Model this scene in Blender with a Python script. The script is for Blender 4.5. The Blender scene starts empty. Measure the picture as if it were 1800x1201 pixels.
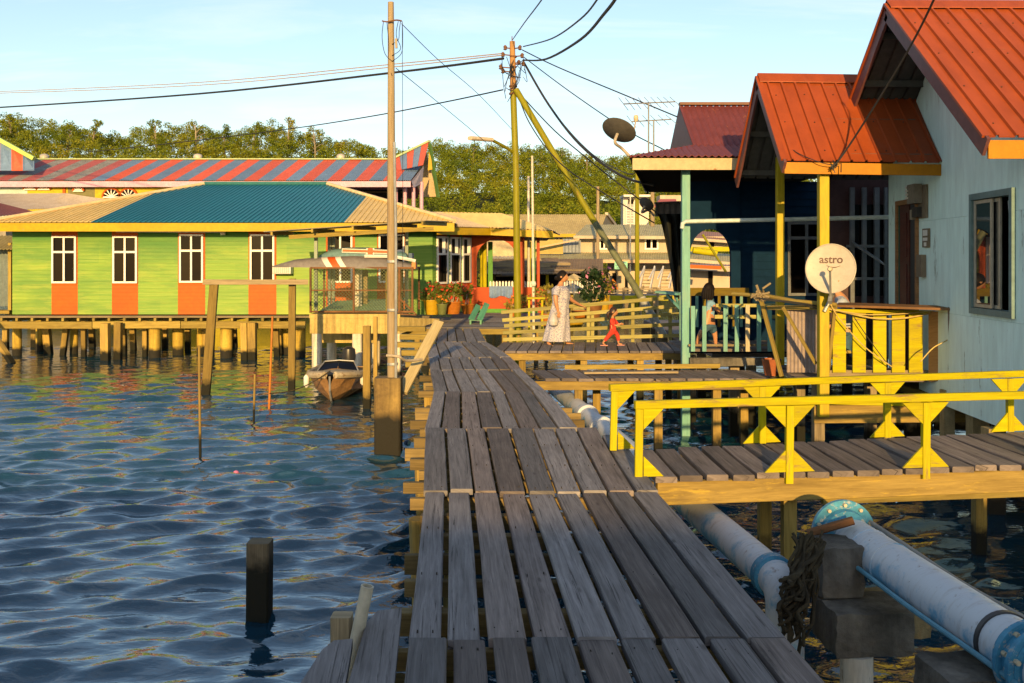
import bpy, bmesh, math, random
import numpy as np
from mathutils import Vector, Matrix

random.seed(7)
R = random.Random(11)
scene = bpy.context.scene
COL = scene.collection

# ------------------------------------------------------------------ camera, sky, sun, exposure
FPX = 1750.0          # focal length in pixels of the 1800 px wide photograph
EYE = 1.75            # camera height above the boardwalk (z = 0)
WATER = -1.2
cam_d = bpy.data.cameras.new('camera')
cam_d.sensor_width = 36.0
cam_d.lens = 35.0
cam_d.shift_y = -142.5 / 1800.0
cam_d.clip_start = 0.05
cam_d.clip_end = 3000.0
cam = bpy.data.objects.new('camera', cam_d)
cam.location = (0, 0, EYE)
cam.rotation_euler = (math.radians(90), 0, 0)
COL.objects.link(cam)
scene.camera = cam

SUN_AZ = 182.0        # clockwise from +Y (view direction): behind the camera, to the right
SUN_EL = 11.0
world = bpy.data.worlds.new('World')
scene.world = world
world.use_nodes = True
wn = world.node_tree.nodes
wl = world.node_tree.links
wn.clear()
w_out = wn.new('ShaderNodeOutputWorld')
w_bg = wn.new('ShaderNodeBackground')
w_sky = wn.new('ShaderNodeTexSky')
w_sky.sky_type = 'NISHITA'
w_sky.sun_disc = False
w_sky.sun_elevation = math.radians(SUN_EL)
w_sky.sun_rotation = math.radians(SUN_AZ)
w_sky.altitude = 0
w_sky.air_density = 1.0
w_sky.dust_density = 0.6
w_sky.ozone_density = 1.35
w_bg.inputs['Strength'].default_value = 0.120
# thin high cirrus, streaked along the horizon
w_tc = wn.new('ShaderNodeTexCoord')
w_sep = wn.new('ShaderNodeSeparateXYZ')
wl.new(w_tc.outputs['Generated'], w_sep.inputs[0])
w_zz = wn.new('ShaderNodeMath'); w_zz.operation = 'ADD'; w_zz.inputs[1].default_value = 0.12
wl.new(w_sep.outputs['Z'], w_zz.inputs[0])
w_dx = wn.new('ShaderNodeMath'); w_dx.operation = 'DIVIDE'
w_dy = wn.new('ShaderNodeMath'); w_dy.operation = 'DIVIDE'
wl.new(w_sep.outputs['X'], w_dx.inputs[0]); wl.new(w_zz.outputs[0], w_dx.inputs[1])
wl.new(w_sep.outputs['Y'], w_dy.inputs[0]); wl.new(w_zz.outputs[0], w_dy.inputs[1])
w_cmb = wn.new('ShaderNodeCombineXYZ')
wl.new(w_dx.outputs[0], w_cmb.inputs[0]); wl.new(w_dy.outputs[0], w_cmb.inputs[1])
w_map = wn.new('ShaderNodeMapping')
w_map.inputs['Rotation'].default_value = (0, 0, math.radians(-14))
w_map.inputs['Scale'].default_value = (0.8, 1.9, 1.0)
w_map.inputs['Location'].default_value = (1.7, 0.4, 0)
wl.new(w_cmb.outputs[0], w_map.inputs['Vector'])
w_n = wn.new('ShaderNodeTexNoise')
w_n.inputs['Scale'].default_value = 1.1
w_n.inputs['Detail'].default_value = 9
w_n.inputs['Roughness'].default_value = 0.58
w_n.inputs['Distortion'].default_value = 0.5
wl.new(w_map.outputs[0], w_n.inputs['Vector'])
w_r = wn.new('ShaderNodeValToRGB')
w_r.color_ramp.elements[0].position = 0.51
w_r.color_ramp.elements[0].color = (0.06, 0.06, 0.06, 1)
w_r.color_ramp.elements[1].position = 0.8
w_r.color_ramp.elements[1].color = (0.45, 0.45, 0.45, 1)
wl.new(w_n.outputs['Fac'], w_r.inputs[0])
w_mix = wn.new('ShaderNodeMixRGB')
w_mix.inputs['Color2'].default_value = (6.2, 5.8, 5.6, 1)
wl.new(w_r.outputs['Color'], w_mix.inputs['Fac'])
wl.new(w_sky.outputs['Color'], w_mix.inputs['Color1'])
wl.new(w_mix.outputs['Color'], w_bg.inputs['Color'])
wl.new(w_bg.outputs[0], w_out.inputs['Surface'])

sun_d = bpy.data.lights.new('sun', 'SUN')
sun_d.energy = 4.5
sun_d.angle = math.radians(0.53)
sun_d.color = (1.0, 0.64, 0.24)
sun = bpy.data.objects.new('sun', sun_d)
_az, _el = math.radians(SUN_AZ), math.radians(SUN_EL)
SUN_DIR = Vector((math.sin(_az) * math.cos(_el), math.cos(_az) * math.cos(_el), math.sin(_el)))
sun.rotation_euler = SUN_DIR.to_track_quat('Z', 'Y').to_euler()
sun.location = (20, -30, 25)
COL.objects.link(sun)

scene.view_settings.view_transform = 'Standard'
scene.view_settings.look = 'None'
scene.view_settings.gamma = 1.0
scene.view_settings.exposure = 0.88
scene.view_settings.use_curve_mapping = False
scene.render.engine = 'CYCLES'
scene.cycles.max_bounces = 6
scene.cycles.transparent_max_bounces = 8

# ------------------------------------------------------------------ helpers
def P(px, py, D):
    """a point seen at photograph pixel (px, py), D metres away along the view axis"""
    return Vector(((px - 900.0) / FPX * D, D, EYE - (py - 458.0) / FPX * D))

def X(px, D):
    return (px - 900.0) / FPX * D

def Z(py, D):
    return EYE - (py - 458.0) / FPX * D

def DK(py, z=0.0):
    """distance of a point at height z seen at pixel row py"""
    return FPX * (EYE - z) / (py - 458.0)

def V3(p):
    return Vector(p)

def tag(o, label=None, cat=None, group=None, kind=None):
    if label: o['label'] = label
    if cat: o['category'] = cat
    if group: o['group'] = group
    if kind: o['kind'] = kind
    return o

def thing(name, label, cat, loc=(0, 0, 0), group=None):
    o = bpy.data.objects.new(name, None)
    o.empty_display_size = 0.2
    o.location = loc
    COL.objects.link(o)
    return tag(o, label, cat, group)

def origin_of(o):
    p = Vector((0, 0, 0))
    while o is not None:
        p = p + o.location
        o = o.parent
    return p

class MB:
    """collects faces (world coordinates) and links them as one mesh object"""
    def __init__(self):
        self.v, self.f, self.uv, self.mi = [], [], [], []
        self.cur = 0
    def add(self, V, F, UV=None):
        n = len(self.v)
        self.v.extend([tuple(p) for p in V])
        for i, f in enumerate(F):
            self.f.append([a + n for a in f])
            self.uv.append(UV[i] if UV else [(V[a][0], V[a][2]) for a in f])
            self.mi.append(self.cur)
        return self
    # -- primitives
    def prism(self, a, b, sec, up=(0, 0, 1), sec2=None, caps=True):
        a, b, up = V3(a), V3(b), V3(up)
        d = (b - a); L = d.length
        if L < 1e-6: return self
        d = d / L
        s = d.cross(up)
        if s.length < 1e-4: s = d.cross(Vector((1, 0, 0)))
        s.normalize()
        t = s.cross(d)
        sec2 = sec2 or sec
        n = len(sec)
        V = [a + s * p[0] + t * p[1] for p in sec] + [b + s * p[0] + t * p[1] for p in sec2]
        F, UV = [], []
        per = [0]
        for i in range(n):
            q = sec[(i + 1) % n]
            per.append(per[-1] + math.hypot(q[0] - sec[i][0], q[1] - sec[i][1]))
        for i in range(n):
            j = (i + 1) % n
            F.append([i, i + n, j + n, j])
            UV.append([(0, per[i]), (L, per[i]), (L, per[i + 1]), (0, per[i + 1])])
        if caps:
            F.append(list(range(n))); UV.append([(p[0] * .3, p[1]) for p in sec])
            F.append([n + i for i in reversed(range(n))]); UV.append([(p[0] * .3, p[1]) for p in reversed(sec)])
        return self.add(V, F, UV)
    def beam(self, a, b, w, h, c=0.0, up=(0, 0, 1), w2=None, h2=None):
        s1 = rect(w, h, c)
        s2 = rect(w2 or w, h2 or h, c)
        return self.prism(a, b, s1, up, s2)
    def box(self, c, size, rz=0.0, ch=0.0):
        c = V3(c)
        d = Vector((math.cos(rz), math.sin(rz), 0)) * (size[0] / 2)
        return self.beam(c - d, c + d, size[1], size[2], ch)
    def cyl(self, a, b, r, r2=None, n=12, caps=True):
        r2 = r if r2 is None else r2
        s1 = [(r * math.cos(2 * math.pi * i / n), r * math.sin(2 * math.pi * i / n)) for i in range(n)]
        s2 = [(r2 * math.cos(2 * math.pi * i / n), r2 * math.sin(2 * math.pi * i / n)) for i in range(n)]
        return self.prism(a, b, s1, (0, 0, 1), s2, caps)
    def tube(self, pts, r, n=6):
        pts = [V3(p) for p in pts]
        m = len(pts)
        d0 = (pts[1] - pts[0]).normalized()
        ref = Vector((0, 0, 1)) if abs(d0.z) < .9 else Vector((1, 0, 0))
        s = d0.cross(ref).normalized()
        V, F, UV = [], [], []
        L = 0
        Ls = []
        for k in range(m):
            if k == 0: d = d0
            elif k == m - 1: d = (pts[k] - pts[k - 1]).normalized()
            else: d = (pts[k + 1] - pts[k - 1]).normalized()
            s = (s - d * s.dot(d))
            s.normalize()
            t = s.cross(d)
            rr = r[k] if isinstance(r, (list, tuple)) else r
            if k: L += (pts[k] - pts[k - 1]).length
            Ls.append(L)
            for i in range(n):
                a = 2 * math.pi * i / n
                V.append(pts[k] + (s * math.cos(a) + t * math.sin(a)) * rr)
        for k in range(m - 1):
            for i in range(n):
                j = (i + 1) % n
                F.append([k * n + i, (k + 1) * n + i, (k + 1) * n + j, k * n + j])
                UV.append([(Ls[k], i * .05), (Ls[k + 1], i * .05), (Ls[k + 1], i * .05 + .05), (Ls[k], i * .05 + .05)])
        F.append(list(range(n))); UV.append([(0, 0)] * n)
        F.append([(m - 1) * n + i for i in reversed(range(n))]); UV.append([(0, 0)] * n)
        return self.add(V, F, UV)
    def lathe(self, o, prof, n=16, axis=(0, 0, 1), cap=True):
        o, ax = V3(o), V3(axis).normalized()
        ref = Vector((1, 0, 0)) if abs(ax.x) < .9 else Vector((0, 1, 0))
        s = ax.cross(ref).normalized(); t = ax.cross(s)
        V, F = [], []
        m = len(prof)
        for (r, z) in prof:
            for i in range(n):
                a = 2 * math.pi * i / n
                V.append(o + ax * z + (s * math.cos(a) + t * math.sin(a)) * r)
        for k in range(m - 1):
            for i in range(n):
                j = (i + 1) % n
                F.append([k * n + i, k * n + j, (k + 1) * n + j, (k + 1) * n + i])
        if cap:
            F.append(list(reversed(range(n))))
            F.append([(m - 1) * n + i for i in range(n)])
        return self.add(V, F)
    def plate(self, pts, off):
        """planar polygon given by its outline, given thickness along vector off"""
        pts = [V3(p) for p in pts]; off = V3(off)
        n = len(pts)
        V = pts + [p + off for p in pts]
        F = [list(range(n)), [n + i for i in reversed(range(n))]]
        UV = None
        e = (pts[1] - pts[0])
        if e.length < 1e-6: e = (pts[2] - pts[0])
        e.normalize()
        nn = off.normalized() if off.length > 0 else Vector((0, 0, 1))
        g = nn.cross(e)
        def uv(p): return ((p - pts[0]).dot(e), (p - pts[0]).dot(g))
        UV = [[uv(p) for p in pts], [uv(p) for p in reversed(pts)]]
        for i in range(n):
            j = (i + 1) % n
            F.append([i, i + n, j + n, j])
            UV.append([uv(pts[i]), uv(pts[i]), uv(pts[j]), uv(pts[j])])
        return self.add(V, F, UV)
    def slope(self, A, B, U, tfun=None, pitch=0.2, amp=0.012, style='sine', s0=0.0, s1=1.0, th=0.012, lo=None):
        """corrugated roof sheet: eave A-B, ribs run along U for the fraction tfun(s)"""
        A, B, U = V3(A), V3(B), V3(U)
        E = B - A
        n = E.cross(U).normalized()
        if n.z < 0: n = -n
        W = E.length * (s1 - s0)
        k = 6 if style == 'sine' else 5
        cols = []
        nr = max(1, int(round(W / pitch)))
        for i in range(nr):
            if style == 'sine':
                for q in range(4):
                    u = (i + q / 4) / nr
                    cols.append((u, amp * math.sin(2 * math.pi * q / 4)))
            else:   # flat pan with a raised trapezoid rib
                for q, h in ((0.0, 0), (0.40, 0), (0.44, 1), (0.56, 1), (0.60, 0)):
                    cols.append(((i + q) / nr, amp * h))
        cols.append((1.0, 0))
        V, F, Fu = [], [], []
        m = len(cols)
        rows = 4
        for u, h in cols:
            s = s0 + (s1 - s0) * u
            t = tfun(s) if tfun else 1.0
            l = lo(s) if lo else 0.0
            p = A + E * s
            for r in range(rows):
                V.append(p + U * (l + (t - l) * r / (rows - 1)) + n * h)
        nv = len(V)
        V += [p - n * th for p in V]
        for i in range(m - 1):
            for r in range(rows - 1):
                a, b, c, d = i * rows + r, (i + 1) * rows + r, (i + 1) * rows + r + 1, i * rows + r + 1
                F.append([a, b, c, d]); Fu.append([d + nv, c + nv, b + nv, a + nv])
            a, b = i * rows, (i + 1) * rows
            F.append([a + nv, b + nv, b, a])
            a, b = i * rows + rows - 1, (i + 1) * rows + rows - 1
            F.append([a, b, b + nv, a + nv])
        for i in (0, m - 1):
            for r in range(rows - 1):
                a = i * rows + r
                F.append([a, a + 1, a + 1 + nv, a + nv])
        self.add(V, F + Fu)
        self.mi[-len(Fu):] = [1] * len(Fu)
        return self
    def rough_box(self, c, size, rz=0.0, n=7, amp=.004, seed=0):
        rs = np.random.RandomState(seed)
        c = V3(c); ca, sa = math.cos(rz), math.sin(rz)
        ax = [(0, 1, 2), (1, 2, 0), (2, 0, 1)]
        ids = {}; V, F = [], []
        def vid(key):
            if key not in ids:
                u = [k / n * 2 - 1 for k in key]
                e = sum(1 for k in key if k in (0, n))
                j = rs.randn(3) * amp * (.45 if e < 2 else 1.0)
                s = 1 - (.006 if e == 2 else (.02 if e == 3 else 0)) * (1 + rs.rand())
                p = [u[i] * size[i] / 2 * s + j[i] for i in range(3)]
                ids[key] = len(V); V.append(c + Vector((p[0] * ca - p[1] * sa, p[0] * sa + p[1] * ca, p[2])))
            return ids[key]
        for (a, b, d) in ax:
            for side in (0, n):
                for i in range(n):
                    for j in range(n):
                        q = []
                        for (x, y) in ((i, j), (i + 1, j), (i + 1, j + 1), (i, j + 1)):
                            k = [0, 0, 0]; k[a] = x; k[b] = y; k[d] = side; q.append(vid(tuple(k)))
                        F.append(q if side else q[::-1])
        return self.add(V, F)
    def build(self, name, mat, parent=None, smooth=False, loc=None, kind=None, bevel=0):
        me = bpy.data.meshes.new(name)
        if parent is not None:
            o0 = origin_of(parent)
        elif loc is not None:
            o0 = V3(loc)
        else:
            xs = [p[0] for p in self.v]; ys = [p[1] for p in self.v]; zs = [p[2] for p in self.v]
            o0 = Vector(((min(xs) + max(xs)) / 2, (min(ys) + max(ys)) / 2, min(zs)))
        me.from_pydata([(p[0] - o0.x, p[1] - o0.y, p[2] - o0.z) for p in self.v], [], self.f)
        uvl = me.uv_layers.new(name='UVMap')
        flat = [c for f in self.uv for uv in f for c in uv]
        uvl.data.foreach_set('uv', flat)
        mats = list(mat) if isinstance(mat, (list, tuple)) else [mat]
        if len(mats) == 1 and any(self.mi): mats.append(UNDERSIDE)
        for m in mats: me.materials.append(m)
        if len(mats) > 1: me.polygons.foreach_set('material_index', self.mi)
        if smooth:
            me.polygons.foreach_set('use_smooth', [True] * len(me.polygons))
        me.update()
        o = bpy.data.objects.new(name, me)
        COL.objects.link(o)
        if parent is not None:
            o.parent = parent
        else:
            o.location = o0
        if smooth:
            try: me.set_sharp_from_angle(angle=math.radians(40))
            except Exception: pass
        if kind: o['kind'] = kind
        return o

def rect(w, h, c=0.0):
    w, h = w / 2, h / 2
    if c <= 0:
        return [(-w, -h), (w, -h), (w, h), (-w, h)]
    return [(-w + c, -h), (w - c, -h), (w, -h + c), (w, h - c), (w - c, h), (-w + c, h), (-w, h - c), (-w, -h + c)]

def part(name, mat, parent, fn, *a, smooth=False, kind=None, **k):
    m = MB(); getattr(m, fn)(*a, **k)
    return m.build(name, mat, parent, smooth=smooth, kind=kind)

def copy_tree(o, loc=None, parent=None):
    c = o.copy(); COL.objects.link(c); c.parent = parent
    if loc is not None: c.location = loc
    for ch in list(o.children):
        copy_tree(ch, None, c)
    return c

# ------------------------------------------------------------------ materials
MATS = {}
def new_mat(name):
    m = bpy.data.materials.new(name)
    m.use_nodes = True
    nt = m.node_tree
    return m, nt, nt.nodes['Principled BSDF']

def N(nt, typ, **kw):
    n = nt.nodes.new(typ)
    for k, v in kw.items():
        if hasattr(n, k): setattr(n, k, v)
        else: n.inputs[k.replace('_', ' ')].default_value = v
    return n

def ramp(nt, src, stops):
    r = nt.nodes.new('ShaderNodeValToRGB')
    cr = r.color_ramp
    while len(cr.elements) < len(stops): cr.elements.new(0.5)
    for e, (p, c) in zip(cr.elements, stops):
        e.position = p
        e.color = (c[0], c[1], c[2], 1) if not isinstance(c, (int, float)) else (c, c, c, 1)
    nt.links.new(src, r.inputs[0])
    return r.outputs['Color']

def mixc(nt, fac, a, b, mode='MIX'):
    m = nt.nodes.new('ShaderNodeMixRGB'); m.blend_type = mode
    for i, x in enumerate((fac, a, b)):
        if isinstance(x, (int, float)): m.inputs[i].default_value = x if i == 0 else (x, x, x, 1)
        elif isinstance(x, (tuple, list)): m.inputs[i].default_value = (x[0], x[1], x[2], 1)
        else: nt.links.new(x, m.inputs[i])
    return m.outputs[0]

def noise(nt, vec, scale, detail=5, rough=0.6, dist=0.0):
    n = N(nt, 'ShaderNodeTexNoise')
    n.inputs['Scale'].default_value = scale
    n.inputs['Detail'].default_value = detail
    n.inputs['Roughness'].default_value = rough
    n.inputs['Distortion'].default_value = dist
    if vec is not None: nt.links.new(vec, n.inputs['Vector'])
    return n.outputs['Fac']

def mapping(nt, vec, scale=(1, 1, 1), rot=(0, 0, 0), loc=(0, 0, 0)):
    m = N(nt, 'ShaderNodeMapping')
    m.inputs['Scale'].default_value = scale
    m.inputs['Rotation'].default_value = rot
    m.inputs['Location'].default_value = loc
    nt.links.new(vec, m.inputs['Vector'])
    return m.outputs[0]

def bump(nt, bsdf, h, strength=0.3, dist=0.01):
    b = N(nt, 'ShaderNodeBump')
    b.inputs['Strength'].default_value = strength
    b.inputs['Distance'].default_value = dist
    nt.links.new(h, b.inputs['Height'])
    nt.links.new(b.outputs[0], bsdf.inputs['Normal'])

def rnd_vec(nt, base):
    """shift a coordinate by the object's random number so that copies differ"""
    oi = N(nt, 'ShaderNodeObjectInfo')
    mu = N(nt, 'ShaderNodeMath', operation='MULTIPLY'); mu.inputs[1].default_value = 97.0
    nt.links.new(oi.outputs['Random'], mu.inputs[0])
    ad = N(nt, 'ShaderNodeVectorMath', operation='ADD')
    nt.links.new(base, ad.inputs[0]); nt.links.new(mu.outputs[0], ad.inputs[1])
    return ad.outputs[0], oi.outputs['Random']

def wood(name, dark, light, rough=0.85, stain=(0.06, 0.05, 0.04), stain_amt=0.5, vary=0.45, grain=1.0, coat=None, coat_cover=0.5, cracks=0.0):
    if name in MATS: return MATS[name]
    m, nt, b = new_mat(name)
    tc = N(nt, 'ShaderNodeTexCoord')
    vec, rnd = rnd_vec(nt, tc.outputs['UV'])
    g1 = noise(nt, mapping(nt, vec, (1.6, 34 * grain, 1)), 1.0, 6, 0.65, 0.6)
    g2 = noise(nt, mapping(nt, vec, (5, 150 * grain, 1)), 1.0, 3, 0.6)
    big = noise(nt, mapping(nt, vec, (1.3, 4, 1)), 1.0, 4, 0.6)
    c = ramp(nt, g1, [(0.28, dark), (0.72, light)])
    c = mixc(nt, 0.35, c, ramp(nt, g2, [(0.3, 0.25), (0.75, 0.95)]), 'MULTIPLY')
    if cracks:
        ck = noise(nt, mapping(nt, vec, (1.1, 55 * grain, 1), loc=(13, 3, 0)), 1.0, 7, 0.75, 0.8)
        cm = N(nt, 'ShaderNodeMath', operation='MULTIPLY'); cm.inputs[1].default_value = cracks
        nt.links.new(ramp(nt, ck, [(0.37, 1.0), (0.44, 0.0)]), cm.inputs[0])
        c = mixc(nt, cm.outputs[0], c, (dark[0] * .25, dark[1] * .24, dark[2] * .24))
        kn = N(nt, 'ShaderNodeTexVoronoi'); kn.inputs['Scale'].default_value = 1.0
        nt.links.new(mapping(nt, vec, (1.7, 6.5, 1)), kn.inputs['Vector'])
        km = N(nt, 'ShaderNodeMath', operation='MULTIPLY'); km.inputs[1].default_value = .6
        nt.links.new(ramp(nt, kn.outputs['Distance'], [(0.04, 1.0), (0.10, 0.0)]), km.inputs[0])
        c = mixc(nt, km.outputs[0], c, (dark[0] * .35, dark[1] * .3, dark[2] * .28))
    st = ramp(nt, big, [(0.50, 0.0), (0.74, 1.0)])
    sm = N(nt, 'ShaderNodeMath', operation='MULTIPLY'); sm.inputs[1].default_value = stain_amt
    nt.links.new(st, sm.inputs[0])
    c = mixc(nt, sm.outputs[0], c, stain)
    if coat:
        cv = noise(nt, mapping(nt, vec, (2.5, 14, 1), loc=(31, 7, 0)), 1.0, 6, 0.7)
        c = mixc(nt, ramp(nt, cv, [(coat_cover - .06, 1.0), (coat_cover + .06, 0.0)]), c, coat)
    mr = N(nt, 'ShaderNodeMapRange')
    mr.inputs['To Min'].default_value = 1 - vary; mr.inputs['To Max'].default_value = 1 + vary * .75
    nt.links.new(rnd, mr.inputs['Value'])
    hs = N(nt, 'ShaderNodeHueSaturation')
    nt.links.new(mr.outputs[0], hs.inputs['Value']); nt.links.new(c, hs.inputs['Color'])
    nt.links.new(hs.outputs[0], b.inputs['Base Color'])
    b.inputs['Roughness'].default_value = rough
    b.inputs['Specular IOR Level'].default_value = 0.3
    crack = ramp(nt, g1, [(0.24, 0.0), (0.36, 1.0)])
    hh = mixc(nt, 0.5, crack, g2)
    bump(nt, b, hh, 0.45, 0.006)
    MATS[name] = m
    return m

def paint(name, col, col2=None, rough=0.5, scale=2.0, wear=None, wear_amt=0.35, streak=(1, 1, 1), bmp=0.12, vary=0.0, metallic=0.0, grime=0.25, spec=0.2):
    if name in MATS: return MATS[name]
    m, nt, b = new_mat(name)
    tc = N(nt, 'ShaderNodeTexCoord')
    vec, rnd = rnd_vec(nt, tc.outputs['Object'])
    sv = mapping(nt, vec, streak)
    n1 = noise(nt, sv, scale, 5, 0.6)
    n2 = noise(nt, sv, scale * 6, 4, 0.65)
    col2 = col2 or tuple(x * 0.78 for x in col)
    c = ramp(nt, n1, [(0.3, col2), (0.7, col)])
    g = ramp(nt, n2, [(0.35, 1 - grime), (0.7, 1.0)])
    c = mixc(nt, 1.0, c, g, 'MULTIPLY')
    if wear:
        n3 = noise(nt, mapping(nt, vec, streak, loc=(5, 3, 9)), scale * 3.3, 8, 0.72)
        c = mixc(nt, ramp(nt, n3, [(0.66 - wear_amt * .5, 0.0), (0.70 - wear_amt * .5, 1.0)]), c, wear)
    if vary:
        mr = N(nt, 'ShaderNodeMapRange')
        mr.inputs['To Min'].default_value = 1 - vary; mr.inputs['To Max'].default_value = 1 + vary
        nt.links.new(rnd, mr.inputs['Value'])
        hs = N(nt, 'ShaderNodeHueSaturation')
        nt.links.new(mr.outputs[0], hs.inputs['Value']); nt.links.new(c, hs.inputs['Color'])
        c = hs.outputs[0]
    nt.links.new(c, b.inputs['Base Color'])
    b.inputs['Roughness'].default_value = rough
    b.inputs['Metallic'].default_value = metallic
    b.inputs['Specular IOR Level'].default_value = spec
    bump(nt, b, n2, bmp, 0.004)
    MATS[name] = m
    return m

def plain(name, col, rough=0.5, metallic=0.0, spec=0.4):
    if name in MATS: return MATS[name]
    m, nt, b = new_mat(name)
    b.inputs['Base Color'].default_value = (*col, 1)
    b.inputs['Roughness'].default_value = rough
    b.inputs['Metallic'].default_value = metallic
    b.inputs['Specular IOR Level'].default_value = spec
    MATS[name] = m
    return m

def concrete(name, col, dark, wet=None):
    """wet: height (world z) below which the concrete is stained by the tide"""
    if name in MATS: return MATS[name]
    m, nt, b = new_mat(name)
    geo = N(nt, 'ShaderNodeNewGeometry')
    n1 = noise(nt, geo.outputs['Position'], 2.3, 6, 0.65)
    n2 = noise(nt, geo.outputs['Position'], 19, 5, 0.7)
    vst = noise(nt, mapping(nt, geo.outputs['Position'], (9, 9, 0.8)), 1.0, 4, 0.6)
    c = ramp(nt, n1, [(0.3, dark), (0.7, col)])
    c = mixc(nt, 0.6, c, ramp(nt, vst, [(0.35, 0.35), (0.6, 1.0)]), 'MULTIPLY')
    c = mixc(nt, 0.5, c, ramp(nt, n2, [(0.3, 0.55), (0.7, 1.1)]), 'MULTIPLY')
    if wet is not None:
        sp = N(nt, 'ShaderNodeSeparateXYZ'); nt.links.new(geo.outputs['Position'], sp.inputs[0])
        ad = N(nt, 'ShaderNodeMath', operation='MULTIPLY_ADD'); ad.inputs[1].default_value = 0.35; ad.inputs[2].default_value = 0
        nt.links.new(n1, ad.inputs[0])
        su = N(nt, 'ShaderNodeMath', operation='SUBTRACT'); nt.links.new(sp.outputs['Z'], su.inputs[0]); nt.links.new(ad.outputs[0], su.inputs[1])
        mr = N(nt, 'ShaderNodeMapRange'); mr.inputs['From Min'].default_value = wet - .22; mr.inputs['From Max'].default_value = wet - .10
        nt.links.new(su.outputs[0], mr.inputs['Value'])
        c = mixc(nt, mr.outputs[0], (0.010, 0.009, 0.005), c)
    nt.links.new(c, b.inputs['Base Color'])
    b.inputs['Roughness'].default_value = 0.9
    bump(nt, b, n2, 0.5, 0.02)
    MATS[name] = m
    return m

def tidal_wood(name, dark, light, wet=-1.0):
    """post timber that turns black and slimy towards the waterline"""
    if name in MATS: return MATS[name]
    m = wood(name, dark, light)
    nt = m.node_tree; b = nt.nodes['Principled BSDF']
    src = b.inputs['Base Color'].links[0].from_socket
    geo = N(nt, 'ShaderNodeNewGeometry')
    sp = N(nt, 'ShaderNodeSeparateXYZ'); nt.links.new(geo.outputs['Position'], sp.inputs[0])
    n1 = noise(nt, geo.outputs['Position'], 6, 4, 0.6)
    ad = N(nt, 'ShaderNodeMath', operation='MULTIPLY_ADD'); ad.inputs[1].default_value = -0.3
    nt.links.new(n1, ad.inputs[0]); nt.links.new(sp.outputs['Z'], ad.inputs[2])
    mr = N(nt, 'ShaderNodeMapRange'); mr.inputs['From Min'].default_value = wet - .18; mr.inputs['From Max'].default_value = wet - .05
    nt.links.new(ad.outputs[0], mr.inputs['Value'])
    c = mixc(nt, mr.outputs[0], (0.008, 0.008, 0.004), src)
    nt.links.new(c, b.inputs['Base Color'])
    return m

UNDERSIDE = paint('sheet_underside', (.10, .10, .092), (.07, .07, .065), rough=.7)
DECK = wood('deck_wood', (0.125, 0.115, 0.115), (0.31, 0.29, 0.29), stain=(0.075, 0.066, 0.062), stain_amt=0.5, vary=0.42, cracks=.8)
DECK2 = wood('deck_wood_brown', (0.105, 0.085, 0.078), (0.27, 0.225, 0.205), stain=(0.055, 0.042, 0.036), stain_amt=0.55, vary=0.35, cracks=.7)
RAW = wood('raw_timber', (0.20, 0.145, 0.03), (0.38, 0.285, 0.07), stain=(0.11, 0.07, 0.02), stain_amt=0.5, vary=0.3)
RAWG = wood('grey_timber', (0.20, 0.155, 0.085), (0.38, 0.30, 0.18), stain=(0.1, 0.075, 0.05), stain_amt=0.5, vary=0.3)
YELW = wood('yellow_painted_timber', (0.38, 0.33, 0.004), (0.50, 0.44, 0.005), rough=0.6, stain=(0.24, 0.19, 0.02), stain_amt=0.5, vary=0.1, grain=0.6, coat=(.22, .15, .06), coat_cover=0.375)
YELW.node_tree.nodes['Principled BSDF'].inputs['Specular IOR Level'].default_value = .1
POST = tidal_wood('tidal_post_timber', (0.22, 0.15, 0.035), (0.42, 0.29, 0.075), wet=-0.95)
POSTD = tidal_wood('tidal_dark_timber', (0.16, 0.125, 0.075), (0.38, 0.30, 0.18), wet=-0.76)
CONC = concrete('concrete_pale', (0.40, 0.32, 0.16), (0.24, 0.18, 0.08), wet=-0.85)
CONCD = concrete('concrete_weathered', (0.22, 0.20, 0.165), (0.05, 0.045, 0.036))
WHITEP = paint('white_paint', (0.66, 0.64, 0.60), (0.54, 0.52, 0.47), rough=0.5, grime=0.15)
WHITEF = plain('white_frame_paint', (0.68, 0.65, 0.60), 0.45)
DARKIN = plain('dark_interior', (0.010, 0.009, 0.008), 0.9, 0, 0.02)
CABLE = plain('black_cable', (0.018, 0.018, 0.02), 0.6)
STEEL = paint('galvanised_steel', (0.42, 0.43, 0.43), (0.28, 0.28, 0.27), rough=0.45, metallic=0.5)
RUST = paint('rusty_steel', (0.21, 0.10, 0.04), (0.10, 0.05, 0.025), rough=0.8)
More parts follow.
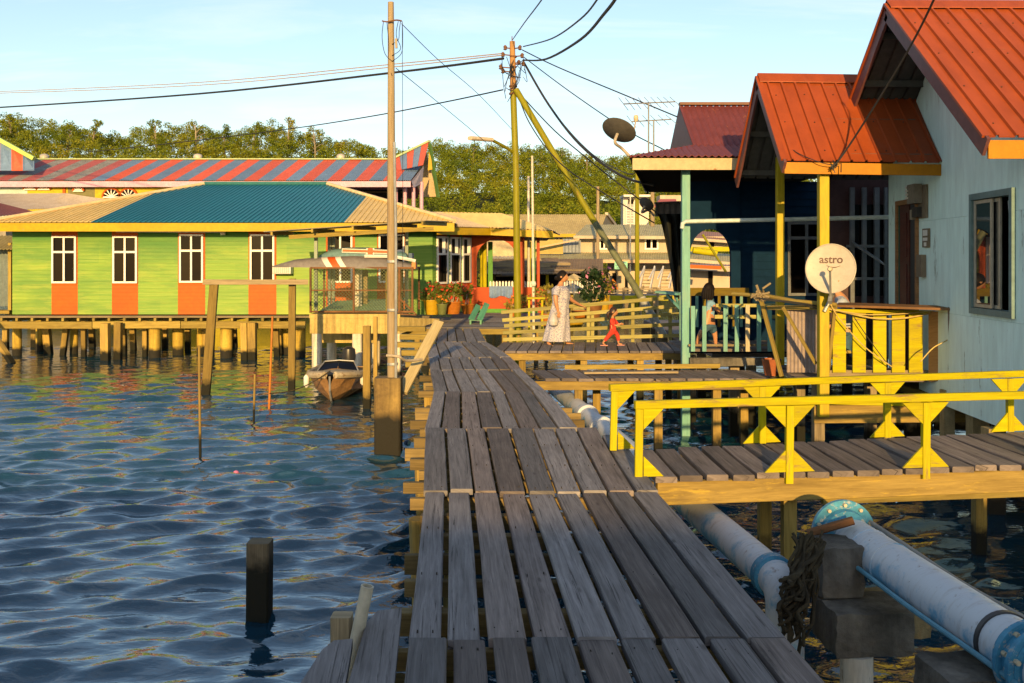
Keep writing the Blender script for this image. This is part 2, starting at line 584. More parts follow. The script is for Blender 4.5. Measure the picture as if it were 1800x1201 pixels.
# ------------------------------------------------------------------ water
def make_water():
    def axis(segs):
        out = []
        for a, b, st in segs:
            out.append(np.linspace(a, b, max(2, int(round((b - a) / st)) + 1))[:-1])
        out.append(np.array([segs[-1][1]]))
        return np.concatenate(out)
    xs = axis([(-900, -200, 100), (-200, -60, 14), (-60, -22, 1.0), (-22, -11, 0.16), (-11, 4.5, 0.062), (4.5, 14, 0.2), (14, 50, 1.2), (50, 200, 15), (200, 900, 100)])
    ys = axis([(-60, -2, 4.0), (-2, 2.5, 0.3), (2.5, 15, 0.052), (15, 34, 0.09), (34, 60, 0.5), (60, 130, 3), (130, 900, 70)])
    gx, gy = np.meshgrid(xs, ys)
    rs = np.random.RandomState(5)
    hz = np.zeros_like(gx); ox = np.zeros_like(gx); oy = np.zeros_like(gx)
    sx = np.gradient(xs)[None, :] + 0 * gx
    sy = np.gradient(ys)[:, None] + 0 * gx
    sp = np.maximum(sx, sy)
    for i in range(100):
        lam = 0.20 * (0.95 / 0.20) ** rs.rand()
        ang = math.radians(-90 + 14) + rs.randn() * 0.40
        k = 2 * math.pi / lam
        A = 0.0076 * (lam / 1.0) ** 1.02 * (0.5 + rs.rand())
        kx, ky = k * math.cos(ang), k * math.sin(ang)
        ph = kx * gx + ky * gy + rs.rand() * 6.283
        fade = np.clip((lam / sp - 2.6) / 1.6, 0, 1)
        hz += A * fade * np.sin(ph)
        q = 0.9 * A * fade * np.cos(ph)
        ox += q * math.cos(ang); oy += q * math.sin(ang)
    # calmer in the lee under the houses
    calm = 1.0 - 0.72 * np.clip((gy - 15) / 13, 0, 1)
    calm = np.where(gx > 0.5, calm * 0.75, calm)
    gust = 1.0 + .26 * np.sin(gx * .37 + gy * .31 + 1.0) * np.sin(gy * .43 - gx * .19) + .16 * np.sin(gx * .8 + 2.0 + gy * .55)
    calm = calm * gust
    hz *= calm; ox *= calm; oy *= calm
    # ring ripples round the near post
    px, py = (457 - 900) / FPX * 8.25, 8.25
    rr = np.hypot(gx - px, gy - py)
    hz += 0.010 * np.cos(rr * 24) * np.exp(-rr * 2.6)
    co = np.stack([gx + ox, gy + oy, WATER + hz], -1).reshape(-1, 3)
    ny, nx = gx.shape
    idx = np.arange(nx * ny).reshape(ny, nx)
    quads = np.stack([idx[:-1, :-1], idx[:-1, 1:], idx[1:, 1:], idx[1:, :-1]], -1).reshape(-1, 4)
    o = np_mesh('water', co, quads, WATERM, smooth=True)
    o['kind'] = 'structure'
    return o

def np_mesh(name, co, quads, mat, parent=None, smooth=False, origin=None):
    me = bpy.data.meshes.new(name)
    k = quads.shape[1]
    if origin is not None: co = co - np.array(origin)
    me.vertices.add(len(co)); me.vertices.foreach_set('co', co.astype(np.float32).ravel())
    me.loops.add(len(quads) * k); me.loops.foreach_set('vertex_index', quads.astype(np.int32).ravel())
    me.polygons.add(len(quads))
    me.polygons.foreach_set('loop_start', (np.arange(len(quads)) * k).astype(np.int32))
    me.polygons.foreach_set('loop_total', np.full(len(quads), k, np.int32))
    if smooth: me.polygons.foreach_set('use_smooth', np.ones(len(quads), bool))
    me.update(calc_edges=True); me.validate()
    me.materials.append(mat)
    o = bpy.data.objects.new(name, me); COL.objects.link(o)
    if parent is not None: o.parent = parent
    elif origin is not None: o.location = origin
    return o

WATERM, _nt, _b = new_mat('harbour_water')
_b.inputs['Base Color'].default_value = (0.004, 0.034, 0.062, 1)
_b.inputs['Roughness'].default_value = 0.035
_b.inputs['IOR'].default_value = 2.25
_b.inputs['Specular Tint'].default_value = (0.80, 0.93, 1.0, 1)
_b.inputs['Specular IOR Level'].default_value = 0.5
_tc = N(_nt, 'ShaderNodeNewGeometry')
_v = mapping(_nt, _tc.outputs['Position'], (1.0, 1.9, 1.0), rot=(0, 0, math.radians(12)))
_n1 = noise(_nt, _v, 2.2, 2, 0.45, 0.5)
_n2 = noise(_nt, mapping(_nt, _tc.outputs['Position'], (1.0, 2.4, 1.0), rot=(0, 0, math.radians(8))), 6.0, 3, 0.5, 0.4)
_h = mixc(_nt, 0.26, _n1, _n2)
bump(_nt, _b, _h, 0.20, 0.10)
make_water()

# ------------------------------------------------------------------ leaves
def leaf_mat(name, cols, rough=0.6, trans=0.38):
    m, nt, b = new_mat(name)
    geo = N(nt, 'ShaderNodeNewGeometry')
    n1 = noise(nt, geo.outputs['Position'], 0.16, 3, 0.6)
    a = ramp(nt, n1, [(0.3, cols[0]), (0.5, cols[1]), (0.7, cols[2])])
    v = ramp(nt, geo.outputs['Random Per Island'], [(0.0, 0.72), (1.0, 1.25)])
    c = mixc(nt, 1.0, a, v, 'MULTIPLY')
    nt.links.new(c, b.inputs['Base Color'])
    b.inputs['Roughness'].default_value = rough
    b.inputs['Specular IOR Level'].default_value = 0.25
    tr = N(nt, 'ShaderNodeBsdfTranslucent'); nt.links.new(c, tr.inputs['Color'])
    mx = N(nt, 'ShaderNodeMixShader'); mx.inputs[0].default_value = trans
    out = nt.nodes['Material Output']
    nt.links.new(b.outputs[0], mx.inputs[1]); nt.links.new(tr.outputs[0], mx.inputs[2])
    nt.links.new(mx.outputs[0], out.inputs['Surface'])
    return m

def leaf_cloud(rs, centres, radii, n, size, out=None, squash=0.8, shell=0.55):
    """leaf quads scattered over clumps; returns (verts, quads)"""
    centres = np.asarray(centres, float); radii = np.asarray(radii, float)
    w = radii ** 2; w = w / w.sum()
    ci = rs.choice(len(centres), n, p=w)
    d = rs.randn(n, 3); d /= np.linalg.norm(d, axis=1)[:, None]
    rr = (shell + (1 - shell) * rs.rand(n) ** 0.6)[:, None] * radii[ci][:, None]
    p = centres[ci] + d * rr * np.array([1, 1, squash])
    nrm = d + 0.7 * rs.randn(n, 3); nrm /= np.linalg.norm(nrm, axis=1)[:, None]
    r = rs.randn(n, 3)
    t = np.cross(nrm, r); t /= np.linalg.norm(t, axis=1)[:, None] + 1e-9
    bt = np.cross(nrm, t)
    s = size * (0.55 + 0.9 * rs.rand(n))[:, None]
    a = t * s; b = bt * s * 0.55
    co = np.stack([p - a, p + b * 1.0, p + a, p - b], 1).reshape(-1, 3)
    q = np.arange(4 * n).reshape(n, 4)
    return co, q

FOREST = leaf_mat('forest_leaves', [(0.085, 0.13, 0.008), (0.165, 0.20, 0.010), (0.25, 0.235, 0.014)])
BARK = wood('pale_bark', (0.16, 0.13, 0.09), (0.34, 0.29, 0.21))

SKY_PTS = [(-300, 215), (0, 212), (60, 232), (130, 228), (190, 246), (250, 240), (330, 232), (400, 245), (470, 232), (530, 246), (600, 258), (680, 272), (740, 266), (830, 262), (900, 268), (960, 262), (1000, 278), (1060, 288), (1110, 280), (1150, 294), (1220, 305), (1500, 310), (2200, 300)]
def skyline(px):
    return float(np.interp(px, [p[0] for p in SKY_PTS], [p[1] for p in SKY_PTS]))

def make_hill():
    xs = np.linspace(-160, 200, 61); ys = np.concatenate([np.linspace(84, 190, 28), [260, 420]])
    gx, gy = np.meshgrid(xs, ys)
    top = np.array([Z(skyline(900 + x / 150 * FPX), 150) - 6.5 for x in xs])[None, :]
    f = np.clip((gy - 92) / 58, 0, 1); f = f * f * (3 - 2 * f)
    gz = -2.0 + (top + 2.0) * f + 0.8 * np.sin(gx * .13 + gy * .21)
    co = np.stack([gx, gy, gz], -1).reshape(-1, 3)
    ny, nx = gx.shape
    idx = np.arange(nx * ny).reshape(ny, nx)
    q = np.stack([idx[:-1, :-1], idx[:-1, 1:], idx[1:, 1:], idx[1:, :-1]], -1).reshape(-1, 4)
    o = np_mesh('hillside', co, q, paint('undergrowth', (0.06, 0.07, 0.015), (0.03, 0.04, 0.01), rough=0.9, scale=0.4), smooth=True)
    o['kind'] = 'structure'
    return co
make_hill()

def make_forest():
    rs = np.random.RandomState(21)
    cos, qs, off = [], [], 0
    rows = 10
    for k in range(rows):
        D = 98 + 7.5 * k
        fr = min(1.0, k / 7.0) ** 0.75
        px = -160 + rs.rand() * 50
        while px < 1420:
            sk = skyline(px) - (12 if px < 640 else 7)
            y = 372 + (sk - 372) * fr + rs.randn() * 7
            zt = Z(y, D + rs.randn() * 2)
            h = 4.5 + 3.0 * rs.rand()
            w = 1.2 + 1.1 * rs.rand()
            xc = X(px, D)
            nc = 9
            c = np.stack([xc + (rs.rand(nc) - .5) * 2 * w, D + (rs.rand(nc) - .5) * 2 * w, zt - h * rs.rand(nc) ** 1.3 - 0.9], 1)
            c[0] = [xc, D, zt - 1.0]
            rad = 0.5 + 0.65 * rs.rand(nc)
            co, q = leaf_cloud(rs, c, rad, 1000, 0.12, shell=0.3)
            cos.append(co); qs.append(q + off); off += len(co)
            px += ((24 + 24 * rs.rand()) if k < 4 else (15 + 15 * rs.rand())) * 115 / D
    o = np_mesh('forest', np.concatenate(cos), np.concatenate(qs), FOREST, origin=(0, 120, 0))
    tag(o, 'dense sunlit green forest covering the hill behind the village', 'forest', kind='stuff')
make_forest()

def skyline_tree(px, ytop, D, ybase, spread, label, n=420, airy=True, seed=0):
    rs = np.random.RandomState(100 + seed)
    base = P(px, ybase, D); top = P(px, ytop, D)
    t = thing('hill_tree', label, 'tree', base, 'trees standing above the forest skyline')
    H = top.z - base.z
    trunk = MB()
    bend = rs.randn() * 0.35
    pts = [base + Vector((bend * u * u, 0, H * 0.92 * u)) for u in (0, .25, .5, .75, 1)]
    trunk.tube(pts, [0.20, .17, .13, .09, .04], 6)
    cs, rad = [], []
    nc = 13 if airy else 16
    for i in range(nc):
        u = (0.42 if airy else .3) + (.58 if airy else .7) * (i + rs.rand() * .6) / nc
        a = rs.rand() * 6.28
        rw = spread * (1.25 - 0.95 * u ** 3) * (0.35 + 0.65 * rs.rand())
        c = base + Vector((bend * u * u + math.cos(a) * rw, math.sin(a) * rw, H * u))
        cs.append(c); rad.append((0.45 + 0.5 * rs.rand()) * (0.8 if airy else 1.15))
        s = base + Vector((bend * (u - .15) ** 2, 0, H * (u - .14)))
        trunk.tube([s, (s + c) / 2 + Vector((0, 0, .12)), c], [.05, .035, .015], 4)
    trunk.build('trunk', BARK, t, smooth=True)
    co, q = leaf_cloud(rs, cs, rad, int(n * 2.2), 0.125, shell=0.15)
    np_mesh('crown', co, q, FOREST, parent=t, origin=base)

for i, a in enumerate([
    (22, 204, 146, 275, 1.5, 'broad airy tree at the far left end of the forest skyline', 620, True),
    (160, 210, 146, 285, 1.6, 'tall bare-trunked tree with a feathery head above the left forest', 560, True),
    (118, 220, 146, 285, 2.0, 'rounded tree left of the tall feathery tree on the skyline', 700, False),
    (276, 210, 146, 285, 1.2, 'slim pointed tree rising alone between two dips of the skyline', 480, True),
    (345, 214, 146, 285, 2.6, 'widest rounded tree on the skyline above the blue roof', 900, False),
    (395, 222, 146, 285, 1.6, 'loose grey-green tree right of the widest skyline tree', 520, True),
    (443, 217, 146, 285, 1.2, 'slender tree touched by the overhead wire above the blue roof', 420, True),
    (506, 207, 146, 285, 1.1, 'wispy tallest tree poking above the forest over the striped roof', 360, True),
    (555, 226, 146, 290, 2.0, 'sparse leaning tree above the striped roof, left of the wooden pole', 560, True),
    (600, 248, 146, 300, 1.3, 'low feathery tree just left of the wooden pole on the skyline', 380, True),
    (832, 250, 146, 310, 0.9, 'small conical tree above the street lamp on the skyline', 380, False),
    (955, 262, 146, 320, 1.1, 'small round tree between the yellow pole and its slanted brace', 420, False),
    (982, 262, 146, 320, 1.3, 'dark small tree seen beside the slanted brace pole on the skyline', 420, False),
    (1032, 274, 146, 330, 1.7, 'loose round tree below the drooping cables at the right skyline', 520, True)]):
    skyline_tree(*a, seed=i)

# ------------------------------------------------------------------ boardwalk
def plank(parent, mat, a0, a1, b0, b1, th=0.045, seg=3, jz=0.004, name='plank', c=0.007):
    """a board whose top runs from edge a0-a1 to edge b0-b1"""
    a0, a1, b0, b1 = V3(a0), V3(a1), V3(b0), V3(b1)
    m = MB(); V, F, UV = [], [], []
    L = (b0 - a0).length
    dz0, dz1 = R.uniform(-jz, jz), R.uniform(-jz, jz)
    bow = R.uniform(-jz, jz) * 1.5
    w = (a1 - a0).length
    for k in range(seg + 1):
        u = k / seg
        l = a0.lerp(b0, u); r = a1.lerp(b1, u)
        e = (r - l).normalized()
        j = R.uniform(-.003, .003)
        l = l + e * j; r = r + e * R.uniform(-.003, .003)
        z = dz0 * (1 - u) + dz1 * u + bow * math.sin(u * math.pi)
        cup = 0.0
        up = Vector((0, 0, 1))
        V += [l + up * (z - th), l + up * (z - c), l + e * c + up * z, r - e * c + up * z, r + up * (z - c), r + up * (z - th)]
    vv = [0, th - c, th, th + w, th + w + c, 2 * th + w, 2 * th + 2 * w]
    for k in range(seg):
        for i in range(6):
            j = (i + 1) % 6
            F.append([k * 6 + i, k * 6 + j, (k + 1) * 6 + j, (k + 1) * 6 + i])
            u0, u1 = L * k / seg, L * (k + 1) / seg
            UV.append([(u0, vv[i]), (u0, vv[i + 1]), (u1, vv[i + 1]), (u1, vv[i])])
    F.append([5, 4, 3, 2, 1, 0]); UV.append([(i * .03, i * .01) for i in range(6)])
    F.append([seg * 6 + i for i in range(6)]); UV.append([(i * .03, i * .01) for i in range(6)])
    m.add(V, F, UV)
    return m.build(name, mat, parent)

JOISTW = wood('joist_timber', (0.12, 0.085, 0.03), (0.25, 0.18, 0.07), stain=(.05, .04, .02), stain_amt=.6, vary=.4)
BW = thing('boardwalk', 'long weathered plank boardwalk running from the foreground to the green house', 'boardwalk', (0, 6, 0))
ROWS = [  # pixel row of each butt joint, left and right deck edge there
    (1123, 712, 1389), (867, 743, 1160), (753, 746, 1086), (689, 762, 962), (650, 755, 918), (628, 753, 898), (601, 750, 856), (577, 757, 842)]
pts = [(DK(y), X(l, DK(y)), X(r, DK(y))) for y, l, r in ROWS]
d0, l0, r0 = pts[0]; d1, l1, r1 = pts[1]
f = (0.6 - d0) / (d1 - d0)
pts.insert(0, (0.6, l0 + (l1 - l0) * f, r0 + (r1 - r0) * f))
f2 = (-2.2 - d0) / (d1 - d0)
pts.insert(0, (-2.2, l0 + (l1 - l0) * f2, r0 + (r1 - r0) * f2))
counts = [9, 9, 9, 9, 8, 8, 8, 7, 6]
nails = MB()
pts_c = pts[:]
for k, n in enumerate(counts):
    (da, la, ra), (db, lb, rb) = pts[k], pts[k + 1]
    if k == 3:      # the ninth board of this bay stops short: taper handled by its own start
        rb = X(1086, db)
    if k == 4:
        ra = X(1017, da)
    ws = [1 + R.uniform(-.11, .11) for _ in range(n)]
    tot = sum(ws); acc = 0
    for i in range(n):
        u0, u1 = acc / tot, (acc + ws[i]) / tot; acc += ws[i]
        g = 0.011 + R.uniform(-.003, .004)
        if k <= 2: g = 0.0155 + R.uniform(-.003, .005)
        wa, wb = ra - la, rb - lb
        ja, jb = R.uniform(-.012, .012), R.uniform(-.012, .012)
        shift = R.uniform(-.006, .006)
        ga, gb = g, g + R.uniform(-.003, .003)
        dza = 0.0
        dA, dB = da + R.uniform(.001, .008), db - R.uniform(.001, .008)
        if k == 3 and i == n - 1: dB = db - 0.35
        if k == 3: dza = .022
        a0 = (la + wa * u0 + ga + shift, dA, dza); a1 = (la + wa * u1 - ga + shift, dA, dza)
        b0 = (lb + wb * u0 + gb + shift, dB, 0); b1 = (lb + wb * u1 - gb + shift, dB, 0)
        plank(BW, DECK if R.random() < .62 else DECK2, a0, a1, b0, b1, seg=4, jz=0.010)
        if 1 <= k <= 4:
            for end in (0.035, 0.33, 0.66, 0.965):
                for side in (0.22, 0.78):
                    q0 = V3(a0).lerp(V3(a1), side); q1 = V3(b0).lerp(V3(b1), side)
                    q = q0.lerp(q1, end + R.uniform(-.01, .01)) + Vector((R.uniform(-.008, .008), 0, .004))
                    rr = R.uniform(.0025, .0048)
                    nails.lathe(q, [(rr * 1.2, -.012), (rr, .0015)], 6)
nails.build('nail_heads', plain('nail_iron', (0.03, 0.025, 0.022), 0.7), BW, kind='stuff')
# the splayed boards at the left of the foreground
for (q) in ([(470, 1290), (576, 1126), (620, 1122), (592, 1290)], [(585, 1290), (650, 1074), (706, 1068), (684, 1290)]):
    pl = [P(x, y, DK(y)) for x, y in q]
    m = MB(); m.plate([p - Vector((0, 0, .002)) for p in (pl[3], pl[2], pl[2].lerp(pl[1], .75), pl[1].lerp(pl[0], .12), pl[0])], (0, 0, -0.045))
    m.build('plank', DECK, BW)
def edge_at(D):
    ds = [p[0] for p in pts]
    return float(np.interp(D, ds, [p[1] for p in pts])), float(np.interp(D, ds, [p[2] for p in pts]))
D = 0.9
while D < 28:
    l, r = edge_at(D)
    if 9.6 < D < 13: r = min(r, X(1017, DK(753)) + .1)
    out = R.uniform(.04, .12) if D < 6.5 else R.choice([R.uniform(-.02, .03), R.uniform(.0, .06), R.uniform(.05, .12), R.uniform(.12, .2)])
    outr = R.uniform(-.02, .05)
    hgt = R.choice([.09, .10, .12])
    m = MB(); m.beam((l - out, D, -.053 - hgt / 2), (r + outr, D + R.uniform(-.05, .05), -.053 - hgt / 2), R.choice([.05, .06, .09]), hgt, c=.004)
    m.build('joist', JOISTW, BW)
    D += R.uniform(.40, .62)
for s in (0.12, 0.88):
    for k in range(len(pts) - 1):
        a, b = pts[k], pts[k + 1]
        m = MB(); m.beam((a[1] + (a[2] - a[1]) * s, a[0], -.255), (b[1] + (b[2] - b[1]) * s, b[0], -.255), .09, .16)
        m.build('stringer', RAW, BW)
for k in range(1, len(pts)):
    a = pts[k]
    for s in (-.02, .98):
        x = a[1] + (a[2] - a[1]) * s
        m = MB(); m.cyl((x + R.uniform(-.08, .08), a[0] + .15, -2.4), (x, a[0], -.19), .075, .07, 9)
        m.build('pile', POST, BW, smooth=True)
# ------------------------------------------------------------------ yellow-railed bridge on the right
YB = thing('footbridge', 'dark plank footbridge with bright yellow railings leaving the boardwalk to the right', 'footbridge', (3.2, 9, 0))
def fl(x): return 8.06 + 0.15 * (x - 1.1)      # front edge
def bl(x): return 9.20 + 0.24 * (x - 1.04)     # back edge
x = 1.16
i = 0
while x < 7.0:
    w = .178 + R.uniform(-.01, .012)
    sh = R.uniform(-.02, .02)
    fo = R.uniform(-.03, .015)
    a0 = (x, fl(x) + fo, 0.0); a1 = (x + w, fl(x) + fo, 0.0)
    b0 = (x - .03 + sh * .3, bl(x) + R.uniform(-.03, .03), 0.0); b1 = (x + w - .03 + sh * .3, bl(x) + R.uniform(-.02, .02), 0.0)
    plank(YB, DECK2, a0, a1, b0, b1, th=.05, seg=2, jz=.006)
    x += w + .034 + R.uniform(-.006, .01)
YBEAM = wood('yellow_washed_beam', (0.20, 0.135, 0.035), (0.35, 0.25, 0.07), stain=(0.09, 0.06, 0.025), stain_amt=0.8, vary=0.1, grain=0.6, coat=(0.36, 0.25, 0.04), coat_cover=0.39)
m = MB(); m.beam((1.18, fl(1.18) + .05, -.150), (7.0, fl(7.0) + .05, -.150), .06, .19, c=.005); m.build('front_beam', YBEAM, YB)
m = MB(); m.beam((2.6, fl(2.6) + .06, -.268), (7.0, fl(7) + .06, -.268), .05, .045); m.build('front_beam', RAW, YB)
m = MB(); m.beam((1.1, bl(1.1) - .1, -.145), (7.0, bl(7.0) - .1, -.145), .06, .18); m.build('back_beam', RAW, YB)
for px, D in ((2.35, fl(2.35) + .12), (4.62, fl(4.62) + .1), (2.4, bl(2.4) - .15), (4.7, bl(4.7) - .15), (6.6, bl(6.6) - .2)):
    m = MB(); m.beam((px, D + .09, -2.4), (px, D + .09, -.2), .11, .11); m.build('pile', POST, YB)

def yellow_rail(xs, line, zoff, h, posts, x_end, x_ext):
    pw = .062
    zt = h
    def pt(x, z, off=0.0): return Vector((x, line(x) + off, z))
    m = MB(); m.beam(pt(xs - .03, zt), pt(x_end, zt + .018), .058, .065, c=.004); m.build('handrail', YELW, YB)
    for k, xp in enumerate(posts):
        o = thing  # (posts, gussets are parts of the bridge)
        m = MB(); m.beam(pt(xp + R.uniform(-.012, .012), zoff), pt(xp + R.uniform(-.006, .006), zt - .033), pw, pw, c=.004, up=(0, 1, 0)); m.build('rail_post', YELW, YB)
        sides = (1,) if k == 0 else (-1, 1)
        for s in sides:
            g = .175 * R.uniform(.88, 1.12)
            for (z0, zz) in ((zt - .034, -1), (.004, 1)):
                q0 = pt(xp + s * (pw / 2 + .001), z0); q1 = pt(xp + s * (pw / 2 + g), z0); q2 = pt(xp + s * (pw / 2 + .001), z0 + zz * g)
                m = MB(); m.plate([q - Vector((0, .012, 0)) for q in (q0, q1, q2)], (0, .024, 0))
                m.build('gusset', YELW, YB)
yellow_rail(1.02, lambda x: fl(x) + .02 - .03, -.09, .585, [1.03, 2.29, 3.50, 4.75, 6.0], 7.0, 0)
yellow_rail(.93, lambda x: bl(x) + .02, .0, .575, [.945, 2.40, 3.72, 5.1, 6.4], 7.0, 0)

# ------------------------------------------------------------------ the small plank gangway to the porch
GW = thing('gangway', 'narrow grey plank gangway on a yellow-lit beam leading to the porch', 'gangway', (2, 15.4, 0))
x = .40
while x < 3.95:
    w = .20 + R.uniform(-.02, .02)
    plank(GW, DECK2, (x + .1, 14.85, -.01), (x + w + .1, 14.85, -.01), (x - .08, 16.0, -.01), (x + w - .08, 16.0, -.01), seg=1)
    x += w + .035
m = MB(); m.beam((.3, 14.92, -.125), (4.0, 14.92, -.115), .06, .13); m.build('front_beam', YBEAM, GW)
m = MB(); m.beam((.85, 16.05, .03), (3.35, 16.05, .05), .05, .07); m.build('kerb_beam', RAW, GW)
m = MB(); m.beam((1.1, 15.25, .03), (2.55, 15.35, .03), .13, .03, c=.004); m.build('loose_board', RAWG, GW)
for px, D in ((1.0, 15.0), (1.35, 15.9), (2.2, 15.0), (3.1, 15.1), (3.7, 15.9)):
    m = MB(); m.beam((px, D, -2.3), (px, D, -.19), .12, .12); m.build('pile', POST, GW)

# ------------------------------------------------------------------ landing the two walkers cross, with its slanted railing
LD = thing('plank_landing', 'plank landing with a slanted weathered railing where two people walk', 'landing', (1.5, 20, 0))
x = -.32
while x < 3.5:
    w = .20 + R.uniform(-.02, .02)
    plank(LD, DECK2, (x - .05, 19.25, .0), (x + w - .05, 19.25, .0), (x + .12, 21.3, .0), (x + w + .12, 21.3, .0), seg=1)
    x += w + .02
m = MB(); m.beam((-.1, 19.32, -.12), (3.35, 19.32, -.11), .07, .13); m.build('front_beam', YBEAM, LD)
m = MB(); m.beam((-.3, 20.9, -.12), (3.5, 20.9, -.12), .07, .14); m.build('back_beam', RAW, LD)
for px in (.2, 1.4, 2.5, 3.3):
    m = MB(); m.beam((px, 19.45, -2.3), (px, 19.45, -.19), .13, .13); m.build('pile', POST, LD)
    m = MB(); m.beam((px, 21.0, -2.3), (px, 21.0, -.19), .12, .12); m.build('pile', POST, LD)
RAILW = wood('pale_yellow_rail', (0.22, 0.20, 0.06), (0.40, 0.36, 0.13), stain=(0.16, 0.13, 0.05), stain_amt=.4, vary=.2)
RD = 21.35
for (ya, yb, xa, xb) in ((549, 523, 881, 1182), (563, 538, 883, 1190), (573, 552, 886, 1196), (585, 570, 884, 1196), (597, 590, 884, 1196)):
    m = MB(); m.beam(P(xa, ya, RD), P(xb, yb, RD - .1), .04, .075); m.build('rail', RAILW, LD)
for px, yt in ((898, 548), (1034, 537), (1041, 553), (1112, 529), (1178, 524)):
    m = MB(); m.beam(P(px, 612, RD + .03), P(px, yt, RD + .03), .07, .06, up=(0, 1, 0)); m.build('rail_post', RAILW, LD)

# landing in front of the green house, where the boardwalk ends
FD = thing('front_deck', 'low grey plank deck in front of the orange arch and flower pots', 'deck', (-1.5, 29, 0))
for i in range(9):
    y = 26.1 + i * .47
    plank(FD, DECK, (-2.9 + i * .03, y, .0 + i * .004), (-2.9 + i * .03, y + .44, .0 + i * .004), (.35 + i * .12, y, .0), (.35 + i * .12, y + .44, .0), seg=1)
for i in range(6):
    y = 30.33 + i * .47
    plank(FD, DECK, (-1.9, y, .02), (-1.9, y + .44, .02), (1.5, y, .0), (1.5, y + .44, .0), seg=1)
m = MB(); m.beam((-2.9, 26.15, -.12), (.3, 26.15, -.12), .07, .14); m.build('edge_beam', RAW, FD)
for px, D in ((-2.5, 26.3), (-.2, 26.3), (-2.2, 29), (.7, 29), (1.1, 32)):
    m = MB(); m.beam((px, D, -2.3), (px, D, -.06), .13, .13); m.build('pile', POST, FD)
# stacked sleepers beside the boardwalk near its far end
for k, (px, py, D, L) in enumerate([(706, 578, 22.5, .55), (712, 592, 21.5, .62), (700, 606, 21.0, .8), (716, 620, 20.0, .5), (722, 640, 18.5, .42)]):
    p = P(px, py, D)
    m = MB(); m.beam(p - Vector((.1, 0, 0)), p + Vector((L, R.uniform(-.1, .1), 0)), .16, .11, c=.005)
    o = m.build('stacked_sleeper', RAW)
    tag(o, ['topmost short timber sleeper stacked beside the far boardwalk', 'second short timber sleeper from the top beside the far boardwalk',
            'longest yellow-lit sleeper in the pile beside the far boardwalk', 'second sleeper from the bottom of the pile beside the boardwalk',
            'lowest short sleeper sticking out beside the boardwalk, behind the leaning plank'][k], 'sleeper', 'sleepers stacked beside the boardwalk')
for k, (a, b, lab) in enumerate((((707, 690, 15.6), (772, 566, 16.6), 'thick pale plank leaning against the left edge of the boardwalk'),)):
    m = MB(); m.beam(P(*a), P(*b), .17, .06, c=.006, up=(.3, 1, .2)); o = m.build('leaning_plank', wood('fresh_plank', (0.34, 0.27, 0.13), (0.48, 0.40, 0.22), vary=.05, stain_amt=.2)); tag(o, lab, 'plank')

# ------------------------------------------------------------------ water mains under the walkway
PIPE_M, nt, b = new_mat('pipe_paint')
tc = N(nt, 'ShaderNodeTexCoord')
n1 = noise(nt, mapping(nt, tc.outputs['Object'], (2, 2, 2)), 2.4, 7, 0.68)
n2 = noise(nt, tc.outputs['Object'], 26, 5, 0.7)
n3 = noise(nt, mapping(nt, tc.outputs['Object'], (1, 6, 1)), 5.0, 5, 0.7)
geo = N(nt, 'ShaderNodeNewGeometry'); spz = N(nt, 'ShaderNodeSeparateXYZ'); nt.links.new(geo.outputs['Normal'], spz.inputs[0])
maz = N(nt, 'ShaderNodeMath', operation='MULTIPLY_ADD'); maz.inputs[1].default_value = -.13; nt.links.new(spz.outputs['Z'], maz.inputs[0]); nt.links.new(n1, maz.inputs[2])
c = ramp(nt, maz.outputs[0], [(0.47, (0.52, 0.55, 0.58)), (0.60, (0.13, 0.34, 0.50))])
c = mixc(nt, ramp(nt, n2, [(0.66, 0.0), (0.72, 1.0)]), c, (0.18, 0.12, 0.08))
n4 = noise(nt, mapping(nt, tc.outputs['Object'], (14, 14, 2.2)), 1.0, 5, .7)
c = mixc(nt, ramp(nt, n3, [(0.52, 0.0), (0.78, 0.5)]), c, (0.28, 0.22, 0.17))
c = mixc(nt, ramp(nt, n4, [(0.60, 0.0), (0.72, 0.7)]), c, (0.16, 0.085, 0.04))
nt.links.new(c, b.inputs['Base Color']); b.inputs['Roughness'].default_value = .55
bump(nt, b, n2, .25, .004)
BLUEP = paint('blue_flange_paint', (0.07, 0.30, 0.46), (0.05, 0.20, 0.33), rough=.5, scale=6, wear=(0.30, 0.33, 0.33), wear_amt=.2)

def smooth_arc(p, d):
    out = []
    for i in range(9):
        t = math.pi / 2 * i / 8
        out.append(p + d * .14 * math.sin(t) - Vector((0, 0, .14 * (1 - math.cos(t)))))
    out.append(out[-1] - Vector((0, 0, 1.3)))
    return out
a, bq = Vector((X(975, 17.2), 17.2, -.45)), Vector((X(1368, 6.85), 6.85, -.45))
PA = thing('water_main', 'long painted water main running under the right edge of the boardwalk', 'pipe', (1.3, 11, -.6))
dv = (bq - a).normalized()
m = MB(); m.cyl(a, bq, .128, .128, 28); m.build('pipe_barrel', PIPE_M, PA, smooth=True)
for q in (.30, .40):
    c0 = a.lerp(bq, q)
    m = MB(); m.lathe(c0 - dv * .09, [(.13, 0), (.16, .02), (.162, .15), (.13, .18)], 28, axis=dv); m.build('joint_collar', PIPE_M, PA, smooth=True)
m = MB(); m.tube(smooth_arc(bq - dv * .02, dv), .128, 24); m.build('elbow', PIPE_M, PA, smooth=True)
m = MB(); m.lathe(bq - dv * .16, [(.13, 0), (.15, .015), (.15, .10), (.13, .115)], 28, axis=dv); m.build('joint_collar', BLUEP, PA, smooth=True)
a2, b2 = Vector((2.50, 7.30, -.30)), Vector((2.72, 4.4, -.30))
dv2 = (b2 - a2).normalized()
PB = thing('flanged_pipe', 'thick white and blue flanged pipe in the lower right foreground', 'pipe', (2.6, 6, -.45))
m = MB(); m.cyl(a2, b2, .155, .155, 36); m.build('pipe_barrel', PIPE_M, PB, smooth=True)
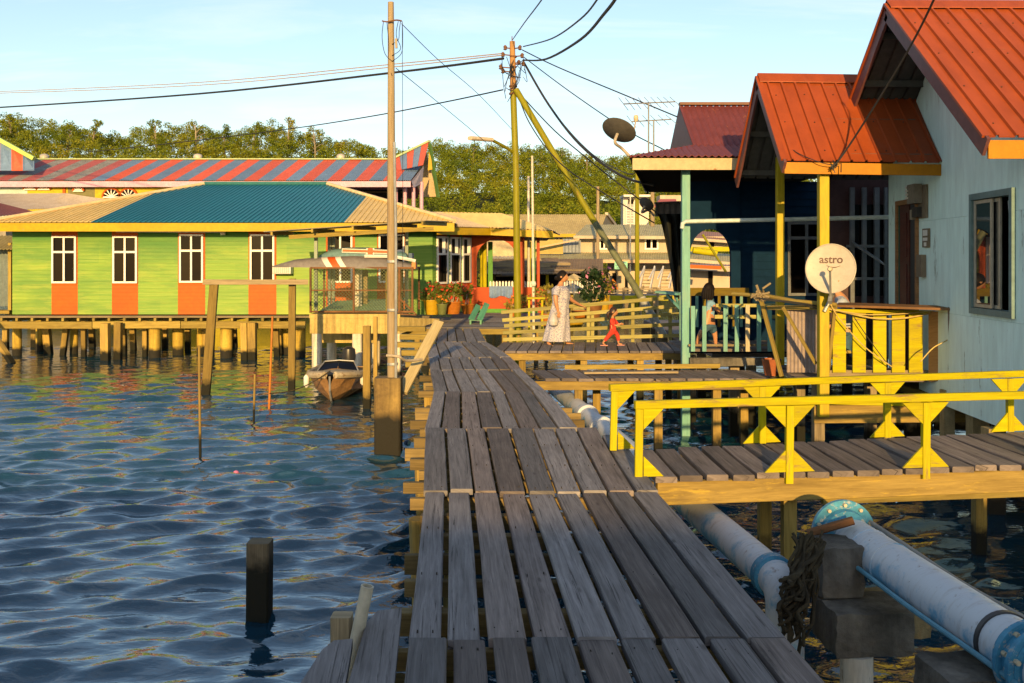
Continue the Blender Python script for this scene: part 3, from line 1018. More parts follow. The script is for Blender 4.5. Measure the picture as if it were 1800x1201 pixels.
for dd in (.28, .62):
    m = MB(); m.lathe(a2 + dv2 * dd, [(.155, 0), (.16, .004), (.16, .02), (.155, .024)], 32, axis=dv2); m.build('weld_seam', PIPE_M, PB, smooth=True)
m = MB(); m.lathe(a2 + dv2 * 1.93, [(.155, 0), (.165, .003), (.165, .035), (.155, .038)], 32, axis=dv2); m.build('strap', plain('black_strap', (.03, .03, .032), .5), PB, smooth=True)
def flange(c, ax, r, parent):
    m = MB(); m.lathe(c, [(r, 0), (r, .035)], 36, axis=ax); m.lathe(c + ax * .036, [(r * .74, 0), (r * .70, .05)], 32, axis=ax)
    f = m.build('flange', BLUEP, parent)
    s = ax.cross(Vector((0, 0, 1))).normalized(); t = s.cross(ax)
    for i in range(10):
        an = 2 * math.pi * (i + .5) / 10
        q = c + (s * math.cos(an) + t * math.sin(an)) * r * .86
        m = MB(); m.cyl(q - ax * .03, q + ax * .065, .014, .014, 6); m.build('bolt', plain('bolt_cream', (.50, .42, .28), .5), f)
flange(a2 + Vector((-.06, .06, .05)), dv2, .235, PB)
flange(a2 + dv2 * 2.2, dv2, .215, PB)
flange(a2 + dv2 * 2.31, dv2, .215, PB)
m = MB(); m.cyl(a2 + dv2 * 2.15, a2 + dv2 * 2.35, .185, .185, 28); m.build('flange_collar', BLUEP, PB, smooth=True)
for off, r, mat_, nm in ((Vector((-.19, 0, -.045)), .016, paint('blue_conduit', (.13, .34, .45), rough=.5), 'blue_conduit'), (Vector((.145, 0, .12)), .017, paint('grey_conduit', (.30, .29, .26), rough=.6), 'grey_conduit')):
    pp = [a2 + off + dv2 * (u * 2.5 - .05) + Vector((math.sin(u * 9) * .008, 0, -.03 * math.sin(u * 3.1) if off.x > 0 else .0)) for u in [i / 12 for i in range(13)]]
    m = MB(); m.tube(pp, r, 8); o = m.build('conduit', mat_, smooth=True)
    tag(o, 'thin blue conduit strapped along the left of the flanged pipe' if off.x < 0 else 'thin grey conduit lying along the right side of the flanged pipe', 'conduit')
# valve lever lying over the flange
m = MB(); m.beam(P(1420, 938, 7.15), P(1500, 915, 7.1), .07, .05, c=.012); o = m.build('valve_lever', RUST); tag(o, 'rusty brown valve lever lying in front of the blue flange', 'lever')
# concrete supports
S1 = thing('pipe_support', 'stacked dark concrete blocks on a pale column carrying the flanged pipe', 'pipe support', (2.2, 6.8, WATER))
m = MB(); m.rough_box((2.24, 6.95, -.38), (.30, .36, .34), .1, seed=1); m.build('upper_block', CONCD, S1)
m = MB(); m.rough_box((2.36, 6.72, -.70), (.52, .46, .28), .05, seed=2); m.build('lower_block', CONCD, S1)
m = MB(); m.rough_box((2.62, 6.9, -.69), (.42, .34, .24), .05, seed=3); m.build('side_block', CONC, S1)
m = MB(); m.cyl((2.27, 6.56, -2.4), (2.27, 6.56, -.84), .105, .105, 24); m.build('column', paint('white_pvc', (.62, .60, .54), (.48, .45, .38), rough=.5, wear=(.2, .17, .12), wear_amt=.15, streak=(4, 4, .5)), S1, smooth=True)
S2 = thing('pipe_cradle', 'dark concrete cradle block under the nearest flange at the bottom right', 'pipe support', (2.6, 5.4, WATER))
m = MB(); m.rough_box((2.50, 5.45, -.60), (.42, .40, .26), .08, seed=4); m.build('block', CONCD, S2)
m = MB(); m.box((2.50, 5.45, -1.6), (.24, .24, 1.7), .08, .02); m.build('column', CONC, S2)
# old net and rope hung over the support
m = MB()
for i in range(44):
    p0 = P(1398 + R.uniform(0, 50), 935 + R.uniform(0, 30), 6.7); p1 = P(1372 + R.uniform(-6, 42), 1010 + R.uniform(0, 150), 6.25 + R.uniform(0, .2))
    mid = p0.lerp(p1, .5) + Vector((R.uniform(-.04, .02), R.uniform(-.05, .05), -.03))
    q = [p0.lerp(p1, u) + Vector((R.uniform(-.035, .035), R.uniform(-.05, .03), R.uniform(-.02, .02) - .05 * math.sin(u * 3.1))) for u in [j / 7 for j in range(8)]]
    fine = []
    for j in range(7):
        e0, e1, e2, e3 = q[max(0, j - 1)], q[j], q[j + 1], q[min(7, j + 2)]
        for t_ in (0, .33, .67): fine.append(.5 * ((2 * e1) + (e2 - e0) * t_ + (2 * e0 - 5 * e1 + 4 * e2 - e3) * t_ ** 2 + (3 * e1 - e0 - 3 * e2 + e3) * t_ ** 3))
    fine.append(q[-1])
    m.tube(fine, R.uniform(.007, .015), 6)
o = m.build('rope_bundle', paint('old_rope', (.07, .055, .03), (.03, .024, .015), rough=.95, scale=12)); tag(o, 'tangle of old brown rope hanging over the concrete pipe support', 'rope')
# pvc tube and stub post beside the splayed boards
t = MB(); p0, p1 = P(621, 1150, 4.75), P(646, 1030, 4.75)
for rr, nn in ((.031, 0),):
    ax = (p1 - p0).normalized(); L = (p1 - p0).length
    t.lathe(p0 - ax * 1.0, [(.031, 0), (.031, L + 1.0), (.024, L + 1.0), (.024, L + .8)], 20, axis=ax, cap=False)
o = t.build('pvc_tube', paint('cream_pvc', (.55, .50, .38), (.45, .40, .30), rough=.45), smooth=True); tag(o, 'open cream PVC tube standing beside the splayed foreground boards', 'tube')
m = MB(); c = P(601, 1100, 4.95); m.beam((c.x, c.y, -2.3), (c.x, c.y, c.z + .055), .10, .10, c=.008, up=(0, 1, 0)); o = m.build('stub_post', POSTD); tag(o, 'short square stub post behind the splayed foreground boards', 'post')
# ------------------------------------------------------------------ green stilt house
GD = 30.5
GS = FPX / GD
def gx(px): return (px - 900) / GS
GREENM, nt, b = new_mat('faded_green_boards')
geo = N(nt, 'ShaderNodeNewGeometry')
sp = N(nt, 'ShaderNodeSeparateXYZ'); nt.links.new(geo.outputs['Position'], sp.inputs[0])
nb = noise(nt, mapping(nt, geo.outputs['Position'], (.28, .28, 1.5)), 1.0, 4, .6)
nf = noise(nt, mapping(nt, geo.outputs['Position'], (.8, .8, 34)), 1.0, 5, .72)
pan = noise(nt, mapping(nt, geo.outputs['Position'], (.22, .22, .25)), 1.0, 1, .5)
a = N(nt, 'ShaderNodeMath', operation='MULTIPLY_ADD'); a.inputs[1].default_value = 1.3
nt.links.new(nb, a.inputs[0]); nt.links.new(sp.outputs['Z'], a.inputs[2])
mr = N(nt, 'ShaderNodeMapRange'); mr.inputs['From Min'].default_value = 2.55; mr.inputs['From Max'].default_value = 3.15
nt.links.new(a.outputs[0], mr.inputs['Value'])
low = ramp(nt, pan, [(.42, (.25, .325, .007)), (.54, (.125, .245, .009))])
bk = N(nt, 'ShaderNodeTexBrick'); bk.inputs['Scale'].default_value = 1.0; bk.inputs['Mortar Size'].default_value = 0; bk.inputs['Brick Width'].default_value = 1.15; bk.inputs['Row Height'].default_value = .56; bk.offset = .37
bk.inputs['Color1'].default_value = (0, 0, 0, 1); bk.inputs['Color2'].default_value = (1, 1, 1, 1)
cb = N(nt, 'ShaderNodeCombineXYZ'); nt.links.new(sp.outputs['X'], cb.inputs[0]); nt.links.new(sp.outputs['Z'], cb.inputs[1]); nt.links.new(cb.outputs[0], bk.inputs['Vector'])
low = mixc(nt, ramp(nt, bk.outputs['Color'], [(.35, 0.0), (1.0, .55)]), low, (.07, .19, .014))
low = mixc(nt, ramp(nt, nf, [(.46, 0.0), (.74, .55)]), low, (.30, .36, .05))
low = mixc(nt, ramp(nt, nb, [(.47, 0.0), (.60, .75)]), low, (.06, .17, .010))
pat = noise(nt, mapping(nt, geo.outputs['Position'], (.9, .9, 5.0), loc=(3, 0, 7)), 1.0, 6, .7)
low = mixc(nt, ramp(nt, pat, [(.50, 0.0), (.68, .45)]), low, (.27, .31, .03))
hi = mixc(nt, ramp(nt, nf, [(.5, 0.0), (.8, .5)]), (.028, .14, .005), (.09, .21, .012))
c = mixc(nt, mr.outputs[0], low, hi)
nt.links.new(c, b.inputs['Base Color']); b.inputs['Roughness'].default_value = .6
bump(nt, b, nf, .2, .006)
ORANGEM = paint('orange_boards', (.44, .088, .002), (.39, .072, .002), rough=.55, scale=1.2, grime=.15)
REDOR = paint('red_orange_wall', (.36, .05, .003), (.31, .04, .003), rough=.55, scale=1.0, grime=.12)
FASC = paint('yellow_fascia', (.44, .29, .002), (.38, .24, .002), rough=.5, scale=1.5, grime=.2, wear=(.35, .2, .06), wear_amt=.08)
TANROOF = paint('tan_roof_sheet', (.80, .59, .22), (.68, .49, .17), rough=.5, scale=.7, grime=.2, streak=(1, .25, .25))
TANROOF2 = paint('pale_tan_roof_sheet', (.76, .58, .32), (.64, .48, .26), rough=.5, scale=.9, grime=.25)
BLUEROOF = paint('blue_roof_sheet', (.010, .165, .235), (.009, .14, .20), rough=.4, scale=.5, grime=.12)
GLASSD, nt, b = new_mat('window_glass')
b.inputs['Base Color'].default_value = (.003, .0025, .0025, 1); b.inputs['Roughness'].default_value = .03
b.inputs['Specular IOR Level'].default_value = .12

GH = thing('green_house', 'long lime green stilt house with orange window bays and a blue and tan roof', 'house', (-9, 31, 0))
z0, z1 = .10, 2.78
x0, x1 = gx(22), gx(760)
wins = [(92, 135, 415, 498), (199, 242, 415, 498), (316, 358, 412, 497), (440, 483, 412, 497), (577, 620, 412, 497), (666, 711, 412, 497)]
bays = [(91, 137), (197, 243), (313, 361), (437, 486), (573, 624), (663, 714)]
# clapboards, split round bays and windows
def clap(m, xa, xb, za, zb, D, h=.112):
    z = za
    while z < zb - .01:
        zt = min(z + h, zb)
        y0, y1 = D - .022, D - .004
        V = [(xa, y0, z), (xb, y0, z), (xb, y1, zt), (xa, y1, zt), (xa, D + .02, z), (xb, D + .02, z), (xb, D + .02, zt), (xa, D + .02, zt)]
        F = [[0, 1, 2, 3], [4, 5, 1, 0], [3, 2, 6, 7], [0, 3, 7, 4], [1, 5, 6, 2], [5, 4, 7, 6]]
        m.add(V, F)
        z = zt
cuts = [x0] + [c for bp in bays for c in (gx(bp[0]), gx(bp[1]))] + [x1]
for i in range(0, len(cuts), 2):
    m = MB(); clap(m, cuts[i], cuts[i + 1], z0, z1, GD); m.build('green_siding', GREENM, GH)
for (bl_, br_), (wl_, wr_, yt, yb) in zip(bays, wins):
    m = MB()
    zt, zb = Z(yt, GD), Z(yb, GD)
    clap(m, gx(bl_) + .002, gx(br_) - .002, z0, zb, GD - .003)
    clap(m, gx(bl_) + .002, gx(br_) - .002, zt, z1, GD - .003)
    for (u, v) in ((bl_, wl_), (wr_, br_)):
        if v - u > .8: clap(m, gx(u) + .002, gx(v) - .002, zb, zt, GD - .003)
    m.build('orange_bay', ORANGEM, GH)

def window(parent, xa, xb, za, zb, D, fw=.055, transom=.66, mull=True, frame=WHITEF, glass=GLASSD, depth=.07, label=None):
    m = MB()
    yc = D - .02
    def bar(xa_, xb_, za_, zb_, dd=depth):
        m.box(((xa_ + xb_) / 2, yc, (za_ + zb_) / 2), (xb_ - xa_, dd, zb_ - za_))
    bar(xa, xa + fw, za, zb); bar(xb - fw, xb, za, zb)
    bar(xa + fw, xb - fw, za, za + fw); bar(xa + fw, xb - fw, zb - fw, zb)
    zt = za + (zb - za) * transom
    xm = (xa + xb) / 2
    if transom: bar(xa + fw, xb - fw, zt - fw * .55, zt + fw * .55, depth * .9)
    w = m.build('window', frame, parent)
    if mull:
        m2 = MB(); 
        m = m2
        bar(xm - fw * .5, xm + fw * .5, za + fw, (zt - fw * .55) if transom else zb - fw, depth * .8)
        if transom: bar(xm - fw * .5, xm + fw * .5, zt + fw * .55, zb - fw, depth * .8)
        m.build('mullion', frame, w)
    cells = []
    xs_ = [(xa + fw, xm - fw * .5), (xm + fw * .5, xb - fw)] if mull else [(xa + fw, xb - fw)]
    zs_ = [(za + fw, zt - fw * .55), (zt + fw * .55, zb - fw)] if transom else [(za + fw, zb - fw)]
    for (u, v) in xs_:
        for (p, q) in zs_:
            m = MB(); tilt = R.uniform(-.006, .006)
            m.plate([(u, yc + .012 + tilt, p), (v, yc + .012 - tilt, p), (v, yc + .012 - tilt, q), (u, yc + .012 + tilt, q)], (0, .006, 0))
            m.build('pane', glass, w)
    return w
for (wl_, wr_, yt, yb) in wins:
    window(GH, gx(wl_), gx(wr_), Z(yb, GD), Z(yt, GD), GD - .02)
# body behind the siding
m = MB(); m.box(((x0 + x1) / 2, GD + .1, (z0 + z1) / 2), (x1 - x0 - .02, .12, z1 - z0 - .02)); m.build('inner_wall', DARKIN, GH)
m = MB(); m.box((x0 + .06, GD + 5.2, 1.4), (.12, 10, z1 - z0)); m.build('side_wall', GREENM, GH)
# right-hand side wall, running back to the arch
A, B = Vector((x1, GD, 0)), Vector((X(829, 33.2), 33.2, 0))
e = (B - A); Lw = e.length; e.normalize(); nrm = Vector((e.y, -e.x, 0))
def sw(u, z, o=0.0): return A + e * (u * Lw) + nrm * o + Vector((0, 0, z))
swin = [(.10, .34), (.42, .66), (.74, .94)]
m = MB()
def sclap(m, u0, u1, za, zb, o=0.0, h=.112):
    z = za
    while z < zb - .01:
        zt = min(z + h, zb)
        V = [sw(u0, z, .022 + o), sw(u1, z, .022 + o), sw(u1, zt, .004 + o), sw(u0, zt, .004 + o), sw(u0, z, -.02), sw(u1, z, -.02), sw(u1, zt, -.02), sw(u0, zt, -.02)]
        m.add(V, [[0, 1, 2, 3], [4, 5, 1, 0], [3, 2, 6, 7], [0, 3, 7, 4], [1, 5, 6, 2], [5, 4, 7, 6]])
        z = zt
cc = [0.0] + [c for s in swin for c in s] + [1.0]
for i in range(0, len(cc), 2):
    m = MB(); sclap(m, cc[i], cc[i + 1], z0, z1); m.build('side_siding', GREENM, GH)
for u0, u1 in swin:
    m = MB(); sclap(m, u0, u1, z0, 1.02, .003); m.build('orange_bay', ORANGEM, GH)
    m = MB(); sclap(m, u0, u1, 2.5, z1, .003); m.build('orange_head', ORANGEM, GH)
m = MB(); m.plate([sw(0, z0, -.1), sw(1, z0, -.1), sw(1, z1, -.1), sw(0, z1, -.1)], -nrm * .08); m.build('inner_wall', DARKIN, GH)
for u0, u1 in swin:
    m = MB()
    for u in (u0, u1): m.beam(sw(u, 1.02, .03), sw(u, 2.5, .03), .06, .07, up=e)
    for z in (1.05, 1.95, 2.47): m.beam(sw(u0, z, .03), sw(u1, z, .03), .07, .06)
    w = m.build('window', WHITEF, GH)
    um = (u0 + u1) / 2
    for (a_, b_) in ((u0, um), (um, u1)):
        m = MB(); m.plate([sw(a_ + .01, 1.08, .02), sw(b_ - .01, 1.08, .02), sw(b_ - .01, 1.92, .02), sw(a_ + .01, 1.92, .02)], -nrm * .006); m.build('pane', GLASSD, w)
        m = MB(); m.plate([sw(a_ + .01, 1.99, .02), sw(b_ - .01, 1.99, .02), sw(b_ - .01, 2.44, .02), sw(a_ + .01, 2.44, .02)], -nrm * .006); m.build('pane', GLASSD, w)
    # casement leaves standing ajar, catching the sun
    for (za, zb) in ((1.06, 1.93), (1.98, 2.46)):
        h0 = sw(u1 - .03, za, .05); out = (nrm * .10 - e * .16)
        m = MB(); m.plate([h0, h0 + out, h0 + out + Vector((0, 0, zb - za)), h0 + Vector((0, 0, zb - za))], e * .03)
        m.build('casement', WHITEF, w)
    h0 = sw(u0 + .10, 1.98, .05); out = (nrm * .06 + e * .10)
    m = MB(); m.plate([h0, h0 + out, h0 + out + Vector((0, 0, .47)), h0 + Vector((0, 0, .47))], e * .02); m.build('casement', WHITEF, w)
# roof
ED, EZ = 29.7, 2.90
ea, eb = Vector((-15.55, ED, EZ)), Vector((-1.72, ED, EZ))
RX0, RX1 = -11.4, -6.85
U = Vector((0, 7.2, 1.66))
def tf(s):
    x = ea.x + (eb.x - ea.x) * s
    if x < RX0: return max(.004, (x - ea.x) / (RX0 - ea.x))
    if x > RX1: return max(.004, (eb.x - x) / (eb.x - RX1))
    return 1.0
def sx(x): return (x - ea.x) / (eb.x - ea.x)
for (xa, xb, mt) in ((-15.55, -12.56, TANROOF), (-12.56, -5.0, BLUEROOF), (-5.0, -1.72, TANROOF)):
    m = MB(); m.slope(ea, eb, U, tf, pitch=.155, amp=.028, style='rib', s0=sx(xa), s1=sx(xb)); m.build('roof_sheet', mt, GH)
ridge_l, ridge_r = Vector((RX0, ED + 7.2, EZ + 1.66)), Vector((RX1, ED + 7.2, EZ + 1.66))
m = MB(); m.tube([ridge_l + Vector((0, 0, .03)), ridge_r + Vector((0, 0, .03))], .09, 6); m.build('ridge_cap', paint('teal_ridge', (.04, .17, .17), rough=.5), GH)
for (p, q) in ((ridge_l, ea), (ridge_r, eb)):
    m = MB(); m.tube([p + Vector((0, 0, .03)), q + Vector((0, 0, .03))], .075, 6); m.build('hip_cap', TANROOF2, GH)
# back and side slopes
m = MB(); m.plate([ridge_l, ridge_r, Vector((eb.x, 44.1, EZ)), Vector((ea.x, 44.1, EZ))], (0, 0, -.03)); m.build('roof_back', TANROOF, GH)
m = MB(); m.plate([ridge_r, eb, Vector((eb.x, 44.1, EZ))], (0, 0, -.03)); m.build('roof_side', TANROOF2, GH)
m = MB(); m.plate([ridge_l, ea, Vector((ea.x, 44.1, EZ))], (0, 0, -.03)); m.build('roof_side', TANROOF2, GH)
m = MB(); m.box(((ea.x + eb.x) / 2, ED + .02, EZ - .16), (eb.x - ea.x, .03, .25)); m.build('fascia_board', FASC, GH)
m = MB(); m.plate([(ea.x, ED + .05, EZ - .25), (eb.x, ED + .05, EZ - .25), (eb.x - 1.0, GD + .3, EZ - .2), (ea.x, GD + .3, EZ - .2)], (0, 0, .02)); m.build('soffit', paint('soffit_ply', (.34, .24, .12)), GH)
# fittings
TUBE = paint('tube_white', (.75, .70, .58), rough=.4)
for (xa, xb, y) in ((206, 394, 408), (466, 500, 408)):
    m = MB(); m.cyl((gx(xa), GD - .09, Z(y - 1, GD)), (gx(xb), GD - .09, Z(y, GD)), .03, .03, 8); m.cyl((gx(xb) - .08, GD - .1, Z(y, GD) - .04), (gx(xb) + .06, GD - .1, Z(y, GD) - .04), .06, .06, 8); m.build('wall_pipe', TUBE, GH)
AC = MB(); AC.box((gx(500), GD - .2, Z(474, GD)), (.55, .38, .26), 0, .015)
ac = AC.build('air_conditioner', WHITEP); tag(ac, 'white window air conditioner sticking out of the green wall', 'air conditioner')
m = MB()
for i in range(9): m.box((gx(500), GD - .395, Z(474, GD) - .10 + i * .025), (.48, .012, .008))
for i in range(8): m.box((gx(500) - .22 + i * .062, GD - .393, Z(474, GD)), (.008, .008, .22))
m.build('grille', plain('grille_grey', (.25, .24, .2), .6), ac)
# sill plank, joist ends, main beam
m = MB(); m.box(((x0 + x1) / 2 - 1, GD - .35, .055), (x1 - x0 + 2, .55, .05)); m.build('sill_plank', RAWG, GH)
for i in range(30):
    xx = x0 - .9 + i * .46
    if xx > gx(545): break
    m = MB(); m.beam((xx, GD - .72, -.02), (xx, GD + 3, -.02), .07, .09); m.build('floor_joist', RAW, GH)
xs_ = [gx(-30), gx(178), gx(330), gx(545)]
for i in range(3):
    m = MB(); m.beam((xs_[i] + .01, GD - .62, -.185 + R.uniform(-.01, .01)), (xs_[i + 1] - .01, GD - .62, -.185 + R.uniform(-.01, .01)), .09, .215, c=.008); m.build('main_beam', RAW, GH)
CYL = concrete('concrete_yellow', (.52, .37, .06), (.40, .27, .035), wet=-.95)
def pile_px(px, w, D, lean=0.0, kind='wood', top=-.1, sq=True):
    xx = X(px, D); ww = w / FPX * D
    m = MB()
    if kind == 'wood': m.beam((xx + lean, D, -2.2), (xx, D, top), ww, ww, c=.01, up=(0, 1, 0)); mt = POST
    else: m.cyl((xx, D, -2.2), (xx, D, top), ww / 2, ww / 2, 14); mt = CYL
    m.build('pile', mt, GH, smooth=(kind != 'wood'))
for a_ in [(185, 14, 29.3, .02), (208, 12, 29.6, -.02), (216, 10, 31.6, .05), (429, 11, 29.5, .03), (443, 14, 29.6, .02), (147, 8, 30.4, .02), (118, 9, 31.0, -.25), (80, 12, 31.5, .2), (255, 8, 30.6, 0), (360, 10, 31.3, .15), (375, 8, 32, -.1), (484, 10, 30.6, .1), (497, 9, 31.6, 0), (232, 9, 33, .1), (330, 9, 33, 0), (290, 9, 34, 0), (410, 9, 34, .1), (160, 9, 34, .1), (60, 9, 34, 0), (10, 9, 33, 0)]:
    pile_px(*a_)
for a_ in [(30, 16, 30.9), (130, 14, 31.5), (272, 20, 30.2), (313, 19, 31.0), (398, 21, 30.2), (353, 14, 31.4), (505, 16, 31.2), (527, 20, 30.3), (70, 14, 32.5)]:
    pile_px(*a_, 0.0, 'conc')
m = MB(); m.beam(P(-30, 560, 29.2), P(22, 640, 28.6), .16, .12); m.build('slanted_brace', POST, GH)

# ------------------------------------------------------------------ orange arched porch of the green house
PD = 33.2
def qx(px): return X(px, PD)
PO = thing('arched_porch', 'red-orange arched porch with a tan hipped roof beside the green house', 'porch', (0, 34, 0))
def arch_wall(xa, xb, zb, zt, hx0, hx1, hz0, hspring, htop, D, th, n=14):
    """wall with one arched hole: returns MB"""
    m = MB()
    m.box(((xa + hx0) / 2, D, (zb + zt) / 2), (hx0 - xa, th, zt - zb))
    m.box(((hx1 + xb) / 2, D, (zb + zt) / 2), (xb - hx1, th, zt - zb))
    if hz0 > zb + .01: m.box(((hx0 + hx1) / 2, D + .003, (zb + hz0) / 2), (hx1 - hx0 - .002, th, hz0 - zb))
    cx, rx, rz = (hx0 + hx1) / 2, (hx1 - hx0) / 2, htop - hspring
    for i in range(n):
        a0, a1 = math.pi - math.pi * i / n, math.pi - math.pi * (i + 1) / n
        p0 = (cx + rx * math.cos(a0), hspring + rz * math.sin(a0)); p1 = (cx + rx * math.cos(a1), hspring + rz * math.sin(a1))
        m.plate([(p0[0], D - th / 2, p0[1]), (p1[0], D - th / 2, p1[1]), (p1[0], D - th / 2, zt), (p0[0], D - th / 2, zt)], (0, th, 0))
    return m
arch_wall(qx(829), qx(922), -.05, 2.60, qx(838), qx(908), Z(505, PD), Z(455, PD), Z(421, PD), PD, .16).build('arch_wall', REDOR, PO)
m = MB(); m.box(((qx(922) + qx(962)) / 2, PD + .01, (Z(505, PD) - .05) / 2), (qx(962) - qx(922), .14, Z(505, PD) + .05)); m.build('low_wall', REDOR, PO)
m = MB(); m.box((qx(938), PD, 1.6), (.12, .16, 2.0)); m.build('green_post', paint('green_post', (.07, .26, .025), rough=.5), PO)
m = MB(); m.box((qx(946), PD + .02, 1.5), (.10, .14, 2.2)); m.build('orange_post', REDOR, PO)
m = MB(); m.box(((qx(830) + qx(945)) / 2, PD - .10, Z(547, PD)), (qx(945) - qx(830), .06, .16)); m.build('plinth_board', paint('green_post', (.1, .35, .03)), PO)
# yellow columns and green panel inside the arch
for px, w in ((846, 4), (852, 8), (930, 7)):
    m = MB(); m.cyl((X(px, PD + .9), PD + .9, .1), (X(px, PD + .9), PD + .9, 2.4), w / 2 / FPX * PD, None, 12); m.build('yellow_column', YELW, PO, smooth=True)
m = MB(); m.box((X(862, PD + 1.3), PD + 1.3, 1.2), (.16, .08, 2.4)); m.build('green_post', paint('green_post', (.1, .35, .03)), PO)
# picket fence and blue cloth on the sill
for i in range(15):
    px = 862 + i * 5.5
    if 905 < px < 917: continue
    m = MB(); xx = qx(px); zb = Z(505, PD); m.plate([(xx - .032, PD + .06, zb), (xx + .032, PD + .06, zb), (xx + .032, PD + .06, zb + .17), (xx, PD + .06, zb + .21), (xx - .032, PD + .06, zb + .17)], (0, .02, 0))
    m.build('picket', WHITEP, PO)
V, F = [], []
n = 22
for i in range(n + 1):
    for j in range(9):
        u, v = i / n, j / 8
        V.append((qx(860) + u * (qx(901) - qx(860)), PD - .10 - .035 * math.sin(u * 25) * (.3 + v) - .02 * v, Z(503, PD) - v * (.36 + .04 * math.sin(u * 9))))
for i in range(n):
    for j in range(8): F.append([i * 9 + j, i * 9 + j + 1, (i + 1) * 9 + j + 1, (i + 1) * 9 + j])
m = MB(); m.add(V, F); o = m.build('blue_cloth', paint('blue_cloth', (.20, .30, .48), (.12, .18, .33), rough=.8), smooth=True); tag(o, 'blue and grey cloth hung over the porch parapet', 'cloth')
# porch roof
pe0, pe1, pe2 = Vector((-2.25, 29.9, 2.78)), Vector((X(862, 32.3), 32.3, Z(400, 32.3))), Vector((X(972, 32.3), 32.3, Z(405, 32.3)))
pr0, pr1 = Vector((X(775, 35.3), 35.3, Z(373, 35.3))), Vector((X(880, 35.3), 35.3, Z(375, 35.3)))
m = MB()
def tri_sheet(m, A, B, C, D_):
    """bilinear corrugated patch A-B (eave) C-D (top)"""
    n = max(6, int((B - A).length / .12))
    V, F = [], []
    nn = (B - A).cross(C - A).normalized()
    if nn.z < 0: nn = -nn
    for i in range(n * 2 + 1):
        u = i / (n * 2)
        h = .014 * (1 if i % 2 else -1)
        V += [A.lerp(B, u) + nn * h, C.lerp(D_, u) + nn * h]
    for i in range(n * 2): F.append([i * 2, i * 2 + 2, i * 2 + 3, i * 2 + 1])
    k = len(V)
    V += [v - nn * .015 for v in V]
    F += [[b + k for b in reversed(f)] for f in F]
    m.add(V, F)
tri_sheet(m, pe0, pe1, pr0 - Vector((.6, 0, 0)), pr0); m.build('roof_sheet', TANROOF2, PO)
m = MB(); tri_sheet(m, pe1, pe2, pr0, pr1); m.build('roof_sheet', TANROOF, PO)
m = MB(); tri_sheet(m, pe2, Vector((X(985, 38), 38, pe2.z)), pr1, pr1 + Vector((0, .1, 0))); m.build('roof_sheet', TANROOF2, PO)
m = MB(); m.plate([pr0 - Vector((.6, 0, .02)), pr1 - Vector((0, 0, .02)), Vector((pr1.x + 1.2, 38.2, 2.6)), Vector((pr0.x, 38.2, 2.6))], (0, 0, -.03)); m.build('roof_back', TANROOF2, PO)
for p, q in ((pe0, pe1), (pe1, pe2)):
    m = MB(); m.beam(p - Vector((0, -.02, .14)), q - Vector((0, -.02, .14)), .03, .22); m.build('fascia_board', FASC, PO)
m = MB(); m.plate([pe0 - Vector((0, -.1, .2)), pe1 - Vector((0, -.1, .2)), pe2 - Vector((0, -.1, .2)), Vector((pe2.x, 38, 2.5)), Vector((pe0.x, 38, 2.5))], (0, 0, .02)); m.build('ceiling', paint('porch_ceiling', (.12, .07, .04)), PO)

# ------------------------------------------------------------------ long house with red and blue striped roof behind
SR_RED = paint('red_roof_sheet', (.66, .13, .07), (.56, .11, .06), rough=.5, scale=.8, grime=.2, vary=.1)
SR_BLU = paint('steel_blue_roof_sheet', (.17, .27, .43), (.14, .22, .36), rough=.5, scale=.8, grime=.2, vary=.1)
SR_GRY = paint('grey_roof_sheet', (.34, .34, .34), (.2, .2, .2), rough=.7, scale=1.5, grime=.3, wear=(.1, .09, .08), wear_amt=.15)
SR_PNK = paint('pink_red_roof_sheet', (.46, .13, .13), (.38, .10, .10), rough=.55, scale=.8)
PINK = paint('lilac_fascia', (.58, .36, .47), (.52, .30, .42), rough=.5)
YWALL = paint('yellow_wall', (.48, .38, .015), (.42, .32, .012), rough=.6, scale=1)
SD = 56.0
SH = thing('striped_roof_house', 'long yellow house with diagonal red and blue striped roof behind the green house', 'house', (-15, 58, 0))
def sxp(px, D=SD): return X(px, D)
ez_, rz_ = Z(317, SD), None
SU = Vector((0, 5.2, 0))
RDp = SD + 5.2
rz_ = Z(281, RDp)
A = Vector((sxp(-60), SD, ez_)); B = Vector((sxp(722), SD, ez_))
Uv = Vector((.4, 5.2, rz_ - ez_))
nst = 32
for i in range(nst):
    s0, s1 = i / nst, (i + 1) / nst
    px_mid = -60 + (s0 + s1) / 2 * 782
    old = px_mid < 150
    mt = (SR_PNK if i % 2 == 0 else SR_GRY) if old else (SR_RED if i % 2 == 0 else SR_BLU)
    m = MB(); m.slope(A, B, Uv, None, pitch=.14, amp=.02, style='sine', s0=s0, s1=s1); m.build('roof_sheet', mt, SH)
m = MB(); m.beam(A + Uv + Vector((0, 0, .04)), B + Uv + Vector((0, 0, .04)), .3, .06); m.build('ridge_cap', paint('pale_green_trim', (.42, .55, .30)), SH)
m = MB(); m.beam(A + Vector((0, .0, -.22)), B + Vector((0, 0, -.22)), .05, .32); m.build('fascia_board', PINK, SH)
m = MB(); m.plate([A + Uv, B + Uv, B + Uv + Vector((-1.0, 5.5, -2)), A + Uv + Vector((0, 5.5, -2))], (0, 0, -.05)); m.build('roof_back', SR_RED, SH)
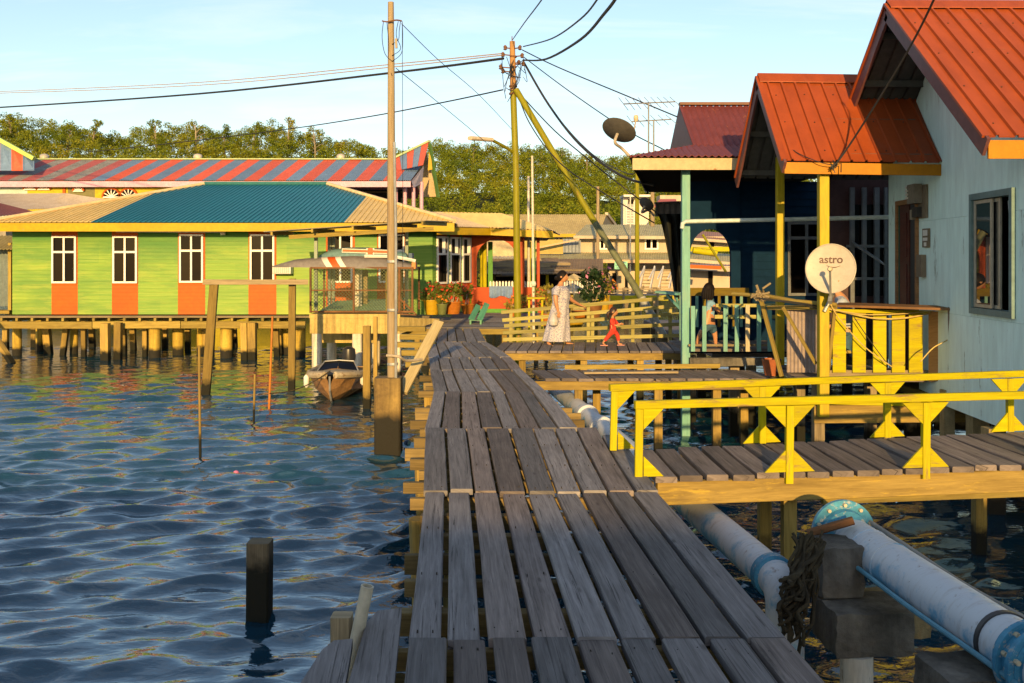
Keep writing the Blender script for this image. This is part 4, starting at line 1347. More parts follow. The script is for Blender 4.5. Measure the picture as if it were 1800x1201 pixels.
# upswept gable at the right end
g0, g1, g2 = P(690, 281, 60), P(753, 252, 58.5), P(722, 317, SD)
gp = [P(690, 281, 61.0), P(754, 250, 59.5), P(746, 292, 57.5), P(722, 317, 55.9)]
m = MB()
k = 5
top = [gp[0].lerp(gp[1], i / k) for i in range(k + 1)]
bot = [P(697, 300, 58.6).lerp(P(744, 290, 57.4), i / k) for i in range(k + 1)]
for i in range(k):
    m = MB(); m.plate([bot[i], bot[i + 1] - Vector((.01, 0, 0)), top[i + 1] - Vector((.01, 0, 0)), top[i]], (0, .05, -.02)); m.build('gable_sheet', SR_RED if i % 2 == 0 or i == 4 else SR_BLU, SH)
m = MB(); m.beam(gp[0] + Vector((0, 0, .04)), gp[1] + Vector((.05, 0, .06)), .25, .12); m.build('gable_trim', paint('pale_green_trim', (.42, .55, .30)), SH)
m = MB(); m.plate([P(755, 250, 59.4), P(760, 298, 59.4), P(752, 300, 59.4)], (0, .2, 0)); m.build('barge_board', FASC, SH)
m = MB(); m.plate([P(748, 262, 60), P(769, 346, 60), P(742, 346, 60), P(728, 318, 60)], (0, .3, 0)); m.build('gable_wall', paint('tan_gable', (.40, .30, .16)), SH)
m = MB(); m.beam(P(755, 252, 59.3), P(770, 347, 59.8), .2, .12); m.build('gable_trim', paint('dark_green_trim', (.08, .17, .05)), SH)
m = MB(); m.plate([P(723, 318, 55.9), P(745, 292, 57.3), P(742, 322, 57.3), P(727, 330, 56)], (0, .1, 0)); m.build('gable_end', paint('lilac_grey', (.36, .32, .40)), SH)
for px in (696, 712, 727, 741):
    m = MB(); m.cyl(P(px, 372, 57.2), P(px, 320, 57.2), .11, None, 10); m.build('column', PINK, SH, smooth=True)
m = MB(); m.box((sxp(620), SD + 2.5, 4), (sxp(700) - sxp(540), .2, 3.8)); m.build('dark_wall', DARKIN, SH)
# front walls with fan windows
for (pa, pb, mt) in ((-40, 40, paint('pale_blue_wall', (.45, .58, .56))), (40, 112, YWALL), (112, 160, paint('olive_wall', (.17, .16, .06))), (160, 330, YWALL), (330, 545, YWALL)):
    m = MB(); m.box(((sxp(pa) + sxp(pb)) / 2, SD + .6, 2.6), (sxp(pb) - sxp(pa), .15, 7.4)); m.build('wall', mt, SH)
m = MB(); m.box((sxp(106), SD + .48, Z(345, SD)), (.16, .08, 1.4)); m.build('corner_board', ORANGEM, SH)
def fan_window(pxc, pyb, r_px):
    c = P(pxc, pyb, SD + .45); r = r_px / FPX * SD
    m = MB(); m.plate([c + Vector((r * math.cos(math.pi * i / 12), 0, r * math.sin(math.pi * i / 12))) for i in range(13)], (0, .06, 0)); w = m.build('fan_window', GLASSD, SH)
    m = MB(); m.tube([c + Vector((r * 1.04 * math.cos(math.pi * i / 12), -.03, r * 1.04 * math.sin(math.pi * i / 12))) for i in range(13)], .07, 5); m.build('arch_trim', ORANGEM, w)
    m = MB()
    for a in range(1, 6):
        an = math.pi * a / 6; m.beam(c + Vector((0, -.03, 0)), c + Vector((r * .97 * math.cos(an), -.03, r * .97 * math.sin(an))), .05, .05)
    m.beam(c + Vector((-r, -.03, 0)), c + Vector((r, -.03, 0)), .06, .08)
    m.build('spokes', WHITEF, w)
for a_ in ((53, 333, 11), (77, 333, 11), (196, 347, 15), (226, 347, 15), (138, 336, 9)): fan_window(*a_)
for px, py in ((78, 275), (348, 275), (599, 275)):
    p = P(px, py + 4, RDp + .3)
    m = MB(); m.lathe(p - Vector((0, 0, .2)), [(.16, 0), (.18, .18), (.26, .22), (.28, .36), (.2, .46), (.06, .5)], 12); o = m.build('roof_ventilator', paint('vent_steel', (.62, .58, .5), rough=.35, metallic=.3), smooth=True)
    tag(o, {78: 'round metal ventilator at the left of the striped roof ridge', 348: 'round metal ventilator in the middle of the striped roof ridge', 599: 'round metal ventilator at the right of the striped roof ridge'}[px], 'ventilator', 'ventilators on the striped roof')
# striped wing with steep gable at far left
m = MB()
LW = thing('striped_wing', 'steep red and blue striped roof end with lime edge at the far left', 'house', (-30, 58, 0))
tp = [P(-60, 215, 58), P(0, 250, 57.2), P(58, 279, 56.5)]
for i in range(6):
    a_ = P(-60 + i * 20, 300, 56.3); b_ = P(-60 + (i + 1) * 20, 300, 56.3)
    yt0 = np.interp(-60 + i * 20, [-60, 0, 60], [215, 248, 280]); yt1 = np.interp(-60 + (i + 1) * 20, [-60, 0, 60], [215, 248, 280])
    m = MB(); m.plate([a_, b_, P(-60 + (i + 1) * 20, yt1, 57.6), P(-60 + i * 20, yt0, 57.6)], (0, .05, -.02)); m.build('roof_sheet', SR_BLU if i % 2 else SR_RED, LW)
m = MB(); m.beam(P(-62, 212, 57.5), P(60, 279, 57.4), .3, .22); m.build('verge_board', paint('lime_trim', (.45, .62, .16)), LW)
# grey and purple roofs in the gap at the left
GR = thing('grey_roof_house', 'low house with pale grey roof squeezed between green and striped houses', 'house', (-24, 50, 0))
m = MB(); tri_sheet(m, P(-40, 372, 46), P(240, 360, 46), P(-40, 341, 51), P(118, 340, 51)); m.build('roof_sheet', paint('pale_grey_roof', (.42, .37, .33), (.34, .29, .25), rough=.8, scale=1.5), GR)
m = MB(); tri_sheet(m, P(118, 362, 46.5), P(200, 352, 47), P(96, 350, 48), P(120, 341, 48)); m.build('roof_sheet', paint('pale_grey_roof', (.42, .37, .33)), GR)
m = MB(); m.box((-25, 50.5, 2.0), (14, 4, 3.6)); m.build('wall', paint('grey_wall', (.3, .27, .22)), GR)
PR = thing('purple_roof_house', 'dark purple roof corner showing above the left end of the green house', 'house', (-22, 40, 0))
m = MB(); tri_sheet(m, P(-40, 384, 38), P(66, 373, 38.4), P(-40, 350, 40), P(2, 358, 40)); m.build('roof_sheet', paint('purple_roof', (.13, .05, .06), (.1, .04, .05), rough=.6), PR)
m = MB(); m.box((X(-20, 39), 39.5, 1.5), (1.6, 1.5, 2.8)); m.build('wall', paint('grey_wall', (.3, .27, .22)), PR)
# tin shack at the left edge
TS = thing('tin_shack', 'dark corrugated tin shack at the left edge beside the green house', 'shack', (-16.3, 32, 0))
m = MB(); m.slope((X(-60, 31.5), 31.5, .3), (X(14, 31.5), 31.5, .3), (0, .0, 2.0), pitch=.12, amp=.015); m.build('wall_sheet', paint('tin_teal', (.16, .20, .20), rough=.5), TS)
m = MB(); m.slope((X(-60, 30.8), 30.8, 2.1), (X(21, 30.8), 30.8, 2.1), (0, 1.2, .45), pitch=.12, amp=.015); m.build('roof_sheet', paint('tin_olive', (.30, .25, .10), rough=.5), TS)
m = MB(); m.beam((X(18, 31.2), 31.2, -.1), (X(18, 31.2), 31.2, 2.3), .1, .1, up=(0, 1, 0)); m.build('corner_post', RAW, TS)
m = MB(); m.box((X(5, 31.1), 31.1, .15), (.7, .6, .1)); m.build('step', RAW, TS)

# ------------------------------------------------------------------ boat jetty with wire cage and canoes
JD = 25.5
def jx(px, D=JD): return X(px, D)
JT = thing('boat_jetty', 'raised concrete boat jetty on white columns with a rusty mesh cage', 'jetty', (-4, 26, WATER))
zt = Z(552, JD)
CONCJ = concrete('jetty_concrete', (.54, .41, .14), (.43, .31, .09))
m = MB(); m.box(((jx(545) + jx(704)) / 2, JD + 1.2, zt - .05), (jx(704) - jx(545), 2.6, .10)); m.build('deck_slab', CONCJ, JT)
m = MB(); m.box(((jx(546) + jx(703)) / 2, JD, zt - .30), (jx(703) - jx(546), .2, .40), 0, .01); m.build('edge_beam', CONCJ, JT)
m = MB(); m.plate([(jx(703) + .005, JD - .1, zt - .08), (jx(766), JD + 1.2, zt - .20), (jx(766), JD + 1.2, zt - .26), (jx(703) + .005, JD - .1, zt - .50)], (0, .18, 0)); m.build('haunch_beam', CONCJ, JT)
m = MB(); m.box((jx(596), JD + 1.4, zt - .68), (1.4, .15, .34)); m.build('cross_beam', CONCJ, JT)
COLW = concrete('white_column', (.74, .69, .58), (.66, .58, .42), wet=-1.05)
for px, D in ((557, JD), (628, JD), (583, JD + 1.5), (698, JD), (660, JD + 1.6), (697, JD + 1.7)):
    xx = X(px, D); m = MB(); m.cyl((xx, D, -2.3), (xx, D, zt - .5 if D == JD else zt - .12), .128, None, 18)
    m.lathe((xx, D, zt - .98), [(.128, 0), (.134, .01), (.128, .02)], 18); m.build('column', COLW, JT, smooth=True)
# cage
CD = JD + .02
cage = MB()
cx0, cx1, cz0, cz1 = jx(545), jx(726), Z(550, CD), Z(471, CD)
cm = (cz0 + cz1) / 2
def bar(m, a, b, r=.022): m.beam(a, b, r * 2, r * 2)
bar(cage, (cx0, CD, cz1), (cx1, CD, cz1)); bar(cage, (cx0, CD, cz0 + .03), (cx1, CD, cz0 + .03)); bar(cage, (cx0, CD, cm), (cx1, CD, cm), .016)
cage.build('cage_rail', RUST, JT)
for px in (546, 622, 702, 725):
    m = MB(); m.beam((jx(px), CD - .03, cz0), (jx(px), CD - .03, cz1), .05, .05, up=(0, 1, 0)); m.build('cage_post', RUST, JT)
for px in (546, 725):
    m = MB(); m.beam((jx(px), CD + 1.8, cz0), (jx(px), CD + 1.8, cz1), .05, .05, up=(0, 1, 0)); m.build('cage_post', RUST, JT)
    m = MB(); m.beam((jx(px), CD + .03, cz1), (jx(px), CD + 1.8, cz1), .045, .045); m.build('cage_rail', RUST, JT)
mesh_ = MB()
W_, H_ = cx1 - cx0, cz1 - cz0
st = .085
k = -H_
while k < W_:
    for sgn in (1, -1):
        u0 = max(0, k); u1 = min(W_, k + H_)
        if u1 - u0 > .02:
            za, zb = (u0 - k), (u1 - k)
            if sgn < 0: za, zb = H_ - za, H_ - zb
            mesh_.prism((cx0 + u0, CD + .012 * sgn, cz0 + za), (cx0 + u1, CD + .012 * sgn, cz0 + zb), [(-.0042, -.0042), (.0042, -.0042), (0, .006)])
    k += st
mesh_.build('wire_mesh', paint('mesh_green', (.11, .15, .07), (.09, .10, .04), rough=.6), JT, kind='stuff')
m = MB(); m.plate([(jx(556), CD + .25, cz0), (jx(700), CD + .25, cz0), (jx(700), CD + 1.6, cz0 + .30), (jx(572), CD + 1.6, cz0 + .22)], (0, 0, .02)); m.build('green_tarp', paint('pale_green_tarp', (.28, .44, .27), (.22, .36, .2)), JT)
for px, w, D, mt in ((629, 14, JD + .9, COLW), (641, 11, JD + 1.2, CONC), (682, 7, JD + .4, RAW), (697, 6, JD + .5, RAW), (706, 6, JD + .6, RUST)):
    m = MB(); m.beam((X(px, D), D, zt), (X(px, D), D, Z(474, D)), w / FPX * D, .14, up=(0, 1, 0)); m.build('storage_pillar', mt, JT)
m = MB(); m.beam((jx(704), CD - .05, cz0 + .35), (jx(732), CD - .05, cz0 - .04), .035, .035); m.beam((jx(702), CD - .05, cz0 - .03), (jx(732), CD - .05, cz0 - .05), .035, .035); m.build('cage_brace', RUST, JT)
# lean-to roof over the jetty
GREYGRN = paint('grey_green_post', (.27, .32, .25), (.22, .26, .2), rough=.6)
LT = thing('lean_to', 'thin lean-to roof on grey-green posts over the boat jetty', 'shelter', (-4, 26.5, 0))
for px, D, yb in ((555.5, JD + .25, 548), (579, JD + 1.5, 540), (586, JD + 1.55, 540), (715, JD + 1.4, 548)):
    m = MB(); m.beam((X(px, D), D, Z(yb, D)), (X(px, D), D, Z(408, D)), .085, .085, up=(0, 1, 0)); m.build('post', GREYGRN, LT)
ra, rb_ = P(463, 408, 25.0), P(748, 389, 25.0)
rc, rd_ = P(500, 415, 27.6), P(790, 398, 27.6)
m = MB(); m.plate([ra, rb_, rd_ + Vector((0, 0, .12)), rc + Vector((0, 0, .12))], (0, 0, .02)); m.build('roof_sheet', paint('lean_roof', (.26, .22, .13), (.16, .14, .09), rough=.6), LT)
m = MB(); m.beam(P(508, 417, 25.35), P(762, 402, 25.35), .05, .1); m.build('purlin', RAW, LT)
for u in (.05, .3, .55, .8, .98):
    m = MB(); m.beam(ra.lerp(rb_, u) - Vector((0, 0, .05)), rc.lerp(rd_, u) + Vector((0, 0, .06)), .05, .09); m.build('rafter', RAW, LT)

# canoes lying upside down on the cage
def canoe(name, pts_, D, width, mats, label, bands):
    """pts_: px, keel py, gunwale py along the hull"""
    t = thing(name, label, 'canoe', (X(pts_[len(pts_) // 2][0], D), D, Z(pts_[len(pts_) // 2][2], D)), 'canoes stored on the cage')
    def ring(px, yk, yg, w):
        zc, zg = Z(yk, D), Z(yg, D)
        xx = X(px, D)
        return [Vector((xx, D + w * math.cos(math.pi * k / 8) * -1 * (1 if 1 else 1), zg + (zc - zg) * math.sin(math.pi * k / 8) ** .7)) for k in range(9)]
    def interp(px):
        a = [p[0] for p in pts_]
        return (float(np.interp(px, a, [p[1] for p in pts_])), float(np.interp(px, a, [p[2] for p in pts_])), float(np.interp(px, a, [p[3] for p in pts_])))
    p0, p1 = pts_[0][0], pts_[-1][0]
    edges = sorted(set([p0, p1] + [e_ for b_ in bands for e_ in b_[:2]]))
    for i in range(len(edges) - 1):
        ea_, eb_ = edges[i], edges[i + 1]
        mt = mats
        nm = 'hull'
        lean = 0
        for b_ in bands:
            if abs(b_[0] - ea_) < .1: mt = b_[2]; nm = 'painted_band'
        n = max(2, int((eb_ - ea_) / 8))
        V, F = [], []
        for k in range(n + 1):
            px = ea_ + (eb_ - ea_) * k / n
            yk, yg, w = interp(px)
            r_ = ring(px, yk, yg, w * width)
            for q in r_:      # painted bands run aslant
                q.x += (r_[0].z - q.z) * .7
            V += r_
        for k in range(n):
            for j in range(8): F.append([k * 9 + j, (k + 1) * 9 + j, (k + 1) * 9 + j + 1, k * 9 + j + 1])
            F.append([k * 9, k * 9 + 8, (k + 1) * 9 + 8, (k + 1) * 9])
        F.append([j for j in range(9)]); F.append([n * 9 + j for j in reversed(range(9))])
        m = MB(); m.add(V, F); m.build(nm, mt, t, smooth=True)
    return t
GREYH = paint('grey_hull', (.20, .185, .185), (.14, .13, .13), rough=.5, scale=2)
TEALH = paint('teal_hull', (.14, .25, .27), (.11, .20, .22), rough=.45, scale=2)
BANDR = paint('band_red', (.62, .10, .02), rough=.45)
c1 = canoe('canoe', [(480, 468, 470, .03), (500, 463, 470, .35), (530, 456, 470, .7), (580, 452, 471, .95), (640, 450, 472, 1), (690, 453, 473, .95), (722, 461, 474, .8), (730, 463, 474, .75)], JD + .35, .36, GREYH,
           'grey upturned canoe with white and red bands lying on the wire cage', [(579, 590, WHITEP), (590, 604, BANDR), (604, 614, WHITEP)])
m = MB(); q = [P(px, py, JD + .02) for px, py in ((640, 452.5), (690, 453), (722, 459), (730, 461))]
m = MB(); m.tube([p + Vector((0, .10, .03)) for p in q], .045, 6); m.build('white_strake', WHITEP, c1, smooth=True)
m = MB(); m.box((X(729, JD + .35), JD + .3, Z(467, JD + .3)), (.10, .5, .17)); m.build('transom', paint('stern_orange', (.55, .22, .06)), c1)
c2 = canoe('canoe', [(562, 450, 452, .03), (575, 445, 452, .4), (592, 439, 452, .7), (620, 435, 452, .95), (660, 435, 453, 1), (695, 440, 454, .95), (720, 444, 455, .8)], JD + .75, .36, TEALH,
           'teal upturned canoe with a red crossed flag stripe on the cage', [])
m = MB(); m.box((X(723, JD + .7), JD + .7, Z(450, JD + .7)), (.09, .45, .14)); m.build('transom', paint('stern_blue', (.05, .10, .19)), c2)
# red stripe with white edging and a crossed star painted on the teal hull
fy = JD + .385
def strip(pa, pb, w, mat_, nm, o_=0.0):
    a_, b_ = P(pa[0], pa[1], fy), P(pb[0], pb[1], fy)
    d_ = (b_ - a_).normalized(); u_ = Vector((-d_.z, 0, d_.x)) * (w / 2)
    m = MB(); m.plate([a_ - u_ - Vector((0, o_, 0)), b_ - u_ - Vector((0, o_, 0)), b_ + u_ - Vector((0, o_, 0)), a_ + u_ - Vector((0, o_, 0))], (0, .012, 0)); m.build(nm, mat_, c2)
strip((601, 440.5), (694, 443.5), .105, WHITEP, 'flag_border', .0)
strip((602, 440.5), (694, 443.5), .065, BANDR, 'flag_stripe', .006)
for an in (0, 35, 90, 145):
    dx, dy = math.cos(math.radians(an)) * 8.5, math.sin(math.radians(an)) * 8.0
    if an in (35, 145): strip((651 - dx, 442 + dy), (651 + dx, 442 - dy), .05, WHITEP, 'flag_border', .009 + an * .00003)
for an in (20, 55, 90, 125, 160):
    dx, dy = math.cos(math.radians(an)) * 5.5, math.sin(math.radians(an)) * 6.0
    strip((651 - dx, 442 + dy), (651 + dx, 442 - dy), .045, BANDR, 'flag_ray', .016 + an * .00005)

# ------------------------------------------------------------------ motor boat
CREAMB = paint('cream_boat_paint', (.48, .42, .30), (.38, .31, .20), rough=.45, scale=3, wear=(.22, .14, .07), wear_amt=.2)
BT = thing('motor_boat', 'small cream and brown motor boat moored in front of the white columns', 'boat', (-3.7, 21.6, WATER))
def boat():
    yaw = math.radians(-3)
    cx_, cy_ = P(586, 690, 20.8).x, 20.4
    ca, sa = math.cos(yaw), math.sin(yaw)
    def W(l, s, z):   # l backwards from the bow, s to the right
        return Vector((cx_ + s * ca + l * sa, cy_ - s * sa + l * ca, z))
    # stations: l, half beam at sheer, half beam at chine, z sheer, z chine, z keel
    st = [(0.0, .10, .04, -.60, -.72, -.92), (.22, .33, .18, -.62, -.86, -1.12), (.65, .50, .36, -.66, -.97, -1.28), (1.4, .60, .50, -.70, -1.05, -1.35), (2.4, .63, .56, -.75, -1.08, -1.36), (3.4, .61, .56, -.78, -1.08, -1.36)]
    secs = []
    for l, hs, hc, zs, zc, zk in st:
        secs.append([W(l, -hs, zs), W(l, -hc, zc), W(l, 0, zk), W(l, hc, zc), W(l, hs, zs)])
    V = [p for s in secs for p in s]; F = []
    for k in range(len(st) - 1):
        for j in range(4): F.append([k * 5 + j, k * 5 + j + 1, (k + 1) * 5 + j + 1, (k + 1) * 5 + j])
    F.append([(len(st) - 1) * 5 + j for j in range(5)])
    m = MB(); m.add(V, F)
    o = m.build('hull', paint('brown_hull', (.42, .24, .10), (.22, .12, .05), rough=.25, scale=2.5, grime=.35), BT, smooth=False)
    # gunwale band, both sides
    for sgn in (-1, 1):
        m = MB(); m.tube([W(l, sgn * (hs + .01), zs + .0) for l, hs, hc, zs, zc, zk in st], .075, 8); m.build('gunwale', CREAMB, BT, smooth=True)
    # foredeck
    dk = []
    V, F = [], []
    for l, hs, hc, zs, zc, zk in st[:4]:
        V += [W(l, -hs, zs + .02), W(l, 0, zs + .08), W(l, hs, zs + .02)]
    for k in range(3):
        for j in range(2): F.append([k * 3 + j, k * 3 + j + 1, (k + 1) * 3 + j + 1, (k + 1) * 3 + j])
    m = MB(); m.add(V, F); m.build('foredeck', CREAMB, BT, smooth=True)
    m = MB(); m.plate([W(1.4, -.56, -.76), W(1.4, .56, -.76), W(3.3, .56, -.84), W(3.3, -.56, -.84)], (0, 0, -.04)); m.build('floor', CONCD, BT)
    # raked windscreen
    m = MB(); m.plate([W(1.35, -.42, -.64), W(1.25, 0.0, -.60), W(1.6, 0.0, -.46), W(1.65, -.30, -.49)], (0, .02, 0)); m.plate([W(1.25, .01, -.60), W(1.35, .42, -.64), W(1.65, .30, -.49), W(1.6, .01, -.46)], (0, .02, 0))
    m.build('windscreen', GLASSD, BT)
    m = MB(); m.tube([W(1.33, -.44, -.65), W(1.63, -.32, -.48), W(1.58, 0, -.45), W(1.63, .32, -.48), W(1.33, .44, -.65)], .016, 6); m.build('screen_frame', STEEL, BT)
    m = MB(); m.lathe(W(3.5, 0, -.75), [(.14, 0), (.17, .2), (.15, .38), (.05, .44)], 12); m.beam(W(3.5, 0, -1.4), W(3.5, 0, -.72), .1, .2); m.build('outboard_motor', plain('motor_black', (.02, .02, .022), .35), BT, smooth=True)
    m = MB(); m.tube([W(-.03, 0, -.62), W(.0, 0, -.92), W(.2, 0, -1.14), W(.6, 0, -1.3)], .022, 6); m.build('stem_strip', STEEL, BT)
    for s_, l_ in ((-.56, .55), (.58, .9)):
        m = MB(); p = W(l_, s_, -.78); m.lathe(p, [(.02, -.14), (.055, -.10), (.06, .08), (.02, .13)], 10); m.build('fender', WHITEP, BT, smooth=True)
    return W
BW_ = boat()
m = MB(); a_, b_ = BW_(.05, 0, -.52), P(474, 692, 19.6)
m.tube([a_.lerp(b_, u) - Vector((0, 0, .12 * math.sin(u * math.pi))) for u in [i / 8 for i in range(9)]], .012, 5); o = m.build('mooring_rope', paint('old_rope', (.12, .095, .05))); tag(o, 'thin mooring rope from the boat bow to the orange stake', 'rope')

# ------------------------------------------------------------------ stakes and frames in the water
def stake(px0, y0, px1, y1, D, w, mat_, label, sq=True, name='stake', group='stakes standing in the water'):
    a_ = P(px0, y0, D); b_ = P(px1, y1, D)
    d_ = (b_ - a_)
    b_ = a_ + d_ * ((a_.z + 2.3) / max(.05, (a_.z - b_.z)))
    m = MB()
    if sq: m.beam(b_, a_, w, w, c=w * .08, up=(0, 1, 0))
    else: m.cyl(b_, a_, w / 2, w / 2 * .85, 10)
    o = m.build(name, mat_, smooth=not sq); return tag(o, label, name.replace('_', ' '), group)
stake(457, 951, 456, 1085, 8.25, .185, POSTD, 'thick dark square post alone in the near water', name='mooring_post', group=None)
stake(350, 608, 352, 803, 15.0, .045, POST, 'tall thin stake nearest the camera on the left water', sq=False)
stake(448, 658, 446, 740, 18.3, .045, POST, 'short thin stake between the frame and the near post', sq=False)
stake(479, 556, 473, 720, 19.7, .05, paint('orange_pole', (.45, .17, .03), (.35, .12, .02), rough=.6), 'thin orange stake tied to the boat rope', sq=False)
FR = thing('timber_gantry', 'rough timber frame of two posts and a crossbar in front of the green house', 'gantry', (X(440, 22.2), 22.2, WATER))
for (a_, b_, w) in (((377, 492, 22.0), (354, 720, 22.0), .19), ((514, 490, 22.6), (512, 700, 22.6), .155)):
    m = MB(); m.beam(P(*b_) - Vector((0, 0, .9)), P(*a_), w, .09, c=.008, up=(0, 1, 0)); m.build('post', POST, FR)
m = MB(); m.beam(P(356, 496, 21.9), P(542, 496, 22.45), .06, .115, c=.006); m.build('crossbar', RAWG, FR)
for (px, yt, yb, D, w, lab) in ((645, 573, 720, 19.8, .145, 'rough square timber pile right of the motor boat'), (660, 557, 700, 21.5, .085, 'slim timber pile between the boat pile and the wooden pole')):
    stake(px, yt, px, yb, D, w, POST, lab, name='timber_pile', group=None)
# ------------------------------------------------------------------ turquoise house
TURQ = paint('turquoise_wall', (.74, .94, .89), (.67, .87, .81), rough=.6, scale=.8, grime=.16, wear=(.34, .42, .38), wear_amt=.10, streak=(1.6, 1.6, .35))
PFASC = paint('orange_fascia', (.42, .17, .003), (.36, .14, .003), rough=.5, grime=.15)
REDROOF = paint('orange_red_roof', (.31, .064, .016), (.25, .050, .014), rough=.45, scale=.7, grime=.22, wear=(.24, .055, .02), wear_amt=.12, streak=(1.2, .5, .5))
BARGE = paint('maroon_barge_board', (.16, .065, .06), (.12, .05, .05), rough=.5)
UNDER = paint('roof_underside', (.10, .10, .09), (.07, .07, .065), rough=.7)
TH = thing('turquoise_house', 'pale turquoise house with orange-red ribbed metal roof on the right', 'house', (8, 13, -.2))
def tw(D, z, o=0.0): return Vector((4.84 + .065 * D - o, D + o * .065, z))
def twp(Da, Db, za, zb, o0, o1): # box on the wall between offsets o0 (outer) and o1
    m = MB(); g = .002
    m.plate([tw(Da + g, za + g, o0), tw(Db - g, za + g, o0), tw(Db - g, zb - g, o0), tw(Da + g, zb - g, o0)], tw(0, 0, o1) - tw(0, 0, o0)); return m
ds = [10.6, 11.05, 12.1, 12.42, 13.3, 14.08, 15.03, 15.45]
zs = [-.16, 1.06, 1.18, 2.30, 2.48, 2.64, 3.3]
WD, WZ = (11.05, 12.1), (1.18, 2.48)
DD, DZ = (14.08, 15.03), (.1, 2.64)
panels = [(10.6, 11.05, -.16, 1.06), (11.05, 11.75, -.16, 1.06), (11.75, 12.95, -.16, 1.06), (12.95, 14.08, -.16, 1.06), (15.03, 15.45, -.16, 1.06),
          (10.6, 11.05, 1.06, 2.30), (12.1, 12.95, 1.06, 2.30), (12.95, 14.08, 1.06, 2.30), (15.03, 15.45, 1.06, 2.30), (11.05, 12.1, 1.06, 1.18),
          (10.6, 11.05, 2.30, 3.2), (11.05, 11.5, 2.48, 3.6), (11.5, 12.1, 2.48, 3.9), (12.1, 13.3, 2.30, 4.4), (13.3, 14.08, 2.30, 3.9), (14.08, 15.03, 2.64, 3.5), (15.03, 15.45, 2.30, 3.15)]
def roof_z(D): return 5.07 - abs(D - 12.9) * .76
for (a_, b_, c_, d_) in panels:
    m = MB(); g = .0013
    za, zb = d_ - g, d_ - g
    if c_ >= 2.29: za, zb = min(roof_z(a_) - .06, 5), min(roof_z(b_) - .06, 5)
    if a_ == 12.1 and c_ > 2: # apex panel
        m.plate([tw(a_ + g, c_ + g), tw(b_ - g, c_ + g), tw(b_ - g, zb), tw(12.9, roof_z(12.9) - .06), tw(a_ + g, za)], tw(0, 0, -.08) - tw(0, 0))
    else:
        m.plate([tw(a_ + g, c_ + g), tw(b_ - g, c_ + g), tw(b_ - g, zb), tw(a_ + g, za)], tw(0, 0, -.08) - tw(0, 0))
    m.build('wall_panel', TURQ, TH)
m = MB(); m.plate([tw(10.65, -.1, -.13), tw(15.4, -.1, -.13), tw(15.4, 3.0, -.13), tw(12.9, 4.85, -.13), tw(10.65, 3.0, -.13)], (.9, 0, 0)); 
m = MB(); m.box((6.9, 13.2, 1.4), (.1, 4.4, 3)); m.build('inner_partition', DARKIN, TH)
m = MB(); m.box((8.9, 10.6, 1.45), (6.7, .1, 3.2)); m.build('front_wall', TURQ, TH)
m = MB(); m.box((8.9, 15.4, 1.45), (6.1, .1, 3.2)); m.build('back_wall', TURQ, TH)
m = MB(); m.box((8.9, 13.0, -.12), (6.4, 4.7, .1)); m.build('floor', RAW, TH)
for i in range(21):  # boards added at the back to darken the water under the house
    m = MB(); m.box((6.05 + i * .30, 15.36, -.52), (.27, .04, .68)); m.build('shade_board', POSTD, TH)
for xx in (6.2, 7.8, 9.4, 11.0):
    for yy in (10.9, 13.2, 15.2):
        m = MB(); m.beam((xx, yy, -2.3), (xx, yy, -.18), .18, .18); m.build('pile', POSTD, TH)
ra, rb_ = Vector((4.87, 10.2, 3.02)), Vector((13.0, 10.3, 3.02))
UF = Vector((0, 2.7, 2.05))
m = MB(); m.slope(ra, rb_, UF, pitch=.205, amp=.03, style='rib'); m.build('roof_slope', REDROOF, TH)
m = MB(); m.slope(Vector((4.87, 15.6, 3.02)), Vector((13.0, 15.7, 3.02)), Vector((0, -2.7, 2.05)), pitch=.205, amp=.03, style='rib'); m.build('roof_slope', REDROOF, TH)
ap = ra + UF
m = MB(); m.plate([ap + Vector((-.02, -.16, -.085)), ap + Vector((8.2, -.06, -.085)), ap + Vector((8.2, .1, .045)), ap + Vector((-.02, 0, .045))], (0, 0, .014))
m.plate([ap + Vector((-.02, .16, -.085)), ap + Vector((8.2, .26, -.085)), ap + Vector((8.2, .1, .046)), ap + Vector((-.02, 0, .046))], (0, 0, .014)); m.build('ridge_cap', REDROOF, TH)
for (p, q) in ((ra, ap), (Vector((4.87, 15.6, 3.02)), ap)):
    m = MB(); m.beam(p + Vector((-.01, 0, -.11)), q + Vector((-.01, 0, -.11)), .035, .2); m.build('barge_board', BARGE, TH)
    m = MB(); m.beam(p + Vector((-.01, 0, .0)), q + Vector((-.01, 0, .0)), .09, .03); m.build('verge_trim', REDROOF, TH)
m = MB(); m.beam(ra + Vector((.02, .03, -.13)), rb_ + Vector((0, .03, -.13)), .03, .19); m.build('eave_fascia', PFASC, TH)
for u in (.12, .37, .62, .87):
    for s_ in (0, 1):
        pz = ra.lerp(ap, u) if s_ == 0 else Vector((4.87, 15.6, 3.02)).lerp(ap, u)
        m = MB(); m.beam(pz + Vector((.03, 0, -.07)), pz + Vector((1.0, 0, -.07)), .05, .09); m.build('purlin', UNDER, TH)
def screws(parent, A_, E_, U_, nu, nvv, off):
    m = MB(); n_ = V3(E_).cross(V3(U_)).normalized()
    if n_.z < 0: n_ = -n_
    for i in range(nu):
        for j in range(nvv):
            p = V3(A_) + V3(E_) * ((i + off) / nu) + V3(U_) * ((j + .3 + R.uniform(-.02, .02)) / nvv) + n_ * .004
            m.lathe(p, [(.011, -.004), (.009, .006)], 6, axis=n_)
    m.build('roof_screws', plain('screw_dark', (.07, .03, .02), .6), parent, kind='stuff')
screws(TH, ra, Vector((4.1, .05, 0)), UF, 10, 4, .4)
